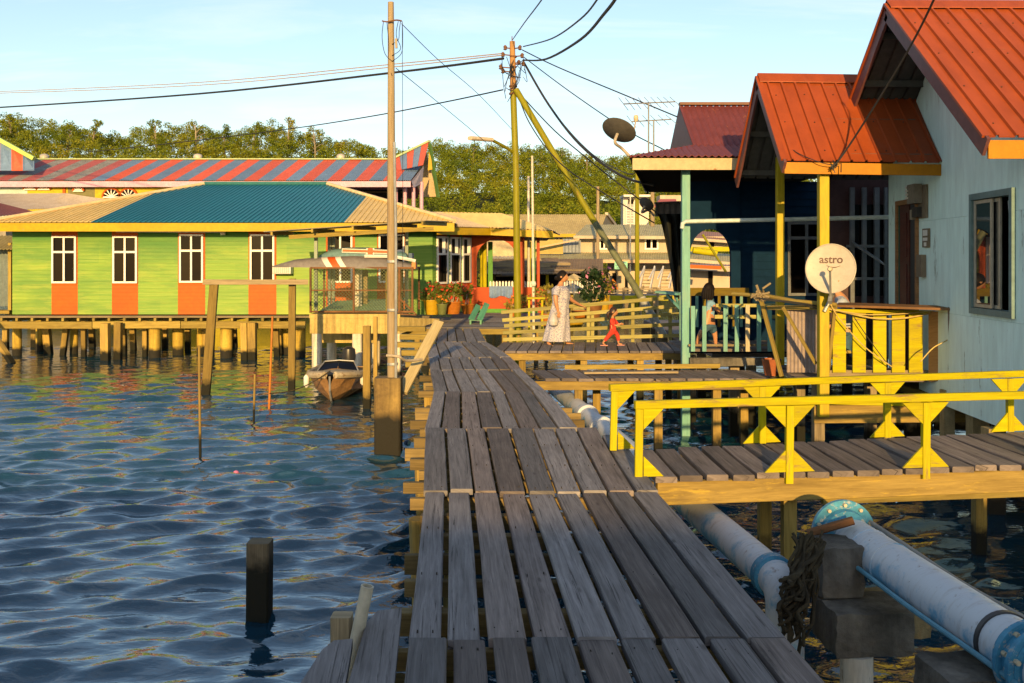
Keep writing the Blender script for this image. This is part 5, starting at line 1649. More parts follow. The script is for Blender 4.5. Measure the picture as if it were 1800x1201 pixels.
# window with real panes in sliding aluminium sashes
WFR = paint('teal_grey_frame', (.16, .25, .25), (.13, .21, .21), rough=.5)
ALU = paint('cream_aluminium', (.46, .42, .33), (.40, .36, .28), rough=.4, metallic=.2)
m = MB(); fw = .075
for (a_, b_, c_, d_) in ((WD[0] - fw, WD[1] + fw, WZ[1], WZ[1] + fw), (WD[0] - fw, WD[1] + fw, WZ[0] - fw, WZ[0]), (WD[0] - fw, WD[0], WZ[0], WZ[1]), (WD[1], WD[1] + fw, WZ[0], WZ[1])):
    m.plate([tw(a_, c_, .045), tw(b_, c_, .045), tw(b_, d_, .045), tw(a_, d_, .045)], tw(0, 0, -.04) - tw(0, 0, .045))
W = m.build('window', WFR, TH)
MIRR, nt, b = new_mat('reflective_glass')
b.inputs['Base Color'].default_value = (.02, .02, .02, 1); b.inputs['Roughness'].default_value = .015; b.inputs['Specular IOR Level'].default_value = 1.0; b.inputs['IOR'].default_value = 2.2
def sash(Da, Db, o, glass):
    m = MB(); s = .05
    for (a_, b_, c_, d_) in ((Da, Da + s, WZ[0] + .01, WZ[1] - .01), (Db - s, Db, WZ[0] + .01, WZ[1] - .01), (Da + s, Db - s, WZ[0] + .01, WZ[0] + s), (Da + s, Db - s, WZ[1] - s, WZ[1] - .01)):
        m.plate([tw(a_, c_, o), tw(b_, c_, o), tw(b_, d_, o), tw(a_, d_, o)], tw(0, 0, -.02) - tw(0, 0))
    m.build('sash', ALU, W)
    m = MB(); m.plate([tw(Da + s, WZ[0] + s, o - .008), tw(Db - s, WZ[0] + s, o - .008), tw(Db - s, WZ[1] - s, o - .008), tw(Da + s, WZ[1] - s, o - .008)], tw(0, 0, -.005) - tw(0, 0)); m.build('pane', glass, W)
sash(11.56, 12.09, .02, MIRR)
sash(11.40, 11.72, -.01, MIRR)
# curtain behind the open half
V, F = [], []
for i in range(15):
    u = i / 14
    for j in range(9):
        v = j / 8
        wid = .26 * (.32 + .68 * (1 - min(1, v / .85)) ** .8)
        V.append(tw(11.06 + wid * u, WZ[1] - .05 - v * 1.2, -.06 - .018 * math.sin(u * 22)))
for i in range(14):
    for j in range(8): F.append([i * 9 + j, (i + 1) * 9 + j, (i + 1) * 9 + j + 1, i * 9 + j + 1])
m = MB(); m.add(V, F); o = m.build('curtain', paint('white_curtain', (.55, .56, .55), rough=.9), smooth=True); tag(o, 'white curtain drawn aside in the turquoise house window', 'curtain')
# door
m = MB()
for (a_, b_, c_, d_) in ((DD[0], DD[0] + .07, DZ[0], DZ[1]), (DD[1] - .07, DD[1], DZ[0], DZ[1]), (DD[0] + .07, DD[1] - .07, DZ[1] - .07, DZ[1])):
    m.plate([tw(a_, c_, .035), tw(b_, c_, .035), tw(b_, d_, .035), tw(a_, d_, .035)], tw(0, 0, -.09) - tw(0, 0, .035))
DR = m.build('door_frame', wood('door_frame_wood', (.26, .13, .05), (.40, .21, .09), vary=.05), TH)
DOORM = wood('dark_red_door', (.07, .018, .015), (.13, .035, .025), rough=.45, vary=.05)
m = MB(); m.plate([tw(14.50, .1, .0), tw(14.95, .1, .0), tw(14.95, 2.57, .0), tw(14.50, 2.57, .0)], tw(0, 0, -.04) - tw(0, 0)); d = m.build('door', DOORM, TH)
for (c_, d_) in ((.25, .95), (1.05, 1.7), (1.8, 2.45)):
    m = MB(); m.plate([tw(14.58, c_, .014), tw(14.87, c_, .014), tw(14.87, d_, .014), tw(14.58, d_, .014)], tw(0, 0, -.013) - tw(0, 0)); m.build('door_panel', DOORM, d)
m = MB(); m.plate([tw(14.15, .1, -.3), tw(14.50, .1, -.02), tw(14.50, 2.57, -.02), tw(14.15, 2.57, -.3)], (.03, 0, 0)); m.build('door', plain('door_dark', (.02, .014, .012), .5), TH)
m = MB(); m.plate([tw(14.92, .1, .005), tw(14.96, .1, .005), tw(14.96, 2.57, .005), tw(14.92, 2.57, .005)], tw(0, 0, -.02) - tw(0, 0)); m.build('door_edge', paint('green_edge', (.03, .14, .10)), TH)
# meter board, small sign, letter box
MTB = thing('meter_board', 'grey-brown electricity meter board with meters beside the red door', 'meter board', tw(13.85, 2.3, .02))
def onwall(parent, Da, Db, za, zb, o0, o1, mt, nm):
    m = MB(); m.plate([tw(Da, za, o0), tw(Db, za, o0), tw(Db, zb, o0), tw(Da, zb, o0)], tw(0, 0, o1) - tw(0, 0, o0)); return m.build(nm, mt, parent)
onwall(MTB, 13.70, 14.02, 2.34, 2.80, .03, .004, paint('board_brown', (.24, .19, .13), rough=.7), 'backboard')
onwall(MTB, 13.86, 14.16, 2.55, 2.82, .14, .031, paint('meter_grey', (.28, .25, .20), rough=.5), 'meter_box')
onwall(MTB, 13.88, 14.08, 2.36, 2.50, .10, .031, plain('meter_black', (.03, .03, .03), .4), 'meter_box')
onwall(MTB, 14.1, 14.2, 2.33, 2.47, .09, .031, paint('meter_tan', (.36, .30, .22)), 'fuse_box')
for i in range(4):
    onwall(MTB, 14.10, 14.16, 2.62 + i * .05, 2.65 + i * .05, .165, .141, WHITEF, 'insulator')
SG = onwall(None, 13.62, 13.86, 1.93, 2.19, .03, .004, paint('plaque_brown', (.22, .17, .11), rough=.6), 'wall_plaque'); tag(SG, 'small brown plaque with white tiles beside the red door', 'plaque')
for (a_, b_, c_, d_) in ((13.65, 13.83, 2.09, 2.17), (13.65, 13.83, 2.02, 2.065), (13.69, 13.79, 1.945, 2.0)):
    m = MB(); m.plate([tw(a_, c_, .033), tw(b_, c_, .033), tw(b_, d_, .033), tw(a_, d_, .033)], tw(0, 0, -.002) - tw(0, 0)); q = m.build('white_tile', WHITEF, None); 
    q.location = q.location - SG.location; q.parent = SG
LB = onwall(None, 13.78, 13.98, 1.52, 1.83, .07, .004, paint('board_brown', (.24, .19, .13)), 'letter_box'); tag(LB, 'narrow grey-brown box on the turquoise wall below the plaque', 'box')

# porch roof
PRH = thing('porch_roof', 'orange-red gabled porch roof on yellow posts in front of the turquoise house', 'porch', (4.6, 14.5, 0))
pa, pb = Vector((3.62, 13.2, 3.08)), Vector((5.78, 13.2, 3.05))
UP = Vector((0, 1.4, 1.36))
m = MB(); m.slope(pa, pb, UP, pitch=.205, amp=.03, style='rib'); m.build('roof_slope', REDROOF, PRH)
m = MB(); m.slope(Vector((3.62, 16.0, 3.08)), Vector((5.78, 16.0, 3.05)), Vector((0, -1.4, 1.36)), pitch=.205, amp=.03, style='rib'); m.build('roof_slope', REDROOF, PRH)
pap = pa + UP
m = MB(); m.plate([pap + Vector((-.02, -.14, -.095)), pap + Vector((2.15, -.14, -.125)), pap + Vector((2.15, 0, .015)), pap + Vector((-.02, 0, .045))], (0, 0, .014))
m.plate([pap + Vector((-.02, .14, -.095)), pap + Vector((2.15, .14, -.125)), pap + Vector((2.15, 0, .016)), pap + Vector((-.02, 0, .046))], (0, 0, .014)); m.build('ridge_cap', REDROOF, PRH)
for (p, q) in ((pa, pap), (Vector((3.62, 16.0, 3.08)), pap)):
    m = MB(); m.beam(p + Vector((-.01, 0, -.10)), q + Vector((-.01, 0, -.10)), .035, .18); m.build('barge_board', BARGE, PRH)
    m = MB(); m.beam(p + Vector((-.012, 0, .005)), q + Vector((-.012, 0, .005)), .085, .03); m.build('verge_trim', REDROOF, PRH)
m = MB(); m.beam(pa + Vector((.0, .03, -.10)), pb + Vector((0, .03, -.10)), .03, .15); m.build('eave_fascia', PFASC, PRH)
for u in (.1, .5, .9):
    for s_ in (0, 1):
        pz = pa.lerp(pap, u) if s_ == 0 else Vector((3.62, 16.0, 3.08)).lerp(pap, u)
        m = MB(); m.beam(pz + Vector((.02, 0, -.07)), pz + Vector((2.0, 0, -.08)), .05, .08); m.build('purlin', UNDER, PRH)
OPOST = wood('porch_post_yellow', (0.36, 0.27, 0.004), (0.47, 0.37, 0.006), rough=.55, vary=.04, grain=.5, stain=(.34, .17, .01), stain_amt=.5)
for (px, D, zb_, zt_, w) in ((1447, 13.4, -.35, 2.98, .13), (1371, 15.45, -.2, 3.35, .115)):
    m = MB(); m.beam((X(px, D), D, zb_), (X(px, D), D, zt_), w, w, c=.006, up=(0, 1, 0)); m.build('post', OPOST, PRH)
screws(PRH, pa, Vector((2.05, 0, 0)), UP, 5, 3, .4)
# rainwater pipe across the porches
m = MB(); m.tube([P(1199, 402, 16.35), P(1200, 393, 16.35), P(1206, 389.5, 16.35), P(1380, 386, 16.0), P(1562, 382, 15.6)], .036, 10); o = m.build('rain_pipe', paint('pale_pipe', (.50, .58, .56), (.42, .5, .48), rough=.4), smooth=True); tag(o, 'pale horizontal rain pipe crossing the shaded porch', 'pipe')

# ------------------------------------------------------------------ balcony with yellow pickets
BC = thing('balcony', 'small balcony with broad yellow pickets below the satellite dish', 'balcony', (4.7, 14.2, 0))
for i in range(12):
    y = 13.62 + i * .155
    plank(BC, DECK2, (3.95, y, .13), (3.95, y + .145, .13), (5.68, y, .13), (5.68, y + .145, .13), seg=1)
for (pl, pr_) in ((1464, 1487), (1499, 1522), (1535, 1558), (1568, 1591), (1598, 1622)):
    m = MB(); m.plate([(X(pl, 13.6), 13.6, Z(655, 13.6)), (X(pr_, 13.6), 13.6, Z(655, 13.6)), (X(pr_, 13.6), 13.6, Z(551, 13.6)), (X(pl, 13.6), 13.6, Z(551, 13.6))], (0, .028, 0)); m.build('picket', YELW, BC)
m = MB(); m.beam(P(1452, 546, 13.6), P(1640, 549, 13.6), .09, .045); m.build('top_rail', YELW, BC)
m = MB(); m.beam((X(1450, 13.62), 13.66, .2), (X(1640, 13.62), 13.66, .2), .03, .09); m.build('bottom_rail', RAWG, BC)
TANP = wood('tan_panel', (.34, .19, .07), (.50, .29, .12), vary=.05)
m = MB(); m.plate([P(1632, 672, 13.55), P(1668, 668, 13.1), P(1668, 548, 13.1), P(1632, 548, 13.55)], (.02, .03, 0)); m.build('side_panel', TANP, BC)
m = MB(); m.beam(P(1672, 680, 12.95), P(1670, 540, 12.95), .04, .05, up=(0, 1, 0)); m.build('end_post', DECK2, BC)
m = MB(); m.plate([P(1470, 540, 13.62), P(1672, 546, 12.9), tw(13.3, 1.12, .03), P(1475, 535, 14.6)], (0, 0, .03)); m.build('shelf_board', wood('brown_shelf', (.12, .06, .02), (.24, .12, .05)), BC)
m = MB(); m.beam((X(1435, 13.5), 13.5, -.14), (X(1690, 13.2), 13.3, -.16), .07, .1); m.build('floor_beam', YELW, BC)
m = MB(); m.beam((X(1432, 13.5), 13.55, -.34), (X(1700, 13.3), 13.4, -.30), .08, .24); m.build('front_beam', YBEAM, BC)
for px, D in ((1438, 13.7), (1530, 14.6), (1560, 13.6), (1665, 13.1), (1405, 15.2), (1600, 15.0)):
    m = MB(); m.beam((X(px, D), D, -2.4), (X(px, D), D, .05), .14, .14); m.build('pile', POSTD if px != 1665 else CONC, BC)
for px, D in ((1716, 11.6), (1690, 12.6)):
    m = MB(); m.beam((X(px, D) + .2, D, -2.4), (X(px, D) + .2, D, -.2), .2, .2); m.build('pile', CONC, TH)
# corrugated grey sheet at the left of the balcony
m = MB(); m.slope((X(1383, 14.2), 14.2, Z(655, 14.2)), (X(1436, 14.0), 14.0, Z(655, 14.0)), Vector((0, 0, Z(545, 14.2) - Z(655, 14.2))), pitch=.05, amp=.008); o = m.build('tin_sheet', paint('pinkish_tin', (.32, .26, .24), (.24, .19, .17), rough=.6)); tag(o, 'upright grey corrugated tin sheet between the two yellow posts', 'tin sheet')
for (a_, b_, lab, w) in (((1338, 528, 14.4), (1374, 662, 14.2), 'grey slanted prop at the left of the balcony', .065), ((1376, 540, 13.75), (1434, 640, 13.6), 'tan slanted prop crossing the tin sheet', .07), ((1467, 545, 13.5), (1455, 655, 13.5), 'thin crooked stick leaning right of the front yellow post', .045)):
    m = MB(); m.beam(P(*a_), P(*b_), w, .045, c=.005); o = m.build('wooden_prop', RAW); tag(o, lab, 'prop', 'props at the balcony')
for (q, r_, mt, lab) in (([(1288, 517, 15.2), (1345, 520, 14.6), (1400, 530, 13.9), (1470, 536, 13.5)], .03, RAW, 'long pole laid along the top of the balcony rails'),):
    m = MB(); m.tube([P(*a_) for a_ in q], r_, 7); o = m.build('rail_pole', mt, smooth=True); tag(o, lab, 'pole')
m = MB(); m.beam(P(1350, 541, 14.4), P(1470, 541, 13.55), .05, .06); o = m.build('rail_bar', RAW); tag(o, 'short tan rail between the grey prop and the front post', 'rail')
# tied cloth knot on the pole
m = MB(); rs = np.random.RandomState(3)
for i in range(14):
    c0 = P(1338 + rs.randn() * 5, 521 + rs.randn() * 4, 14.35)
    m.tube([c0, c0 + Vector((rs.randn() * .05, rs.randn() * .04, rs.randn() * .05)), c0 + Vector((rs.randn() * .07, rs.randn() * .05, rs.randn() * .07))], .018, 5)
o = m.build('cloth_knot', RAWG); tag(o, 'tangled cloth knot tied on the slanted grey prop', 'cloth')
# cables drooping along the balcony
CREAM = paint('cream_cable', (.60, .45, .16), rough=.5)
cabs = [([(1440, 540), (1480, 548), (1540, 560), (1600, 558), (1660, 544)], 13.5, .012, CREAM), ([(1465, 545), (1520, 553), (1580, 552), (1640, 547)], 13.48, .009, CREAM), ([(1460, 535), (1475, 560), (1520, 610), (1568, 645)], 13.46, .008, CREAM), ([(1618, 636), (1640, 612), (1665, 598), (1683, 582)], 13.0, .008, CREAM), ([(1330, 524), (1375, 529), (1420, 535), (1470, 545), (1540, 543), (1640, 548), (1672, 540)], 13.7, .012, CABLE), ([(1340, 527), (1400, 534), (1450, 545), (1520, 551), (1600, 550)], 13.66, .009, CABLE), ([(1500, 556), (1530, 600), (1560, 640)], 13.47, .006, CABLE)]
for i, (q, D, r_, mt) in enumerate(cabs):
    # smooth by subdivision
    pp = [P(x_, y_, D) for x_, y_ in q]
    fine = []
    for k in range(len(pp) - 1):
        p0, p1, p2, p3 = pp[max(0, k - 1)], pp[k], pp[k + 1], pp[min(len(pp) - 1, k + 2)]
        for s_ in range(5):
            t_ = s_ / 5
            fine.append(.5 * ((2 * p1) + (p2 - p0) * t_ + (2 * p0 - 5 * p1 + 4 * p2 - p3) * t_ ** 2 + (3 * p1 - p0 - 3 * p2 + p3) * t_ ** 3))
    fine.append(pp[-1])
    m = MB(); m.tube(fine, r_, 6); o = m.build('cable', mt, smooth=True)
    tag(o, ['thickest cream cable drooping across the yellow pickets', 'short cream cable just under the balcony top rail', 'cream cable falling from the dish across the pickets', 'loose cream cable end curling right of the pickets', 'long black cable lying along the balcony rail to the wall', 'second black cable along the balcony rail', 'thin black cable hanging over the second and third pickets'][i], 'cable')
# bucket
BK = thing('bucket', 'small rusty red bucket at the end of the gangway', 'bucket', P(1356, 660, 15.0))
c0 = P(1356, 660, 15.0)
m = MB(); m.lathe(c0, [(.10, 0), (.145, .24), (.15, .25), (.138, .25), (.095, .02)], 18, cap=True); m.build('pail', paint('bucket_red', (.36, .12, .05), (.25, .07, .03), rough=.5), BK, smooth=True)
m = MB(); m.tube([c0 + Vector((.14 * math.cos(a), 0.14 * math.sin(a) * .2 - .05, .25 + .0 - .08 * math.sin(a))) for a in [math.pi * i / 8 for i in range(9)]], .006, 5); m.build('handle', STEEL, BK)

# ------------------------------------------------------------------ satellite dish with lettering
DS = thing('satellite_dish', 'round cream satellite dish with lettering in front of the yellow post', 'satellite dish', P(1447, 545, 13.2))
cen = P(1461, 473, 13.15)
nv = Vector((-.50, -1, .16)).normalized()
sv = nv.cross(Vector((0, 0, 1))).normalized() * -1
if sv.x < 0: sv = -sv
tv = nv.cross(sv); 
if tv.z < 0: tv = -tv
DISHM = paint('cream_dish', (.46, .42, .36), (.41, .37, .31), rough=.45, scale=3, grime=.12, wear=(.36, .22, .10), wear_amt=.03)
rd = .318
m = MB()
prof = [(rd * i / 9, .05 * (i / 9) ** 2) for i in range(10)]
n_ = 40
V, F = [], []
for (r_, h_) in prof:
    for i in range(n_):
        a = 2 * math.pi * i / n_
        V.append(cen + sv * (r_ * math.cos(a)) + tv * (r_ * 1.02 * math.sin(a)) + nv * h_)
k_ = len(V)
V += [v - nv * .012 for v in V]
for k in range(9):
    for i in range(n_):
        j = (i + 1) % n_
        F.append([k * n_ + i, (k + 1) * n_ + i, (k + 1) * n_ + j, k * n_ + j]); F.append([k_ + k * n_ + j, k_ + (k + 1) * n_ + j, k_ + (k + 1) * n_ + i, k_ + k * n_ + i])
for i in range(n_):
    j = (i + 1) % n_
    F.append([9 * n_ + i, k_ + 9 * n_ + i, k_ + 9 * n_ + j, 9 * n_ + j])
m.add(V, F); m.build('reflector', DISHM, DS, smooth=True)
ring = [cen + sv * (rd * math.cos(2 * math.pi * i / 40)) + tv * (rd * 1.02 * math.sin(2 * math.pi * i / 40)) + nv * .05 for i in range(41)]
m = MB(); m.tube(ring, .008, 5); m.build('rim', DISHM, DS, smooth=True)
# lettering bent onto the dish
LETM = plain('dish_lettering', (.11, .06, .045), .5)
fc = bpy.data.curves.new('lettering', 'FONT'); fc.body = 'astro'; fc.size = .145; fc.align_x = 'CENTER'; fc.extrude = .0015; fc.offset = .0025
fo = bpy.data.objects.new('lettering_tmp', fc); COL.objects.link(fo)
bpy.context.view_layer.update()
me = bpy.data.meshes.new_from_object(fo.evaluated_get(bpy.context.evaluated_depsgraph_get()))
bpy.data.objects.remove(fo); 
def dish_pt(u, v, lift):
    r2 = (u * u + v * v) / (rd * rd)
    return cen + sv * u + tv * v + nv * (.05 * r2 + lift)
og = origin_of(DS)
for v in me.vertices:
    p = dish_pt(v.co.x * 1.0, v.co.y * 1.0 + .078, .005 + v.co.z)
    v.co = p - og
me.materials.clear(); me.materials.append(LETM)
lo = bpy.data.objects.new('lettering', me); COL.objects.link(lo); lo.parent = DS
lo['label'] = 'dark lower-case word astro'
pts_sw = [dish_pt(-.06 + .18 * u, .045 - .028 * math.sin(u * math.pi * .9) - .0 + .006 * u, .006) for u in [i / 10 for i in range(11)]]
m = MB(); m.tube(pts_sw, [.002, .003, .004, .005, .005, .005, .005, .0045, .004, .003, .002], 5); m.build('swoosh', LETM, DS)
# feed arm
arm0 = cen - tv * .31 + nv * .03; lnb = cen - tv * .02 + nv * .36 - tv * .02
lnb = P(1459, 473, 12.82)
m = MB(); m.beam(arm0 - tv * .06 - nv * .04, lnb, .028, .03); m.build('feed_arm', STEEL, DS)
m = MB(); ax = (cen - lnb).normalized(); m.lathe(lnb - ax * .05, [(.022, 0), (.026, .03), (.034, .05), (.034, .075)], 12, axis=ax); m.build('feed_horn', paint('cream_plastic', (.62, .52, .36)), DS, smooth=True)
m = MB(); m.tube([cen - nv * .02, cen - nv * .16, cen - nv * .17 - Vector((0, 0, .30)), P(1449, 548, 13.3)], .025, 8); m.build('mast', STEEL, DS, smooth=True)
m = MB(); m.beam(arm0 - nv * .1, arm0 + nv * .02 - tv * .14, .05, .05); m.build('bracket', STEEL, DS)

# ------------------------------------------------------------------ shaded blue house with purple roof
BLUEW = paint('shade_dark_blue_boards', (.006, .026, .06), (.005, .02, .05), rough=.7, scale=.8, spec=.03)  # blue boards darkened: the porch shade is put into their colour
TEALP = wood('teal_painted_timber', (.10, .27, .24), (.16, .38, .34), rough=.55, vary=.12, grain=.5, stain=(.22, .28, .2), stain_amt=.4)
PURP = paint('maroon_roof_sheet', (.20, .055, .055), (.15, .04, .045), rough=.5, scale=.9, wear=(.28, .10, .05), wear_amt=.08)
BH = thing('blue_house', 'shaded dark blue house with maroon corrugated roof and white fascia', 'house', (4, 18, 0))
A = Vector((X(1107, 16.2), 16.2, Z(274, 16.2))); B = Vector((5.2, 16.2, A.z))
tl = Vector((X(1218, 17.1), 17.1, Z(255, 17.1)))
Us = Vector((0, .9, tl.z - A.z))
fx = (tl.x - A.x) / (B.x - A.x)
m = MB(); m.slope(A, B, Us, lambda s: min(1.0, max(.01, s / fx)), pitch=.11, amp=.018); m.build('roof_slope', PURP, BH)
m = MB(); m.slope(tl, Vector((5.2, 17.1, tl.z)), Vector((0, 1.4, Z(186, 18.5) - tl.z)), pitch=.11, amp=.018); m.build('roof_slope', PURP, BH)
m = MB(); m.slope(Vector((tl.x, 19.9, tl.z)), Vector((5.2, 19.9, tl.z)), Vector((0, -1.4, Z(186, 18.5) - tl.z)), pitch=.11, amp=.018); m.build('roof_slope', PURP, BH)
m = MB(); m.plate([A, tl, Vector((tl.x, 20.6, tl.z)), Vector((X(1136, 22), 22.2, 3.3))], (0, 0, -.03)); m.build('roof_side', PURP, BH)
m = MB(); m.plate([tl, Vector((tl.x, 18.5, Z(186, 18.5))), Vector((tl.x, 19.9, tl.z))], (.03, 0, 0)); m.build('gable', BARGE, BH)
m = MB(); m.beam(Vector((tl.x, 18.5, Z(183, 18.5))), Vector((5.2, 18.5, Z(183, 18.5))), .16, .05); m.build('ridge_cap', paint('rusty_ridge', (.17, .08, .05)), BH)
m = MB(); m.beam(A + Vector((.05, .05, -.13)), B + Vector((0, .05, -.13)), .03, .19); m.build('fascia_board', paint('cream_fascia', (.46, .38, .22), (.40, .32, .18), wear=(.25, .12, .05), wear_amt=.06), BH)
m = MB(); m.plate([P(1112, 296, 16.25), Vector((5.4, 16.25, 3.25)), Vector((5.6, 22.2, 3.25)), P(1140, 338, 22.2)], (0, 0, .03)); m.build('ceiling', DARKIN, BH)
m = MB(); m.plate([A + Vector((.0, .06, -.02)), P(1136, 330, 22.2), P(1138, 341, 22.2), P(1114, 298, 16.3)], (.03, 0, 0)); m.build('side_fascia', DARKIN, BH)
m = MB(); m.beam((X(1205, 16.6), 16.6, -2.3), (X(1205, 16.6), 16.6, 3.3), .135, .135, c=.006, up=(0, 1, 0)); m.build('post', TEALP, BH)
WDp = 18.3
def wx(px): return X(px, WDp)
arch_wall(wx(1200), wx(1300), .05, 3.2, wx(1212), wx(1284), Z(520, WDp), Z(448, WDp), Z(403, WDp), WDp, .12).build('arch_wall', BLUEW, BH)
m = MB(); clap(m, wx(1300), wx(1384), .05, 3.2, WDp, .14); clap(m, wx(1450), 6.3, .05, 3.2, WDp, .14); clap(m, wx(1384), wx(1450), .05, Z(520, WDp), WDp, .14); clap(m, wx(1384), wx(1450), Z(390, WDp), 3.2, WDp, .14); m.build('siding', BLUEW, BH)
window(BH, wx(1384), wx(1450), Z(520, WDp), Z(390, WDp), WDp, fw=.05, transom=.78, frame=paint('shade_dimmed_frame', (.14, .15, .16)))  # frame dimmed too, recess shade is in its colour
m = MB(); m.box((5.25, WDp + .35, 1.6), (2.0, .05, 3.1)); m.build('inner_wall', DARKIN, BH)
for i in range(10):
    y = 16.55 + i * .18
    plank(BH, DECK2, (X(1200, 16.8), y, .28), (X(1200, 16.8), y + .165, .28), (5.6, y, .28), (5.6, y + .165, .28), seg=1)
m = MB(); m.box(((X(1212, 16.45) + X(1345, 16.45)) / 2, 16.45, Z(636, 16.45)), (X(1345, 16.45) - X(1212, 16.45), .12, .13)); m.build('edge_beam', CONCD, BH)
for px, D in ((1205, 16.7), (1290, 16.8), (1215, 18.2), (1320, 17.6)):
    m = MB(); m.beam((X(px, D), D, -2.3), (X(px, D), D, .02), .15, .15); m.build('pile', POSTD, BH)
m = MB(); m.box((7.0, 23.2, .02), (6.6, 9.6, .12)); m.build('added_rear_floor', DECK2, BH)  # floor added at the rear so the water beneath reflects dark
for i in range(27):  # hanging boards added to close the bright gap below this floor
    m = MB(); m.box((3.75 + i * .25, 27.9, -.42), (.23, .04, .78)); m.build('shade_board', POSTD, BH)
for px in (3.9, 5.4, 6.9, 8.4, 9.9):
    for yy in (20.5, 23.5, 26.5):
        m = MB(); m.beam((px, yy, -2.3), (px, yy, -.05), .16, .16); m.build('pile', POSTD, BH)
# balustrade with alternate teal and cream slats
BL = thing('balustrade', 'low balustrade of teal and cream slats beside the teal post', 'balustrade', (3.6, 16.4, 0))
BLD = 16.35
CRM = wood('cream_painted_timber', (.42, .36, .24), (.58, .52, .36), vary=.08, grain=.5)
m = MB(); m.beam(P(1258, 537, BLD), P(1366, 537, BLD), .04, .055); m.build('top_rail', RAILW, BL)
m = MB(); m.beam(P(1256, 557, BLD + .05), P(1366, 557, BLD + .05), .04, .06); m.build('middle_rail', RAILW, BL)
m = MB(); m.beam(P(1210, 607, BLD + .05), P(1366, 607, BLD + .05), .04, .035); m.build('bottom_rail', RAWG, BL)
for i, px in enumerate((1218, 1238, 1275, 1295, 1314, 1334, 1353)):
    m = MB(); m.beam(P(px, 618, BLD - .03), P(px, 536 if i > 1 else 538, BLD - .03), .066, .03, up=(0, 1, 0)); m.build('slat', CRM if px in (1314,) else TEALP, BL)
# bench rail in the arch
YELW_DIM = wood('shade_dimmed_yellow_timber', (.12, .08, .004), (.20, .14, .008), vary=.08, grain=.5)  # yellow rail paint darkened to carry the shade inside the arch
YR = thing('arch_railing', 'dimmed yellow railing with teal slats inside the shaded arch', 'railing', (3.6, 17.9, 0))
m = MB(); m.beam(P(1206, 513, 17.9), P(1316, 513, 17.9), .06, .14); m.build('top_rail', YELW_DIM, YR)
for px in range(1212, 1320, 13):
    m = MB(); m.beam(P(px, 575, 17.9), P(px, 520, 17.9), .05, .03, up=(0, 1, 0)); m.build('slat', TEALP if px % 2 else YELW_DIM, YR)
# back wall of porch: louvre windows with white posts, recess shade put into their dimmed colours
LV = thing('porch_screen', 'dark porch wall with white window posts and an open louvre', 'screen', (5.3, 16.7, 0))
LD_ = 16.6
m = MB(); m.box(((X(1462, LD_) + X(1566, LD_)) / 2, LD_ + .1, 1.75), (X(1566, LD_) - X(1462, LD_), .06, 3.3)); m.build('wall', paint('dark_maroon_wall', (.07, .035, .035)), LV)
GRF = paint('shade_dimmed_frame', (.16, .17, .18))
for px, w in ((1497, .07), (1518, .07), (1540, .08), (1556, .05)):
    m = MB(); m.beam((X(px, LD_), LD_ - .02, .15), (X(px, LD_), LD_ - .02, Z(330, LD_)), w, .06, up=(0, 1, 0)); m.build('window_post', GRF, LV)
for (pa_, pb_, ya, yb_) in ((1488, 1561, 433, 433), (1488, 1561, 490, 490)):
    m = MB(); m.beam(P(pa_, ya, LD_ - .06), P(pb_, yb_, LD_ - .06), .05, .045); m.build('window_bar', GRF, LV)
m = MB(); m.plate([P(1506, 431, 16.3), P(1556, 465, 16.0), P(1556, 468, 16.0), P(1506, 435, 16.3)], (.0, .3, .1)); m.build('open_louvre', GRF, LV)
for (xa, xb) in ((1500, 1515), (1522, 1537), (1543, 1553)):
    m = MB(); m.plate([P(xa, 520, LD_ + .03), P(xb, 520, LD_ + .03), P(xb, 360, LD_ + .03), P(xa, 360, LD_ + .03)], (0, .01, 0)); m.build('pane', GLASSD, LV)

# dark net curtain and tin awning behind the teal post
NB = thing('tin_awning', 'dark tin awning behind the teal post with a black hanging net', 'awning', (3.4, 21, 0))
m = MB(); m.slope(P(1152, 381, 20.6), P(1345, 376, 20.6), Vector((0, 0, .27)), pitch=.12, amp=.012); m.build('edge_sheet', paint('dark_tin', (.13, .12, .12), (.09, .085, .085), rough=.5), NB)
m = MB(); m.plate([P(1150, 358, 20.5), P(1345, 350, 20.5), P(1345, 372, 24), P(1172, 372, 24)], (0, 0, .03)); m.build('roof_sheet', paint('dark_tin', (.13, .12, .12)), NB)
V, F = [], []
for i in range(15):
    for j in range(13):
        u, v = i / 14, j / 12
        xl = 1156 + 30 * v ** .7; xr = 1208
        px = xl + (xr - xl) * u
        V.append(P(px, 376 + 150 * v, 20.0 + .10 * math.sin(u * 18 + v * 2)))
for i in range(14):
    for j in range(12): F.append([i * 13 + j, (i + 1) * 13 + j, (i + 1) * 13 + j + 1, i * 13 + j + 1])
m = MB(); m.add(V, F); m.build('hanging_net', paint('black_net', (.02, .022, .02), (.012, .014, .012), rough=.95, scale=14), NB, smooth=True)

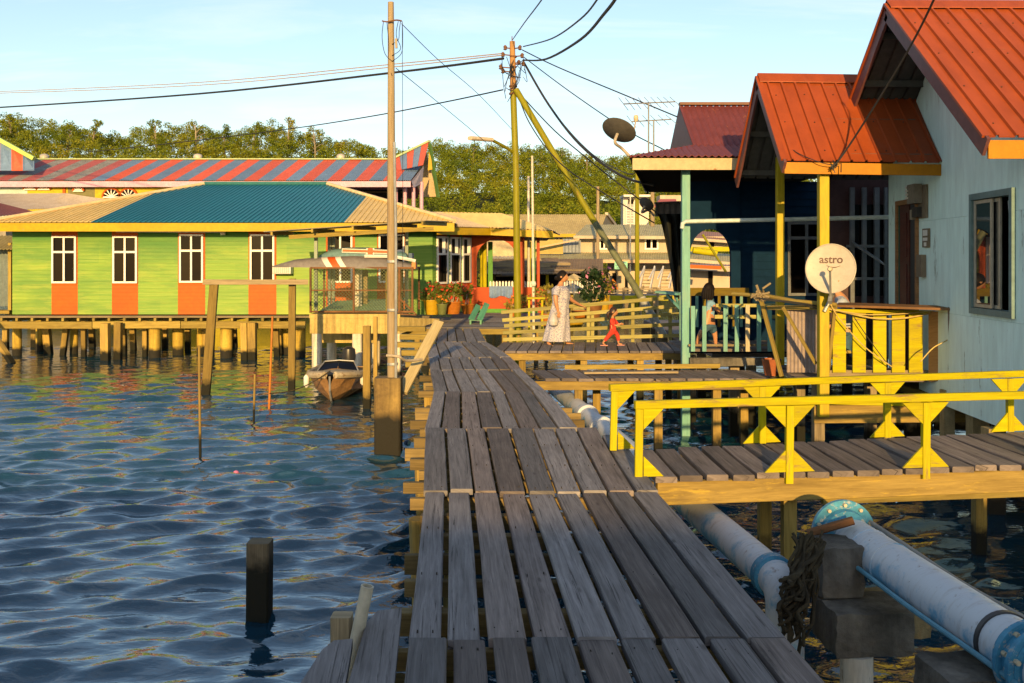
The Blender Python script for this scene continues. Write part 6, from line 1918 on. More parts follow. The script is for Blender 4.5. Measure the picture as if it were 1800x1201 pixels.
# ------------------------------------------------------------------ unseen house put behind the viewpoint, sized to shade the near planks
HB = thing('unseen_house_behind', 'unseen gabled house put behind the viewpoint to shade the nearest planks', 'house', (0, -12, 0))
HZ = 3.0
m = MB(); m.box((0, -12.4, HZ / 2 - .55), (20, 6.4, HZ - .3)); m.build('wall', TURQ, HB)
m = MB(); m.slope((-10.8, -8.0, HZ - .7), (10.8, -8.0, HZ - .7), (0, -3.6, 1.25), pitch=.25, amp=.025, style='rib'); m.build('roof_slope', REDROOF, HB)
m = MB(); m.slope((-10.8, -15.2, HZ - .7), (10.8, -15.2, HZ - .7), (0, 3.6, 1.25), pitch=.25, amp=.025, style='rib'); m.build('roof_slope', REDROOF, HB)
m = MB(); m.box((-2.0, -9.18, .9), (.95, .06, 2.0)); m.build('door', DOORM, HB)
for xx in (-6.5, 3.5, 7.0): window(HB, xx, xx + 1.1, .7, 1.7, -9.18 - .0, frame=WHITEF)
for xx in (-9, -4.5, 0, 4.5, 9):
    for yy in (-9.6, -15):
        m = MB(); m.beam((xx, yy, -2.4), (xx, yy, -.6), .18, .18); m.build('pile', POSTD, HB)
# ------------------------------------------------------------------ poles and wires
def smooth_pts(pp, k=6):
    fine = []
    for i in range(len(pp) - 1):
        p0, p1, p2, p3 = pp[max(0, i - 1)], pp[i], pp[i + 1], pp[min(len(pp) - 1, i + 2)]
        for s_ in range(k):
            t_ = s_ / k
            fine.append(.5 * ((2 * p1) + (p2 - p0) * t_ + (2 * p0 - 5 * p1 + 4 * p2 - p3) * t_ ** 2 + (3 * p1 - p0 - 3 * p2 + p3) * t_ ** 3))
    fine.append(pp[-1])
    return fine
def wire(q, r, label, mat_=CABLE, name='overhead_wire', group='overhead wires'):
    m = MB(); m.tube(smooth_pts([P(*a_) for a_ in q]), r, 6); o = m.build(name, mat_, smooth=True); return tag(o, label, 'wire', group)

LP = thing('wooden_pole', 'tall weathered wooden pole rising from a concrete pile by the boardwalk', 'pole', (X(684, 15.3), 15.3, WATER))
LPM = wood('pole_timber', (.22, .165, .09), (.38, .30, .19), vary=.03, stain=(.18, .10, .04), stain_amt=.5)
m = MB(); m.tube([P(689, 672, 15.3), P(688, 400, 15.3), P(687.5, 100, 15.3), P(687, 4, 15.3)], [.072, .066, .052, .045], 12); m.build('shaft', LPM, LP, smooth=True)
m = MB(); m.tube([P(696, 668, 15.2), P(696, 420, 15.2), P(693, 250, 15.22)], .022, 8); m.build('conduit', STEEL, LP, smooth=True)
m = MB(); m.beam((X(683, 15.3), 15.3, -2.4), (X(683, 15.3), 15.3, Z(663, 15.3)), .40, .36, c=.025, up=(0, 1, 0)); m.build('concrete_pile', concrete('stained_pile', (.30, .205, .06), (.12, .075, .03), wet=-.62), LP)
m = MB(); m.tube([P(672 + 34 * i / 8, 37 + 1.5 * math.sin(i * .8), 15.3 - .1 * math.sin(math.pi * i / 8)) for i in range(9)], .012, 6); m.build('wire_bracket', RUST, LP)
for y in (460, 545, 640):
    m = MB(); m.lathe(P(690, y, 15.28) - Vector((0, 0, .02)), [(.082, 0), (.084, .01), (.084, .03), (.082, .04)], 14); m.build('strap', STEEL, LP)
m = MB(); m.beam(P(697, 85, 15.25), P(696, 68, 15.25), .035, .03, up=(0, 1, 0)); m.build('insulator', plain('insulator_dark', (.03, .025, .03), .4), LP)
wires_l = []
for i, (x_, ln) in enumerate(((674, 70), (680, 95), (700, 60), (704, 40), (707, 70))):
    m = MB(); m.tube(smooth_pts([P(x_, 38, 15.28), P(x_ + R.uniform(-4, 4), 38 + ln * .4, 15.25), P(x_ + R.uniform(-5, 5), 38 + ln * .8, 15.27), P(689, 38 + ln, 15.24)]), .005, 4); m.build('hanging_wire', CABLE, LP)
m = MB(); m.tube([P(707, 40, 15.3), P(708, 240, 15.3), P(708, 470, 15.3)], .004, 4); m.build('hanging_wire', CABLE, LP)
# chain and pipe tied at the pile head
m = MB(); m.tube(smooth_pts([P(680, 625, 15.2), P(700, 627, 15.1), P(715, 634, 15.3), P(742, 632, 15.6)]), .022, 7); o = m.build('tie_pipe', paint('cream_pipe', (.5, .42, .3)), smooth=True); tag(o, 'short cream pipe tying the wooden pole to the boardwalk', 'pipe')

OLV = paint('olive_yellow_paint', (.22, .21, .006), (.18, .17, .005), rough=.5, scale=1.5, wear=(.28, .14, .04), wear_amt=.12, streak=(2, 2, .4))
UP_ = thing('utility_pole', 'olive yellow utility pole with slanted brace and street lamp arm', 'utility pole', P(908, 590, 24.0))
m = MB(); m.tube([P(911, 640, 24.0), P(907, 300, 24.0), P(902, 160, 24.0)], [.088, .082, .078], 14); m.build('shaft', OLV, UP_, smooth=True)
m = MB(); m.tube([P(902, 160, 24.0), P(900.5, 73, 24.0)], [.078, .066], 14); m.build('pole_head', wood('rusty_pole_head', (.28, .14, .05), (.45, .26, .10), vary=.02), UP_, smooth=True)
m = MB(); m.tube([P(900, 73, 24), P(900, 64, 24)], .012, 6); m.build('spike', RUST, UP_)
m = MB(); m.tube([P(907, 158, 23.9), P(1046, 392, 22.9)], .075, 12); m.build('brace', OLV, UP_, smooth=True)
m = MB(); m.tube([P(1046, 392, 22.9), P(1128, 524, 22.4)], [.075, .08], 12); m.build('brace', paint('dark_olive_paint', (.14, .16, .09), (.11, .12, .07), rough=.6), UP_, smooth=True)
m = MB(); m.tube([P(1128, 524, 22.4), P(1166, 590, 22.1)], .09, 12); m.build('brace_sleeve', paint('grey_sleeve', (.34, .35, .33), rough=.5), UP_, smooth=True)
for y, w in ((152, .1), (165, .1), (100, .085), (118, .085)):
    m = MB(); m.lathe(P(902, y, 24) - Vector((0, 0, .02)), [(w, 0), (w, .04)], 12); m.build('band', RUST, UP_)
for (x_, y_) in ((884, 96), (888, 84), (914, 84), (918, 98), (880, 118), (884, 125), (912, 110), (920, 112)):
    p = P(x_, y_, 23.9); m = MB(); m.lathe(p - Vector((0, 0, .06)), [(.02, 0), (.05, .02), (.03, .05), (.05, .08), (.02, .12)], 8); m.build('insulator', paint('insulator_brown', (.20, .11, .07), rough=.35), UP_, smooth=True)
    m = MB(); m.beam(p, P(901, y_ + 2, 24), .025, .025); m.build('bracket', RUST, UP_)
m = MB(); m.tube([P(903, 268, 24), P(885, 257, 23.7), P(862, 245, 23.3)], .04, 8); m.build('lamp_arm', OLV, UP_, smooth=True)
m = MB(); m.beam(P(864, 246, 23.3), P(826, 243, 22.8), .16, .09, c=.03); m.build('lamp_head', paint('lamp_cream', (.62, .52, .38), rough=.4), UP_)
rs = np.random.RandomState(9)
for i in range(16):
    a_ = P(880 + rs.rand() * 42, 98 + rs.rand() * 25, 23.85); b_ = P(882 + rs.rand() * 42, 118 + rs.rand() * 70, 23.9)
    mid = a_.lerp(b_, .5) + Vector((rs.randn() * .1, rs.randn() * .05, -rs.rand() * .3))
    m = MB(); m.tube(smooth_pts([a_, mid, b_], 5), .008, 4); m.build('drop_wire', CABLE, UP_)

FAINT = paint('pale_wire', (.42, .33, .25), rough=.6)
wire([(885, 103, 24), (690, 128, 27), (350, 165, 33), (0, 189, 42), (-150, 196, 46)], .032, 'thick black cable from the yellow pole to the left edge')
wire([(885, 94, 24), (690, 113, 27), (350, 145, 33), (0, 161, 42), (-150, 164, 46)], .014, 'pale upper wire from the yellow pole to the left edge', FAINT)
wire([(885, 97, 24), (690, 118, 27), (350, 150, 33), (0, 164, 42), (-150, 167, 46)], .014, 'pale lower wire from the yellow pole to the left edge', FAINT)
wire([(884, 158, 24), (780, 180, 27), (650, 205, 31), (500, 228, 36), (320, 250, 42), (150, 268, 49)], .018, 'thin dark wire sloping down left across the forest')
wire([(901, 70, 24), (922, 40, 19), (952, 0, 14), (975, -40, 11)], .011, 'straight thin wire rising from the pole top')
wire([(920, 82, 24), (970, 68, 20), (1020, 34, 15), (1052, -4, 12), (1070, -40, 10)], .014, 'middle wire curving up to the top edge right of the pole')
wire([(920, 106, 24), (960, 104, 21), (1020, 70, 16), (1064, 22, 12.5), (1086, -8, 11), (1110, -50, 9.5)], .022, 'thick twisted cable curving up to the top edge')
wire([(918, 88, 24), (980, 118, 22), (1100, 168, 20), (1218, 217, 18.6)], .013, 'wire from the pole to the ridge of the maroon roof')
wire([(920, 100, 24), (1000, 160, 22), (1100, 228, 19.5), (1170, 265, 17.8), (1200, 285, 16.6)], .011, 'lower wire from the pole to the maroon roof eave')
wire([(922, 112, 24), (965, 185, 23), (1020, 255, 21.5), (1090, 308, 20.0), (1150, 326, 19)], .026, 'thick dark cable drooping from the pole towards the awning')
wire([(918, 170, 24), (975, 230, 23), (1040, 285, 21.5), (1090, 325, 20.7), (1165, 382, 20.4)], .014, 'dark cable drooping down to the small dish on the awning')
wire([(924, 118, 24), (980, 205, 23), (1040, 270, 21), (1105, 306, 18), (1120, 290, 16.8)], .010, 'slim wire looping from the pole to the maroon roof corner')
wire([(915, 180, 23.8), (930, 215, 23.6), (960, 260, 23.2), (1000, 300, 22.5), (1070, 345, 21.5), (1150, 392, 20.7)], .014, 'black cable running beside the slanted brace')
wire([(706, 42, 15.3), (770, 105, 18), (840, 165, 21), (900, 228, 24)], .006, 'upper faint wire between the wooden and yellow poles')
wire([(696, 120, 15.3), (760, 172, 18), (830, 230, 21), (900, 290, 24)], .006, 'lower faint wire between the wooden and yellow poles')
wire([(1653, -25, 10.6), (1612, 60, 11.4), (1560, 150, 12.2), (1500, 245, 13.0), (1468, 291, 13.15)], .014, 'twisted black service cable coming down to the porch eave')
wire([(1468, 291, 13.12), (1440, 285, 13.1), (1400, 268, 13.3), (1370, 245, 13.7)], .006, 'thin loose wire on the porch roof edge')
m = MB(); p = P(1466, 290, 13.12); rs = np.random.RandomState(4)
for i in range(7): m.tube([p, p + Vector((rs.randn() * .04, -.02, rs.randn() * .04)), p + Vector((rs.randn() * .05, -.02, -abs(rs.randn()) * .09))], .008, 4)
o = m.build('cable_clamp', CABLE); tag(o, 'knot of cable clamps at the porch eave', 'clamp')

# slim poles
def slim_pole(px, yt, yb, D, r, mat_, label, dx=0, name='slim_pole'):
    m = MB(); m.tube([P(px + dx, yb, D) - Vector((0, 0, .6)), P(px, yt, D)], [r, r * .8], 8); o = m.build(name, mat_, smooth=True); tag(o, label, 'pole', 'slim poles in the village')
slim_pole(929, 310, 505, 34, .05, paint('white_pole', (.66, .6, .5)), 'shorter white pole just right of the yellow utility pole')
slim_pole(935.5, 274, 570, 25.5, .035, paint('white_pole', (.66, .6, .5)), 'taller thin white pole in front of the orange porch', 3)
m = MB(); m.lathe(P(938, 503, 25.4), [(.05, 0), (.07, .05), (.05, .12)], 10); o = m.build('pole_clamp', WHITEP); tag(o, 'white box clamped on the taller thin white pole', 'clamp')
slim_pole(1120, 300, 520, 40, .10, OLV, 'yellow far pole left of the black net')
slim_pole(1051, 328, 500, 48, .09, LPM, 'brown far pole between the brace and the cream house')
slim_pole(1108, 342, 500, 50, .04, paint('white_pole', (.66, .6, .5)), 'thin white far pole in front of the cream house')
slim_pole(1147, 300, 372, 40, .09, LPM, 'brown far pole stub above the awning')

# antennas
def yagi(px, py, D, x0p, x1p, n, label, tilt=0.0):
    t = thing('tv_antenna', label, 'antenna', P(px, 270, D), 'television antennas on the maroon roof')
    m = MB(); m.tube([P(px, 275, D), P(px, py, D)], .016, 6); m.build('mast', STEEL, t)
    m = MB(); m.tube([P(x0p, py + 2 + tilt, D), P(x1p, py - 2 + tilt * .3, D)], .012, 6); m.build('boom', STEEL, t)
    for i in range(n):
        u = i / (n - 1); p = P(x0p, py + 2 + tilt, D).lerp(P(x1p, py - 2 + tilt * .3, D), u)
        L = .32 * (1 - .55 * u)
        m = MB(); m.tube([p + Vector((-.12, -L, .06)), p + Vector((.12, L, -.06))], .006, 4); m.build('element', STEEL, t)
yagi(1140, 181, 17.2, 1096, 1187, 9, 'upper television antenna on the maroon roof')
yagi(1149, 212, 17.4, 1110, 1180, 6, 'lower television antenna on the maroon roof')

def dish_back(cen, n, r, base, label, mat_, lnb=True):
    n = n.normalized()
    t = thing('satellite_dish', label, 'satellite dish', base, 'dishes seen from behind')
    s_ = n.cross(Vector((0, 1, 0))).normalized(); u_ = n.cross(s_)
    V, F = [], []
    nn = 28
    for k in range(7):
        rr = r * k / 6
        for i in range(nn):
            a = 2 * math.pi * i / nn; V.append(cen + (s_ * math.cos(a) + u_ * math.sin(a)) * rr + n * .07 * (k / 6) ** 2)
    kk = len(V); V += [v - n * .012 for v in V]
    for k in range(6):
        for i in range(nn):
            j = (i + 1) % nn; F.append([k * nn + i, (k + 1) * nn + i, (k + 1) * nn + j, k * nn + j]); F.append([kk + k * nn + j, kk + (k + 1) * nn + j, kk + (k + 1) * nn + i, kk + k * nn + i])
    for i in range(nn):
        j = (i + 1) % nn; F.append([6 * nn + i, kk + 6 * nn + i, kk + 6 * nn + j, 6 * nn + j])
    m = MB(); m.add(V, F); m.build('reflector', mat_, t, smooth=True)
    m = MB(); m.tube(smooth_pts([cen - n * .02, cen - n * .14 + Vector((0, 0, -.05)), base + Vector((-.12, 0, .12)), base]), .025, 8); m.build('mast', paint('mast_cream', (.42, .36, .28)), t, smooth=True)
    if lnb:
        e_ = cen + Vector((.30, .05, .22)); e0 = cen + Vector((.26, .02, .02))
        m = MB(); m.tube([e0, e_], .012, 6); m.build('feed_arm', paint('mast_cream', (.42, .36, .28)), t)
        m = MB(); m.lathe(e_, [(.02, -.03), (.04, 0), (.04, .06), (.02, .08)], 10); m.build('feed_horn', paint('cream_plastic', (.62, .52, .36)), t, smooth=True)
DGREY = paint('dark_grey_dish', (.10, .095, .085), (.075, .07, .065), rough=.5)
dish_back(P(1086, 234, 16.1), Vector((.37, .48, .79)), .285, P(1106, 274, 16.2), 'large dark satellite dish seen from below at the maroon roof corner', DGREY)
dish_back(P(1134, 362, 20.3), Vector((.5, .55, .6)), .16, P(1150, 380, 20.5), 'small dark satellite dish on the edge of the tin awning', DGREY, False)

# ------------------------------------------------------------------ far village between the pole and the blue house
CREAMW = paint('cream_wall', (.48, .40, .30), (.40, .33, .24), rough=.7, scale=.5, grime=.2, streak=(1, 1, .3))
YCREAM = paint('yellow_cream_wall', (.44, .36, .13), (.38, .30, .10), rough=.7, scale=.6)
GGR = paint('grey_green_roof', (.46, .42, .24), (.34, .33, .20), rough=.7, scale=.6, wear=(.16, .13, .09), wear_amt=.1)
OCHR = paint('ochre_roof', (.52, .42, .19), (.42, .33, .15), rough=.7, scale=.5)
def far_window(parent, pl, pr_, yt, yb, D):
    window(parent, X(pl, D), X(pr_, D), Z(yb, D), Z(yt, D), D - .02, fw=.08, transom=0)
V1 = thing('ochre_roof_house', 'far house with long ochre roof below the forest', 'house', (3, 64, WATER))
m = MB(); tri_sheet(m, P(870, 413, 62), P(1052, 413, 62), P(880, 377, 66), P(1066, 377, 66)); m.build('roof_sheet', OCHR, V1)
m = MB(); m.plate([P(1066, 377, 66), P(1054, 412, 62.2), P(1080, 398, 69)], (0, .1, 0)); m.build('gable', paint('dark_ochre', (.22, .16, .07)), V1)
m = MB(); m.beam(P(1066, 376, 66), P(1081, 396, 69), .2, .2); m.build('barge_board', CREAMW, V1)
m = MB(); m.box(((X(880, 63) + X(1050, 63)) / 2, 63.2, 0.8), (X(1050, 63) - X(880, 63), .3, 4.6)); m.build('wall', YCREAM, V1)
for (a_, b_) in ((975, 990), (995, 1006)): far_window(V1, a_, b_, 417, 428, 62.9)
m = MB(); m.beam(P(940, 414, 61.9), P(1012, 414, 61.9), .1, .2); m.build('eave_board', FASC, V1)

V2 = thing('cream_house', 'two-storey cream far house with grey-green roofs and two dark windows', 'house', (10, 54, WATER))
D2 = 52.0
m = MB(); tri_sheet(m, P(1008, 416, D2 - .8), P(1200, 417, D2 - .8), P(1030, 395, D2 + 3), P(1200, 395, D2 + 3)); m.build('roof_sheet', GGR, V2)
m = MB(); m.beam(P(1008, 417, D2 - .85), P(1200, 418, D2 - .85), .05, .16); m.build('valance', CREAMW, V2)
m = MB(); m.box(((X(1021, D2) + X(1205, D2)) / 2, D2 + .1, (Z(415, D2) + Z(446, D2)) / 2), (X(1205, D2) - X(1021, D2), .2, Z(415, D2) - Z(446, D2))); m.build('upper_wall', CREAMW, V2)
far_window(V2, 1053, 1071, 420, 439, D2); far_window(V2, 1133, 1157, 419, 439, D2)
m = MB(); tri_sheet(m, P(940, 458, D2 - 2.2), P(1205, 459, D2 - 2.2), P(945, 444, D2), P(1205, 444, D2)); m.build('roof_sheet', GGR, V2)
m = MB(); m.beam(P(940, 459, D2 - 2.25), P(1205, 460, D2 - 2.25), .05, .16); m.build('valance', paint('salmon_valance', (.60, .38, .22)), V2)
m = MB(); m.box(((X(1068, D2) + X(1205, D2)) / 2, D2, Z(487, D2)), (X(1205, D2) - X(1068, D2), .2, 1.75)); m.build('lower_wall', CREAMW, V2)
for (a_, b_, c_, d_) in ((1076, 1083, 480, 497), (1098, 1102, 484, 505)):
    m = MB(); m.box((X((a_ + b_) / 2, D2), D2 - .14, Z((c_ + d_) / 2, D2)), (X(b_, D2) - X(a_, D2), .06, Z(c_, D2) - Z(d_, D2))); m.build('door', DARKIN, V2)
m = MB(); m.slope((X(990, 51), 51, Z(444, 51)), (X(1021, 51.5), 51.5, Z(444, 51)), (0, 0, Z(420, 51) - Z(444, 51)), pitch=.2, amp=.02); m.build('tin_wall', paint('blue_tin', (.25, .28, .32), rough=.5), V2)
m = MB(); m.box(((X(938, 51) + X(990, 51)) / 2, 51.2, Z(434, 51)), (X(990, 51) - X(938, 51), .2, .75)); m.build('upper_wall', YCREAM, V2)
m = MB(); m.beam(P(938, 437, 50.5), P(1018, 421, 50.5), .3, .08); m.build('lean_roof', paint('salmon_valance', (.6, .38, .22)), V2)
for px in (1000, 1050, 1100, 1150, 1195):
    m = MB(); m.beam((X(px, D2), D2 - .3, -2.3), (X(px, D2), D2 - .3, Z(505, D2)), .22, .22); m.build('pile', POSTD, V2)
# sign
m = MB(); m.box((X(1091.5, 48), 48, Z(466.5, 48)), (X(1103, 48) - X(1080, 48), .05, .38)); SG2 = m.build('green_sign', paint('mint_sign', (.20, .52, .34), rough=.4)); tag(SG2, 'small mint green sign hanging in front of the cream house', 'sign')
for i, (u0, u1, y) in enumerate(((.1, .5, 461.5), (.55, .88, 461.5), (.1, .38, 466.5), (.45, .9, 466.5), (.2, .75, 471))):
    m = MB(); a_, b_ = X(1080 + 23 * u0, 47.96), X(1080 + 23 * u1, 47.96); m.box(((a_ + b_) / 2, 47.965, Z(y, 47.96)), (b_ - a_, .01, .045)); q = m.build('text_line', plain('sign_blue', (.05, .16, .22), .5)); q.location = q.location - SG2.location; q.parent = SG2
# brown lath market shed
V4 = thing('lath_shed', 'low brown shed of laths and patched boards behind the orange arch', 'shed', (1.5, 45, WATER))
for i in range(16):
    y = 456 + i * 1.8 + R.uniform(-1, 1)
    x0p = 860 + R.uniform(-8, 30); x1p = x0p + R.uniform(50, 150)
    m = MB(); m.beam(P(x0p, y + R.uniform(-2, 3), 44 + i * -.2), P(min(1062, x1p), y + R.uniform(-3, 3), 44 - i * .2), .12, R.uniform(.06, .12)); m.build('lath', RAWG if i % 3 else DECK2, V4)
m = MB(); tri_sheet(m, P(850, 482, 41), P(1060, 480, 41), P(865, 455, 46), P(1060, 455, 46)); m.build('roof_sheet', paint('rust_tin', (.34, .23, .12), (.20, .13, .07), rough=.8), V4)
m = MB(); m.box((X(955, 46), 46.5, Z(490, 46)), (5.6, .2, 1.2)); m.build('back_wall', DARKIN, V4)
for px in (868, 905, 962, 1005, 1048):
    m = MB(); m.beam((X(px, 42), 42, -2.2), (X(px, 42), 42, Z(478, 42)), .12, .12); m.build('post', YELW if px in (962, 905) else RAW, V4)
m = MB(); m.beam(P(940, 480, 41.8), P(1000, 480, 41.8), .08, .1); m.build('rail', YELW, V4)
m = MB(); m.box((X(960, 42), 43, Z(512, 42)), (6.0, 3, .15)); m.build('floor', DECK, V4)
V5 = thing('stone_wall_house', 'pale rough-plastered house wall seen through the orange arch', 'house', (-.4, 48, WATER))
m = MB(); m.box((X(885, 47), 47.5, 1.2), (X(915, 47) - X(852, 47), .4, 4.2)); m.build('wall', paint('rough_plaster', (.60, .50, .30), (.40, .32, .20), rough=.9, scale=3), V5)
m = MB(); m.slope((X(848, 46.8), 46.8, Z(462, 46.8)), (X(920, 46.8), 46.8, Z(462, 46.8)), (0, .8, .5), pitch=.2, amp=.02); m.build('awning', paint('grey_tin', (.33, .32, .30), rough=.5), V5)
# stairs
def stairs(px0, label):
    D = 45.0
    t = thing('wooden_stair', label, 'stair', P(px0, 512, D), 'stairs of the far cream house')
    for s_ in (0, 1):
        m = MB(); m.beam(P(px0 + s_ * 18 - 6, 508, D), P(px0 + s_ * 18 + 2, 470, D + 1.5), .06, .16); m.build('stringer', WHITEP, t)
        m = MB(); m.beam(P(px0 + s_ * 18 - 8, 490, D), P(px0 + s_ * 18 + 2, 462 + 8, D + 1.5), .06, .06); m.build('handrail', WHITEP, t)
    for i in range(6):
        u = (i + .5) / 6
        m = MB(); a_ = P(px0 - 6, 508, D).lerp(P(px0 + 2, 472, D + 1.5), u); b_ = P(px0 + 12, 508, D).lerp(P(px0 + 20, 472, D + 1.5), u)
        m.beam(a_, b_, .22, .05); m.build('tread', RAWG, t)
stairs(1131, 'left pale wooden stair in front of the far cream house'); stairs(1164, 'right pale wooden stair beside the black net')
# far walkway with low rail
FW = thing('far_walkway', 'far plank walkway with a low grey rail below the stairs', 'walkway', (7, 42, 0))
for i in range(24):
    a_ = 1030 + i * 8
    m = MB(); m.plate([(X(a_, 40), 40, Z(521, 40)), (X(a_ + 7.6, 40), 40, Z(521, 40)), (X(a_ + 7.6, 40), 43, Z(521, 40)), (X(a_, 40), 43, Z(521, 40))], (0, 0, -.06)); m.build('plank', DECK, FW)
for y in (508, 513): 
    m = MB(); m.beam(P(1030, y, 39.9), P(1220, y + 1, 39.9), .06, .06); m.build('rail', RAWG, FW)
m = MB(); m.beam(P(1030, 524, 39.9), P(1220, 524, 39.9), .1, .2); m.build('edge_beam', YELW, FW)
for px in range(1036, 1220, 30):
    m = MB(); m.beam(P(px, 560, 39.85), P(px, 506, 39.85), .08, .08, up=(0, 1, 0)); m.build('rail_post', RAWG, FW)
# tower block and red roof at the forest foot
TW = thing('white_block', 'white far block with a stair tower at the forest foot', 'building', P(1118, 400, 90))
DT = 88.0
m = MB(); m.box((X(1118, DT), DT + 1, Z(375, DT)), (X(1141, DT) - X(1096, DT), 2, Z(347, DT) - Z(410, DT))); m.build('wall', paint('white_far', (.66, .60, .52)), TW)
m = MB(); m.box((X(1107, DT), DT - .1, Z(380, DT)), (X(1114, DT) - X(1100, DT), .1, 2.4)); m.build('stair_recess', paint('blue_grey', (.33, .36, .40)), TW)
for i in range(7):
    m = MB(); m.box((X(1107, DT), DT - .2, Z(366 + i * 4.6, DT)), (X(1114, DT) - X(1099, DT), .12, .07)); m.build('balcony_rail', WHITEP, TW)
for s_ in (1100, 1107, 1114):
    m = MB(); m.box((X(s_, DT), DT - .2, Z(380, DT)), (.1, .1, 2.5)); m.build('balcony_post', WHITEP, TW)
m = MB(); m.box((X(1109, DT), DT - .12, Z(355, DT)), (.5, .1, .4)); m.build('window', DARKIN, TW)
m = MB(); m.box((X(1118, DT), DT + .5, Z(345.5, DT)), (X(1143, DT) - X(1095, DT), 3.2, .18)); m.build('roof_slab', WHITEP, TW)
RRH = thing('red_roof_house', 'small far house with a red roof above the tin awning', 'house', P(1170, 380, 80))
m = MB(); m.plate([P(1148, 363, 80), P(1192, 361, 80), P(1188, 350, 83), P(1160, 350, 83)], (0, 0, -.1)); m.build('roof_sheet', paint('far_red', (.50, .11, .07)), RRH)
m = MB(); m.box((X(1185, 84), 85, Z(360, 84)), (2.4, 2, 1.6)); m.build('wall', CREAMW, RRH)

# houses glimpsed through the blue arch
def glimpse(name, label, roof, wall, a, D, rc, wc):
    t = thing(name, label, 'house', P((wall[0] + wall[1]) / 2, 520, D), 'houses glimpsed through the arch')
    m = MB(); tri_sheet(m, P(roof[0], roof[3], D - 1), P(roof[1], roof[3] + a, D - 1), P(roof[0] + 4, roof[2], D + 2), P(roof[1] - 2, roof[2] + a, D + 2)); m.build('roof_sheet', rc, t)
    m = MB(); m.beam(P(roof[0], roof[3] + 1, D - 1.05), P(roof[1], roof[3] + a + 1, D - 1.05), .06, .16); m.build('fascia_board', CREAMW, t)
    m = MB(); m.plate([P(wall[0], wall[3], D), P(wall[1], wall[3], D), P(wall[1], wall[2], D), P(wall[0], wall[2], D)], (0, .2, 0)); m.build('wall', wc, t)
    m = MB(); cx = (wall[0] + wall[1]) / 2; m.plate([P(cx - 5, wall[3] - 2, D - .03), P(cx + 3, wall[3] - 2, D - .03), P(cx + 3, wall[2] + 4, D - .03), P(cx - 5, wall[2] + 4, D - .03)], (0, .02, 0)); m.build('window', DARKIN, t)
glimpse('arch_view_house', 'upper cream house with a rusty roof seen at the top of the arch', (1195, 1310, 404, 418, 0), (1195, 1310, 416, 436), 8, 60, paint('far_rust', (.36, .17, .09)), CREAMW)
glimpse('arch_view_house', 'yellow-walled house with a green-grey roof in the middle of the arch', (1200, 1300, 440, 456, 0), (1195, 1300, 434, 442), 8, 50, GGR, YELW)
glimpse('arch_view_house', 'low cream house with an orange beam seen at the bottom of the arch', (1200, 1300, 462, 470, 0), (1200, 1300, 468, 506), 4, 42, paint('far_rust', (.36, .17, .09)), CREAMW)
m = MB(); m.beam(P(1205, 468, 40), P(1268, 471, 40), .1, .14); o = m.build('orange_beam', ORANGEM); tag(o, 'orange beam seen through the lower part of the arch', 'beam')
m = MB(); m.tube([P(1235, 412, 32), P(1276, 478, 32)], .04, 8); o = m.build('slanted_pole', OLV, smooth=True); tag(o, 'thin olive pole slanting across the view in the arch', 'pole')
m = MB(); m.tube([P(1218, 440, 36), P(1260, 446, 36)], .12, 12); o = m.build('yellow_pipe', YELW, smooth=True); tag(o, 'fat yellow pipe seen through the arch', 'pipe')

# ------------------------------------------------------------------ plants
LEAF_A = leaf_mat('potted_leaves', [(.06, .10, .012), (.11, .14, .02), (.18, .16, .03)])
LEAF_D = leaf_mat('dark_leaves', [(.012, .035, .012), (.022, .05, .015), (.04, .07, .02)])
LEAF_Y = leaf_mat('yellowish_leaves', [(.16, .15, .02), (.25, .21, .03), (.30, .22, .04)])
FLOW_R = paint('red_petals', (.55, .07, .03), (.42, .05, .03), rough=.6)
FLOW_P = paint('pink_petals', (.62, .20, .36), rough=.6)
FLOW_O = paint('orange_petals', (.70, .22, .03), rough=.6)
def potted(px, yb, D, pot_r, pot_h, pot_mat, cents, rad, n, leaf, lm, label, flow=None, nf=40, seed=0, cat='potted plant'):
    rs = np.random.RandomState(300 + seed)
    base = P(px, yb, D)
    t = thing('potted_plant', label, cat, base, 'potted plants')
    m = MB(); m.lathe(base, [(pot_r * .72, 0), (pot_r, pot_h * .9), (pot_r * 1.08, pot_h * .9), (pot_r * 1.08, pot_h), (pot_r * .9, pot_h), (pot_r * .86, pot_h * .9)], 18); m.build('pot', pot_mat, t, smooth=True)
    cs = [P(cx, cy, D + (rs.rand() - .5) * .4) for cx, cy in cents]
    stem = MB()
    for c in cs:
        b0 = base + Vector((rs.randn() * pot_r * .2, rs.randn() * pot_r * .2, pot_h * .9)); stem.tube([b0, b0.lerp(c, .5) + Vector((rs.randn() * .03, 0, .05)), c], [.018, .012, .006], 5)
    stem.build('stems', BARK, t)
    co, q = leaf_cloud(rs, cs, [rad * (.7 + .6 * rs.rand()) for _ in cs], n, leaf, shell=.1)
    np_mesh('leaves', co, q, lm, parent=t, origin=base)
    if flow:
        co, q = leaf_cloud(rs, [c + Vector((0, -.05, .05)) for c in cs], [rad * 1.05] * len(cs), nf, leaf * .9, shell=.6)
        np_mesh('flowers', co, q, flow, parent=t, origin=base)
TERR = paint('terracotta_pot', (.38, .13, .012), (.32, .10, .01), rough=.6)
YPOT = paint('yellow_pot', (.44, .28, .01), (.36, .22, .01), rough=.55)
potted(759, 553, 28.4, .24, .42, YPOT, [(752, 510), (765, 504), (775, 512), (758, 520), (748, 520), (770, 524)], .20, 420, .055, LEAF_A, 'bushy plant with red flowers in a yellow pot at the green house corner', FLOW_R, 70, 1)
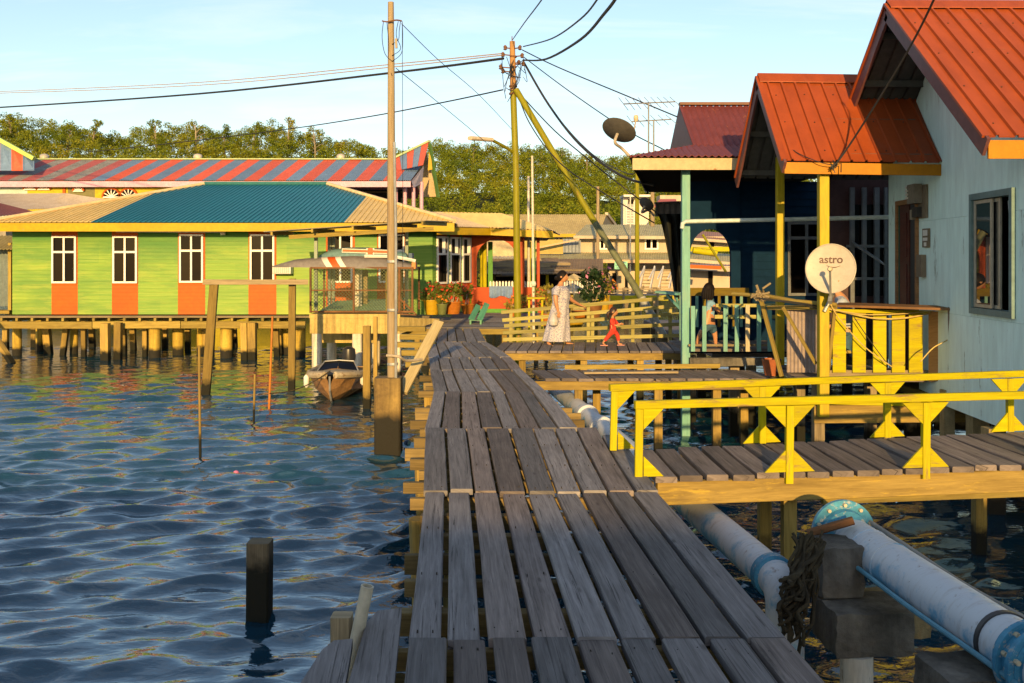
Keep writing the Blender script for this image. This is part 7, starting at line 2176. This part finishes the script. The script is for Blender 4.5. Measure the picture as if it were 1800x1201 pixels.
potted(777, 553, 28.0, .15, .30, paint('green_pot', (.14, .16, .05)), [(772, 528), (780, 524), (784, 530)], .12, 180, .045, LEAF_A, 'small plant in a dark green pot between the yellow and orange pots', FLOW_O, 30, 2)
potted(796, 552, 28.6, .26, .36, TERR, [(788, 512), (800, 505), (812, 508), (795, 520), (808, 515)], .19, 380, .055, LEAF_A, 'tall red-flowered plant in a terracotta pot below the side windows', FLOW_R, 90, 3)
potted(822, 552, 29.8, .20, .30, TERR, [(818, 512), (826, 508), (822, 520)], .18, 220, .05, LEAF_A, 'smallest flowering plant left of the orange arch', FLOW_R, 50, 4)
potted(905, 560, 31.0, .2, .3, TERR, [(893, 535), (905, 528), (918, 530), (900, 542), (925, 525)], .22, 320, .05, LEAF_Y, 'yellowish shrub in front of the orange porch wall by the yellow pole', FLOW_O, 40, 5)
potted(960, 572, 25.5, .18, .3, TERR, [(955, 515), (963, 505), (968, 525), (958, 535), (966, 545)], .20, 360, .05, LEAF_Y, 'yellow-green plant just behind the walking woman', None, 0, 6)
potted(1043, 560, 24.5, .22, .36, paint('brown_pot', (.2, .09, .03)), [(1030, 490), (1042, 482), (1052, 492), (1035, 505), (1048, 510), (1058, 500), (1026, 515), (1040, 520), (1055, 518)], .20, 900, .05, LEAF_D, 'large dark leafy bush right of the walking woman', FLOW_P, 14, 7)
potted(1062, 548, 25.0, .14, .42, YPOT, [(1060, 490), (1066, 480), (1064, 500), (1070, 508)], .15, 220, .05, LEAF_Y, 'tall yellowish plant in a slim yellow pot right of the dark bush', FLOW_P, 60, 8)
potted(1070, 545, 25.6, .12, .2, TERR, [(1068, 505), (1074, 500), (1078, 507)], .12, 120, .04, LEAF_A, 'pink and orange flowers in a small pot by the slanted brace', FLOW_O, 70, 9)
# basins
for (px, yb, r_, mt, lab) in ((1012, 575, .22, YPOT, 'yellow plastic basin standing behind the railing'), (1022, 560, .24, TERR, 'wide terracotta bowl behind the railing beside the woman')):
    m = MB(); m.lathe(P(px, yb, 22.4), [(r_ * .6, 0), (r_, .17), (r_ * 1.06, .17), (r_ * .9, .15)], 18); o = m.build('basin', mt, smooth=True); tag(o, lab, 'basin')
# pink picket fence far behind and cream parasol
PF = thing('picket_fence', 'far pink-white picket fence behind the walking woman', 'fence', P(1005, 510, 38))
for i in range(14):
    p = P(988 + i * 4.5, 515, 38); m = MB(); m.plate([p + Vector((-.035, 0, 0)), p + Vector((.035, 0, 0)), p + Vector((.035, 0, .42)), p + Vector((0, 0, .48)), p + Vector((-.035, 0, .42))], (0, .03, 0)); m.build('picket', WHITEP, PF)
m = MB(); m.beam(P(986, 505, 38.05), P(1050, 505, 38.05), .03, .05); m.build('rail', WHITEP, PF)
PS = thing('parasol', 'small cream parasol above the pink pickets', 'parasol', P(1009, 515, 36))
m = MB(); m.lathe(P(1009, 493, 36), [(.42, 0), (.38, .05), (.02, .24)], 10); m.build('canopy', paint('cream_cloth', (.62, .50, .26)), PS)
m = MB(); m.tube([P(1009, 520, 36), P(1009, 484, 36)], .02, 6); m.build('pole', STEEL, PS)
# green deck chair
CHG = wood('green_chair_paint', (.06, .22, .12), (.10, .32, .18), vary=.05, grain=.5, rough=.5)
GC = thing('deck_chair', 'green slatted deck chair at the end of the boardwalk', 'chair', P(842, 566, 28))
for (a_, b_) in (((828, 562, 27.6), (841, 537, 28.4)), ((843, 562, 27.6), (856, 534, 28.4))):
    m = MB(); m.beam(P(*a_), P(*b_), .16, .03, up=(0, 1, 0)); m.build('back_slat', CHG, GC)
m = MB(); m.beam(P(838, 545, 28.3), P(852, 545, 28.3), .05, .03); m.build('back_bar', CHG, GC)
for i in range(3):
    m = MB(); m.beam(P(826, 563, 27.5 - i * .12), P(846, 563, 27.5 - i * .12), .10, .02); m.build('seat_slat', CHG, GC)
for (px, D) in ((827, 27.2), (845, 27.2), (830, 27.9), (848, 27.9)):
    m = MB(); p = P(px, 563, D); m.beam((p.x, p.y, .0), p, .05, .04, up=(0, 1, 0)); m.build('leg', CHG, GC)
# yellow bench in front of porch
YBn = thing('yellow_bench', 'small yellow table frame beside the thin white pole', 'table', P(940, 570, 24.6))
m = MB(); m.beam(P(926, 524, 24.6), P(958, 524, 24.6), .3, .04); m.build('top', YELW, YBn)
for px in (930, 953):
    m = MB(); p = P(px, 525, 24.6); m.beam((p.x, p.y, 0), p, .05, .05, up=(0, 1, 0)); m.build('leg', YELW, YBn)
# teal shelf bracket at the end of the railing
TSf = thing('teal_shelf', 'teal wall shelf on brackets at the right end of the slanted railing', 'shelf', P(1180, 540, 19))
m = MB(); m.beam(P(1160, 513, 19), P(1200, 517, 18.6), .3, .04); m.build('board', TEALP, TSf)
for px in (1172, 1186):
    m = MB(); m.beam(P(px, 518, 18.9), P(1198, 545, 18.6), .04, .04); m.build('brace', TEALP, TSf)
m = MB(); m.beam(P(1197, 600, 18.6), P(1197, 514, 18.6), .06, .06, up=(0, 1, 0)); m.build('post', TEALP, TSf)

for (px, py, r_, mt, lab) in ((415, 832, .045, FLOW_P, 'small pink float drifting on the left water'), (716, 780, .075, plain('dark_blue_float', (.01, .03, .07), .3), 'dark blue float beside the boardwalk piles')):
    c0 = P(px, py, DK(py, WATER)); m = MB(); m.lathe(c0, [(.01, -r_ * .9), (r_ * .7, -r_ * .6), (r_, 0), (r_ * .7, r_ * .65), (r_ * .15, r_ * .9)], 12); o = m.build('float', mt, smooth=True); tag(o, lab, 'float')
# ------------------------------------------------------------------ people
SKIN_M, nt, b = new_mat('skin')
b.inputs['Base Color'].default_value = (.40, .19, .09, 1); b.inputs['Roughness'].default_value = .5
b.inputs['Subsurface Weight'].default_value = .08
HAIR_M = plain('black_hair', (.008, .006, .006), .6, 0, .12)

def skin_mesh(nodes, edges, root=0, sub=1):
    """grow a tapered limb surface round a joint graph; returns verts, faces"""
    me = bpy.data.meshes.new('tmp')
    bm = bmesh.new()
    lay = bm.verts.layers.skin.new('')
    vs = []
    for i, (p, r) in enumerate(nodes):
        v = bm.verts.new(p); v[lay].radius = (r, r) if not isinstance(r, tuple) else r
        v[lay].use_root = (i == root); vs.append(v)
    for a, b_ in edges: bm.edges.new((vs[a], vs[b_]))
    bm.to_mesh(me); bm.free()
    ob = bpy.data.objects.new('tmp', me); COL.objects.link(ob)
    md = ob.modifiers.new('s', 'SKIN'); md.branch_smoothing = .3
    ms = ob.modifiers.new('u', 'SUBSURF'); ms.levels = sub; ms.render_levels = sub
    bpy.context.view_layer.update()
    ev = ob.evaluated_get(bpy.context.evaluated_depsgraph_get())
    m2 = bpy.data.meshes.new_from_object(ev)
    V = [v.co.copy() for v in m2.vertices]; F = [list(p.vertices) for p in m2.polygons]
    bpy.data.objects.remove(ob); bpy.data.meshes.remove(m2)
    return V, F

class Graph:
    def __init__(self): self.n, self.e = [], []
    def add(self, p, r, prev=None):
        self.n.append((V3(p), r)); i = len(self.n) - 1
        if prev is not None: self.e.append((prev, i))
        return i
    def chain(self, prev, pts):
        for p, r in pts: prev = self.add(p, r, prev)
        return prev
    def hand(self, prev, wrist, d, side, s=1.0, curl=.35):
        """palm and five fingers; d points along the hand, side across the palm to the thumb"""
        d, side = V3(d).normalized(), V3(side).normalized()
        dn = d.cross(side).normalized()
        palm = self.add(V3(wrist) + d * .045 * s, .026 * s, prev)
        for k, (o, L) in enumerate(((.026, .070), (.009, .078), (-.009, .073), (-.025, .058))):
            b0 = V3(wrist) + d * .08 * s + side * o * s
            f0 = self.add(b0, .0095 * s, palm)
            f1 = self.add(b0 + (d * .9 + dn * curl).normalized() * L * .5 * s, .0085 * s, f0)
            self.add(b0 + (d * .9 + dn * curl).normalized() * L * .5 * s + (d * .6 + dn * curl * 2).normalized() * L * .5 * s, .007 * s, f1)
        t0 = self.add(V3(wrist) + d * .035 * s + side * .034 * s, .011 * s, palm)
        self.add(V3(wrist) + d * .075 * s + side * .055 * s + dn * .012 * s, .009 * s, t0)

def head_mesh(c, f, s, n=20, m=16):
    """head ellipsoid with brow, nose, chin; c centre, f facing (unit), s = head height / 0.22"""
    f = V3(f).normalized(); up = Vector((0, 0, 1)); r_ = f.cross(up).normalized(); up = r_.cross(f)
    V, F = [], []
    for j in range(m + 1):
        th = math.pi * j / m
        for i in range(n):
            ph = 2 * math.pi * i / n
            x, y, z = math.sin(th) * math.cos(ph), math.sin(th) * math.sin(ph), math.cos(th)   # x forward
            ax, ay, az = .098, .076, .115
            if z < 0: ay *= 1 + .22 * z; ax *= 1 + .12 * z
            px_, py_, pz_ = x * ax, y * ay, z * az
            if x > .55:
                d = math.hypot(y * 1.6, (z + .12) * 1.1)
                px_ += .024 * math.exp(-(y / .13) ** 2 - ((z + .14) / .16) ** 2)       # nose
                px_ += .006 * math.exp(-(y / .5) ** 2 - ((z - .18) / .1) ** 2)         # brow
                px_ -= .008 * math.exp(-((abs(y) - .36) / .15) ** 2 - (z / .12) ** 2)  # eye sockets
                px_ += .008 * math.exp(-(y / .25) ** 2 - ((z + .46) / .08) ** 2)       # lips
                px_ += .010 * math.exp(-(y / .3) ** 2 - ((z + .8) / .15) ** 2)         # chin
            V.append(V3(c) + (f * px_ + r_ * py_ + up * pz_) * s)
    for j in range(m):
        for i in range(n):
            k = (i + 1) % n
            F.append([j * n + i, (j + 1) * n + i, (j + 1) * n + k, j * n + k])
    # ears
    return V, F, f, r_, up

def person_head(mb, parent, c, f, s, hair='bun', hair_mat=HAIR_M):
    V, F, f, r_, up = head_mesh(c, f, s)
    mb.add(V, F)
    for sg in (-1, 1):
        e = V3(c) + (r_ * sg * .078 - f * .005 - up * .005) * s
        mb.lathe(e - r_ * sg * .008 * s, [(.024 * s, 0), (.028 * s, .008 * s), (.018 * s, .016 * s)], 8, axis=r_ * sg)
    c = V3(c)
    for sg in (-1, 1):
        p = c + (f * .083 + r_ * sg * .03 + up * .008) * s
        m = MB(); m.lathe(p - f * .006 * s, [(.013 * s, 0), (.011 * s, .006 * s), (.004 * s, .009 * s)], 8, axis=f); e = m.build('eye', plain('eye_white', (.6, .58, .55), .3), parent)
        m = MB(); m.lathe(p + f * .001 * s, [(.006 * s, 0), (.006 * s, .004 * s)], 8, axis=f); m.build('iris', plain('eye_dark', (.01, .008, .006), .2), e)
        m = MB(); q = c + (f * .092 + r_ * sg * .03 + up * .032) * s; m.beam(q - r_ * .016 * s, q + r_ * .016 * s, .004 * s, .006 * s); m.build('eyebrow', hair_mat, parent)
    m = MB(); q = c + (f * .088 - up * .056) * s; m.beam(q - r_ * .022 * s, q + r_ * .022 * s, .016 * s, .012 * s); m.build('lips', plain('lips', (.30, .09, .06), .5), parent)
    # hair cap
    V, F = [], []
    n, mm = 24, 14
    for j in range(mm + 1):
        for i in range(n):
            ph = 2 * math.pi * i / n
            back = .5 - .5 * math.cos(ph)          # 0 front, 1 back
            lim = math.radians(58 + (78 if hair != 'bob' else 95) * min(1, back * 1.5) ** .8)
            th = lim * j / mm
            x, y, z = math.sin(th) * math.cos(ph), math.sin(th) * math.sin(ph), math.cos(th)
            w = 1 + .012 * math.sin(ph * 9 + j)
            V.append(c + (f * x * .108 * w + r_ * y * .087 * w + up * (z * .126 * w)) * s - f * .006 * s)
    for j in range(mm):
        for i in range(n):
            k = (i + 1) % n
            F.append([j * n + i, (j + 1) * n + i, (j + 1) * n + k, j * n + k])
    kk = len(V)
    m = MB(); m.add(V, F)
    if hair == 'bun':
        m.lathe(c + (-f * .115 - up * .03) * s, [(.01 * s, -.045 * s), (.04 * s, -.03 * s), (.052 * s, 0), (.04 * s, .03 * s), (.01 * s, .045 * s)], 12)
    elif hair == 'tail':
        b0 = c - f * .09 * s + up * .01 * s
        m.tube([b0, b0 - f * .05 * s - up * .05 * s, b0 - f * .05 * s - up * .13 * s, b0 - f * .03 * s - up * .20 * s], [.03 * s, .045 * s, .038 * s, .01 * s], 10)
    elif hair == 'bob':
        for k in range(9):
            a = math.pi * (.5 + k / 8.0)
            b0 = c + (f * math.cos(a) * .085 + r_ * math.sin(a) * .075 + up * .02) * s
            m.tube([b0, b0 - up * .10 * s + (f * math.cos(a) + r_ * math.sin(a)) * .02 * s, b0 - up * .19 * s + (f * math.cos(a) + r_ * math.sin(a)) * .012 * s], [.032 * s, .034 * s, .018 * s], 8)
    m.build('hair', hair_mat, parent, smooth=True)

def loft(name, rings, mat_, parent, n=24, thick=True, wob=.0):
    """cloth tube through rings (centre, half width along x, half depth along y)"""
    V, F = [], []
    for k, (c, hw, hd) in enumerate(rings):
        for i in range(n):
            a = 2 * math.pi * i / n
            w = 1 + wob * k / len(rings) * math.sin(a * 7 + k * .35)
            V.append(V3(c) + Vector((hw * math.cos(a) * w, hd * math.sin(a) * w, 0)))
    for k in range(len(rings) - 1):
        for i in range(n):
            j = (i + 1) % n
            F.append([k * n + i, k * n + j, (k + 1) * n + j, (k + 1) * n + i])
    m = MB(); m.add(V, F)
    return m.build(name, mat_, parent, smooth=True)

# ---- woman in a long floral dress
WDm, nt, b = new_mat('floral_cotton')
tc = N(nt, 'ShaderNodeTexCoord')
v1 = N(nt, 'ShaderNodeTexVoronoi'); v1.inputs['Scale'].default_value = 17; nt.links.new(tc.outputs['Object'], v1.inputs['Vector'])
n1 = noise(nt, tc.outputs['Object'], 22, 4, .7)
ad = mixc(nt, .55, v1.outputs['Distance'], n1)
c = ramp(nt, ad, [(.33, (.42, .40, .42)), (.39, (.08, .10, .24)), (.46, (.46, .43, .43)), (.53, (.40, .39, .42)), (.58, (.13, .14, .27)), (.66, (.44, .41, .42))])
nt.links.new(c, b.inputs['Base Color']); b.inputs['Roughness'].default_value = .8

DW = 20.8
def w_(px, py, dd=0.0): return P(px, py, DW + dd)
WO = thing('person', 'adult in a long blue and white floral dress walking with one hand on the railing', 'person', P(981, 608, DW))
g = Graph()
pel = g.add(w_(984, 549), .13)
sp1 = g.add(w_(985, 534), .12, pel); sp2 = g.add(w_(985, 519), .135, sp1); nk0 = g.add(w_(985, 507), .10, sp2); nk = g.add(w_(985.5, 500), .055, nk0); g.add(w_(987, 493), .052, nk)
# near arm hangs, far arm forward to the rail
a1 = g.chain(nk0, [(w_(979, 509, -.13), .062), (w_(976.5, 521, -.19), .058), (w_(977.5, 533, -.20), .046), (w_(980.5, 545, -.19), .032)])
g.hand(a1, w_(981, 547, -.19), (.12, 0, -1), (1, -.2, .1), 1.0)
a2 = g.chain(nk0, [(w_(991, 510, .13), .060), (w_(998, 520, .20), .054), (w_(1005, 528, .26), .043), (w_(1017, 535, .38), .030)])
g.hand(a2, w_(1019, 536.5, .41), (1, .25, -.35), (.1, -1, .2), 1.0, curl=.2)
l1 = g.chain(pel, [(w_(979, 560, -.08), .095), (w_(972, 582, -.08), .062), (w_(965, 598, -.08), .042), (w_(962.5, 603, -.08), .036), (w_(969, 606.5, -.09), .026)])
l2 = g.chain(pel, [(w_(990, 560, .08), .095), (w_(996, 582, .08), .062), (w_(996, 600, .08), .042), (w_(997, 604, .07), .036), (w_(1009, 606, .07), .026)])
V, F = skin_mesh(g.n, g.e, 0, 1)
mb = MB(); mb.add(V, F)
person_head(mb, WO, w_(989, 486.5), (1, -.35, -.02), 1.08, 'bun')
mb.build('body', SKIN_M, WO, smooth=True)
rings = []
for (py, cx, hw) in ((502.5, 985, 6.5), (505, 985, 11), (509, 985, 14.5), (515, 985.5, 15), (522, 986, 15), (530, 985.5, 13.6), (538, 984.5, 13.8), (547, 983.5, 15.2), (556, 982.5, 16.2), (566, 981.5, 17.5), (577, 980.5, 19), (588, 979.5, 20.5), (597, 979, 21.8), (599.5, 979, 22)):
    s_ = DW / FPX
    hw = hw * (1.0 if py < 505 else 1.08)
    rings.append((w_(cx, py), hw * s_, hw * s_ * (.95 if py < 512 else .82)))
loft('dress', rings, WDm, WO, n=48, wob=.11)
for (q, ang) in (((979, 509, -.13), 0), ((991, 510, .13), 0)):
    pass
sl = [(w_(981, 506.5, -.11), .075), (w_(978, 513, -.16), .078), (w_(976.5, 520, -.19), .075)]
m = MB(); m.tube([p for p, r in sl], [r for p, r in sl], 12); m.build('sleeve', WDm, WO, smooth=True)
sl = [(w_(989, 507.5, .11), .072), (w_(994, 514, .165), .074), (w_(997, 518, .19), .07)]
m = MB(); m.tube([p for p, r in sl], [r for p, r in sl], 12); m.build('sleeve', WDm, WO, smooth=True)
for (px, py, dd) in ((966, 607.5, -.09), (1003, 607.5, .07)):
    p = w_(px, py, dd); m = MB(); m.beam(p - Vector((.12, 0, 0)), p + Vector((.13, 0, 0)), .085, .02, c=.006); m.build('sandal', plain('sandal_tan', (.30, .16, .06), .6), WO)
# small bag in the hanging hand
BGm = thing('shopping_bag', 'small pale plastic bag held by the walking adult', 'bag', w_(972, 575, -.24))
V = MB(); V.lathe(w_(973, 574, -.26), [(.02, 0), (.09, .03), (.11, .12), (.07, .22), (.02, .28)], 12); V.build('bag_body', paint('pale_plastic', (.42, .44, .55), (.5, .40, .22), rough=.4, scale=5), BGm, smooth=True)
m = MB(); m.tube([w_(974, 553, -.24), w_(978, 549, -.24), w_(981, 551, -.22)], .01, 5); m.build('handle', paint('pale_plastic', (.42, .44, .55)), BGm)

# ---- small child in red
DCc = 20.5
def k_(px, py, dd=0.0): return P(px, py, DCc + dd)
REDC = paint('coral_red_cotton', (.62, .055, .035), (.54, .045, .03), rough=.8, scale=5)
KD = thing('person', 'small child in a coral red outfit running along the landing', 'person', P(1077, 610, DCc))
g = Graph()
pel = g.add(k_(1078, 579), .062); s1 = g.add(k_(1077, 570), .062, pel); s2 = g.add(k_(1077, 562), .058, s1); nk = g.add(k_(1077, 557.5), .032, s2); g.add(k_(1077.5, 554), .03, nk)
a1 = g.chain(s2, [(k_(1075, 562.5, -.065), .028), (k_(1075.5, 569, -.09), .024), (k_(1082, 572.5, -.10), .018)])
g.hand(a1, k_(1083, 572.5, -.10), (1, -.1, .2), (0, -.4, 1), .6)
a2 = g.chain(s2, [(k_(1080, 562.5, .065), .028), (k_(1084, 568, .09), .024), (k_(1088, 570, .08), .018)])
g.hand(a2, k_(1089, 570, .08), (1, 0, .1), (0, -.4, 1), .6)
g.chain(pel, [(k_(1075, 583, -.035), .045), (k_(1069.5, 591, -.035), .034), (k_(1061, 601, -.035), .024), (k_(1059.5, 604, -.035), .022), (k_(1064.5, 606.5, -.035), .016)])
g.chain(pel, [(k_(1081, 583, .035), .045), (k_(1086, 590, .035), .034), (k_(1087, 601, .035), .024), (k_(1087, 604.5, .035), .022), (k_(1094, 605.5, .035), .016)])
V, F = skin_mesh(g.n, g.e, 0, 1)
mb = MB(); mb.add(V, F)
person_head(mb, KD, k_(1078.5, 548.5), (1, -.3, -.05), .80, 'tail', plain('dark_brown_hair', (.03, .014, .008), .45))
mb.build('body', SKIN_M, KD, smooth=True)
g = Graph()
tm = g.add(k_(1078, 585.5), .074); t0 = g.add(k_(1078, 580.5), .082, tm); t1 = g.add(k_(1077, 571), .076, t0); t2 = g.add(k_(1077, 562.5), .068, t1); g.add(k_(1077, 558.5), .042, t2)
g.chain(t2, [(k_(1075, 562.5, -.07), .037), (k_(1075.5, 569, -.092), .034), (k_(1080.5, 572, -.1), .028)])
g.chain(t2, [(k_(1080, 562.5, .07), .037), (k_(1084, 568, .092), .034), (k_(1087, 569.6, .085), .028)])
V, F = skin_mesh(g.n, g.e, 0, 1); m = MB(); m.add(V, F); m.build('shirt', REDC, KD, smooth=True)
g = Graph()
tm = g.add(k_(1077.5, 574), .066); t0 = g.add(k_(1078, 580), .076, tm)
g.chain(t0, [(k_(1075, 584, -.036), .056), (k_(1069.5, 591, -.036), .046), (k_(1062, 600, -.036), .036)])
g.chain(t0, [(k_(1081, 584, .036), .056), (k_(1086, 590, .036), .046), (k_(1087, 600, .036), .036)])
V, F = skin_mesh(g.n, g.e, 0, 1); m = MB(); m.add(V, F); m.build('trousers', REDC, KD, smooth=True)
for (px, py, dd) in ((1061.5, 607.5, -.035), (1091, 607, .035)):
    p = k_(px, py, dd); m = MB(); m.beam(p - Vector((.075, 0, 0)), p + Vector((.08, 0, 0)), .055, .018, c=.005); m.build('sandal', plain('sandal_pink', (.62, .28, .24), .6), KD)

# ---- child in a pale blue shirt behind the balustrade
DG = 16.85
def q_(px, py, dd=0.0): return P(px, py, DG + dd)
BLSH = paint('blue_print_cotton', (.26, .44, .58), (.18, .34, .50), rough=.8, scale=9)
JEAN = paint('blue_denim', (.06, .13, .20), rough=.85, scale=8)
GK = thing('person', 'dark-haired child in a pale blue printed shirt behind the teal balustrade', 'person', P(1244, 612, DG))
g = Graph()
pel = g.add(q_(1246, 566), .085); s1 = g.add(q_(1248, 550), .082, pel); s2 = g.add(q_(1249, 534), .08, s1); nk = g.add(q_(1247, 524), .04, s2); g.add(q_(1246, 518), .038, nk)
a1 = g.chain(s2, [(q_(1250, 532, -.10), .036), (q_(1258, 542, -.15), .030), (q_(1268, 549, -.18), .022)])
g.hand(a1, q_(1269.5, 550, -.19), (1, -.1, -.4), (0, -1, .2), .72)
a2 = g.chain(s2, [(q_(1251, 532, .10), .036), (q_(1258, 543, .13), .030), (q_(1266, 552, .10), .022)])
g.hand(a2, q_(1267.5, 553, .10), (1, -.2, -.4), (0, 1, .2), .72)
g.chain(pel, [(q_(1240, 575, -.06), .062), (q_(1231, 587, -.06), .046), (q_(1226, 601, -.06), .032), (q_(1226, 607, -.06), .028), (q_(1233, 610, -.06), .02)])
g.chain(pel, [(q_(1252, 576, .06), .062), (q_(1257, 588, .06), .046), (q_(1258, 602, .06), .032), (q_(1258, 607, .06), .028), (q_(1266, 610, .06), .02)])
V, F = skin_mesh(g.n, g.e, 0, 1)
mb = MB(); mb.add(V, F)
person_head(mb, GK, q_(1246.5, 509.5), (1, .55, -.1), .98, 'bob')
mb.build('body', SKIN_M, GK, smooth=True)
g = Graph()
t0 = g.add(q_(1247, 561), .10); t1 = g.add(q_(1248, 549), .098, t0); t2 = g.add(q_(1249, 535), .094, t1); g.add(q_(1247.5, 527), .058, t2)
g.chain(t2, [(q_(1250, 532, -.105), .05), (q_(1256, 539, -.14), .046)])
g.chain(t2, [(q_(1251, 532, .105), .05), (q_(1256, 540, .13), .046)])
V, F = skin_mesh(g.n, g.e, 0, 1); m = MB(); m.add(V, F); m.build('shirt', BLSH, GK, smooth=True)
g = Graph()
t0 = g.add(q_(1246, 567), .098)
g.chain(t0, [(q_(1240, 576, -.06), .076), (q_(1232, 586, -.06), .062)])
g.chain(t0, [(q_(1252, 577, .06), .076), (q_(1256.5, 587, .06), .062)])
V, F = skin_mesh(g.n, g.e, 0, 1); m = MB(); m.add(V, F); m.build('shorts', JEAN, GK, smooth=True)

# ---- seated person, back turned, mostly hidden behind the dish and pickets
DS_ = 14.75
def r_(px, py, dd=0.0): return P(px, py, DS_ + dd)
PBL = paint('pale_blue_shirt', (.42, .48, .60), (.36, .42, .54), rough=.8, scale=6)
SP_ = thing('person', 'seated person in a pale blue shirt half hidden behind the dish and pickets', 'person', r_(1485, 645))
g = Graph()
pel = g.add(r_(1492, 596), .13); s1 = g.add(r_(1490, 570), .125, pel); s2 = g.add(r_(1483, 532), .13, s1); nk = g.add(r_(1472, 515), .055, s2); g.add(r_(1466, 507), .052, nk)
a1 = g.chain(s2, [(r_(1480, 530, -.19), .055), (r_(1470, 556, -.24), .045), (r_(1458, 575, -.2), .032)]); g.hand(a1, r_(1456, 577, -.2), (-1, 0, -.3), (0, 1, 0))
a2 = g.chain(s2, [(r_(1484, 530, .19), .055), (r_(1472, 556, .24), .045), (r_(1460, 575, .2), .032)]); g.hand(a2, r_(1458, 577, .2), (-1, 0, -.3), (0, -1, 0))
for sg in (-1, 1):
    g.chain(pel, [(r_(1484, 601, sg * .1), .085), (r_(1452, 598, sg * .12), .06), (r_(1452, 635, sg * .12), .042), (r_(1452, 644, sg * .12), .036), (r_(1443, 648, sg * .12), .028)])
V, F = skin_mesh(g.n, g.e, 0, 1)
mb = MB(); mb.add(V, F)
person_head(mb, SP_, r_(1460, 495), (-1, .2, -.25), 1.0, 'bun')
mb.build('body', SKIN_M, SP_, smooth=True)
g = Graph()
t0 = g.add(r_(1492, 592), .155); t1 = g.add(r_(1490, 570), .15, t0); t2 = g.add(r_(1483, 534), .15, t1); g.add(r_(1474, 519), .07, t2)
for sg in (-1, 1): g.chain(t2, [(r_(1480, 530, sg * .2), .075), (r_(1472, 550, sg * .235), .065)])
V, F = skin_mesh(g.n, g.e, 0, 1); m = MB(); m.add(V, F); m.build('shirt', PBL, SP_, smooth=True)
g = Graph(); t0 = g.add(r_(1491, 598), .15)
for sg in (-1, 1): g.chain(t0, [(r_(1484, 601, sg * .1), .105), (r_(1452, 598, sg * .12), .082), (r_(1452, 632, sg * .12), .065)])
V, F = skin_mesh(g.n, g.e, 0, 1); m = MB(); m.add(V, F); m.build('trousers', JEAN, SP_, smooth=True)
ST = thing('stool', 'low wooden stool under the seated person on the balcony', 'stool', r_(1490, 650))
m = MB(); p = r_(1492, 617); m.box(p, (.36, .34, .04)); m.build('seat', RAW, ST)
for dx in (-.14, .14):
    for dy in (-.13, .13):
        m = MB(); m.beam((p.x + dx, p.y + dy, .13), (p.x + dx, p.y + dy, p.z - .02), .04, .04, up=(0, 1, 0)); m.build('leg', RAW, ST)
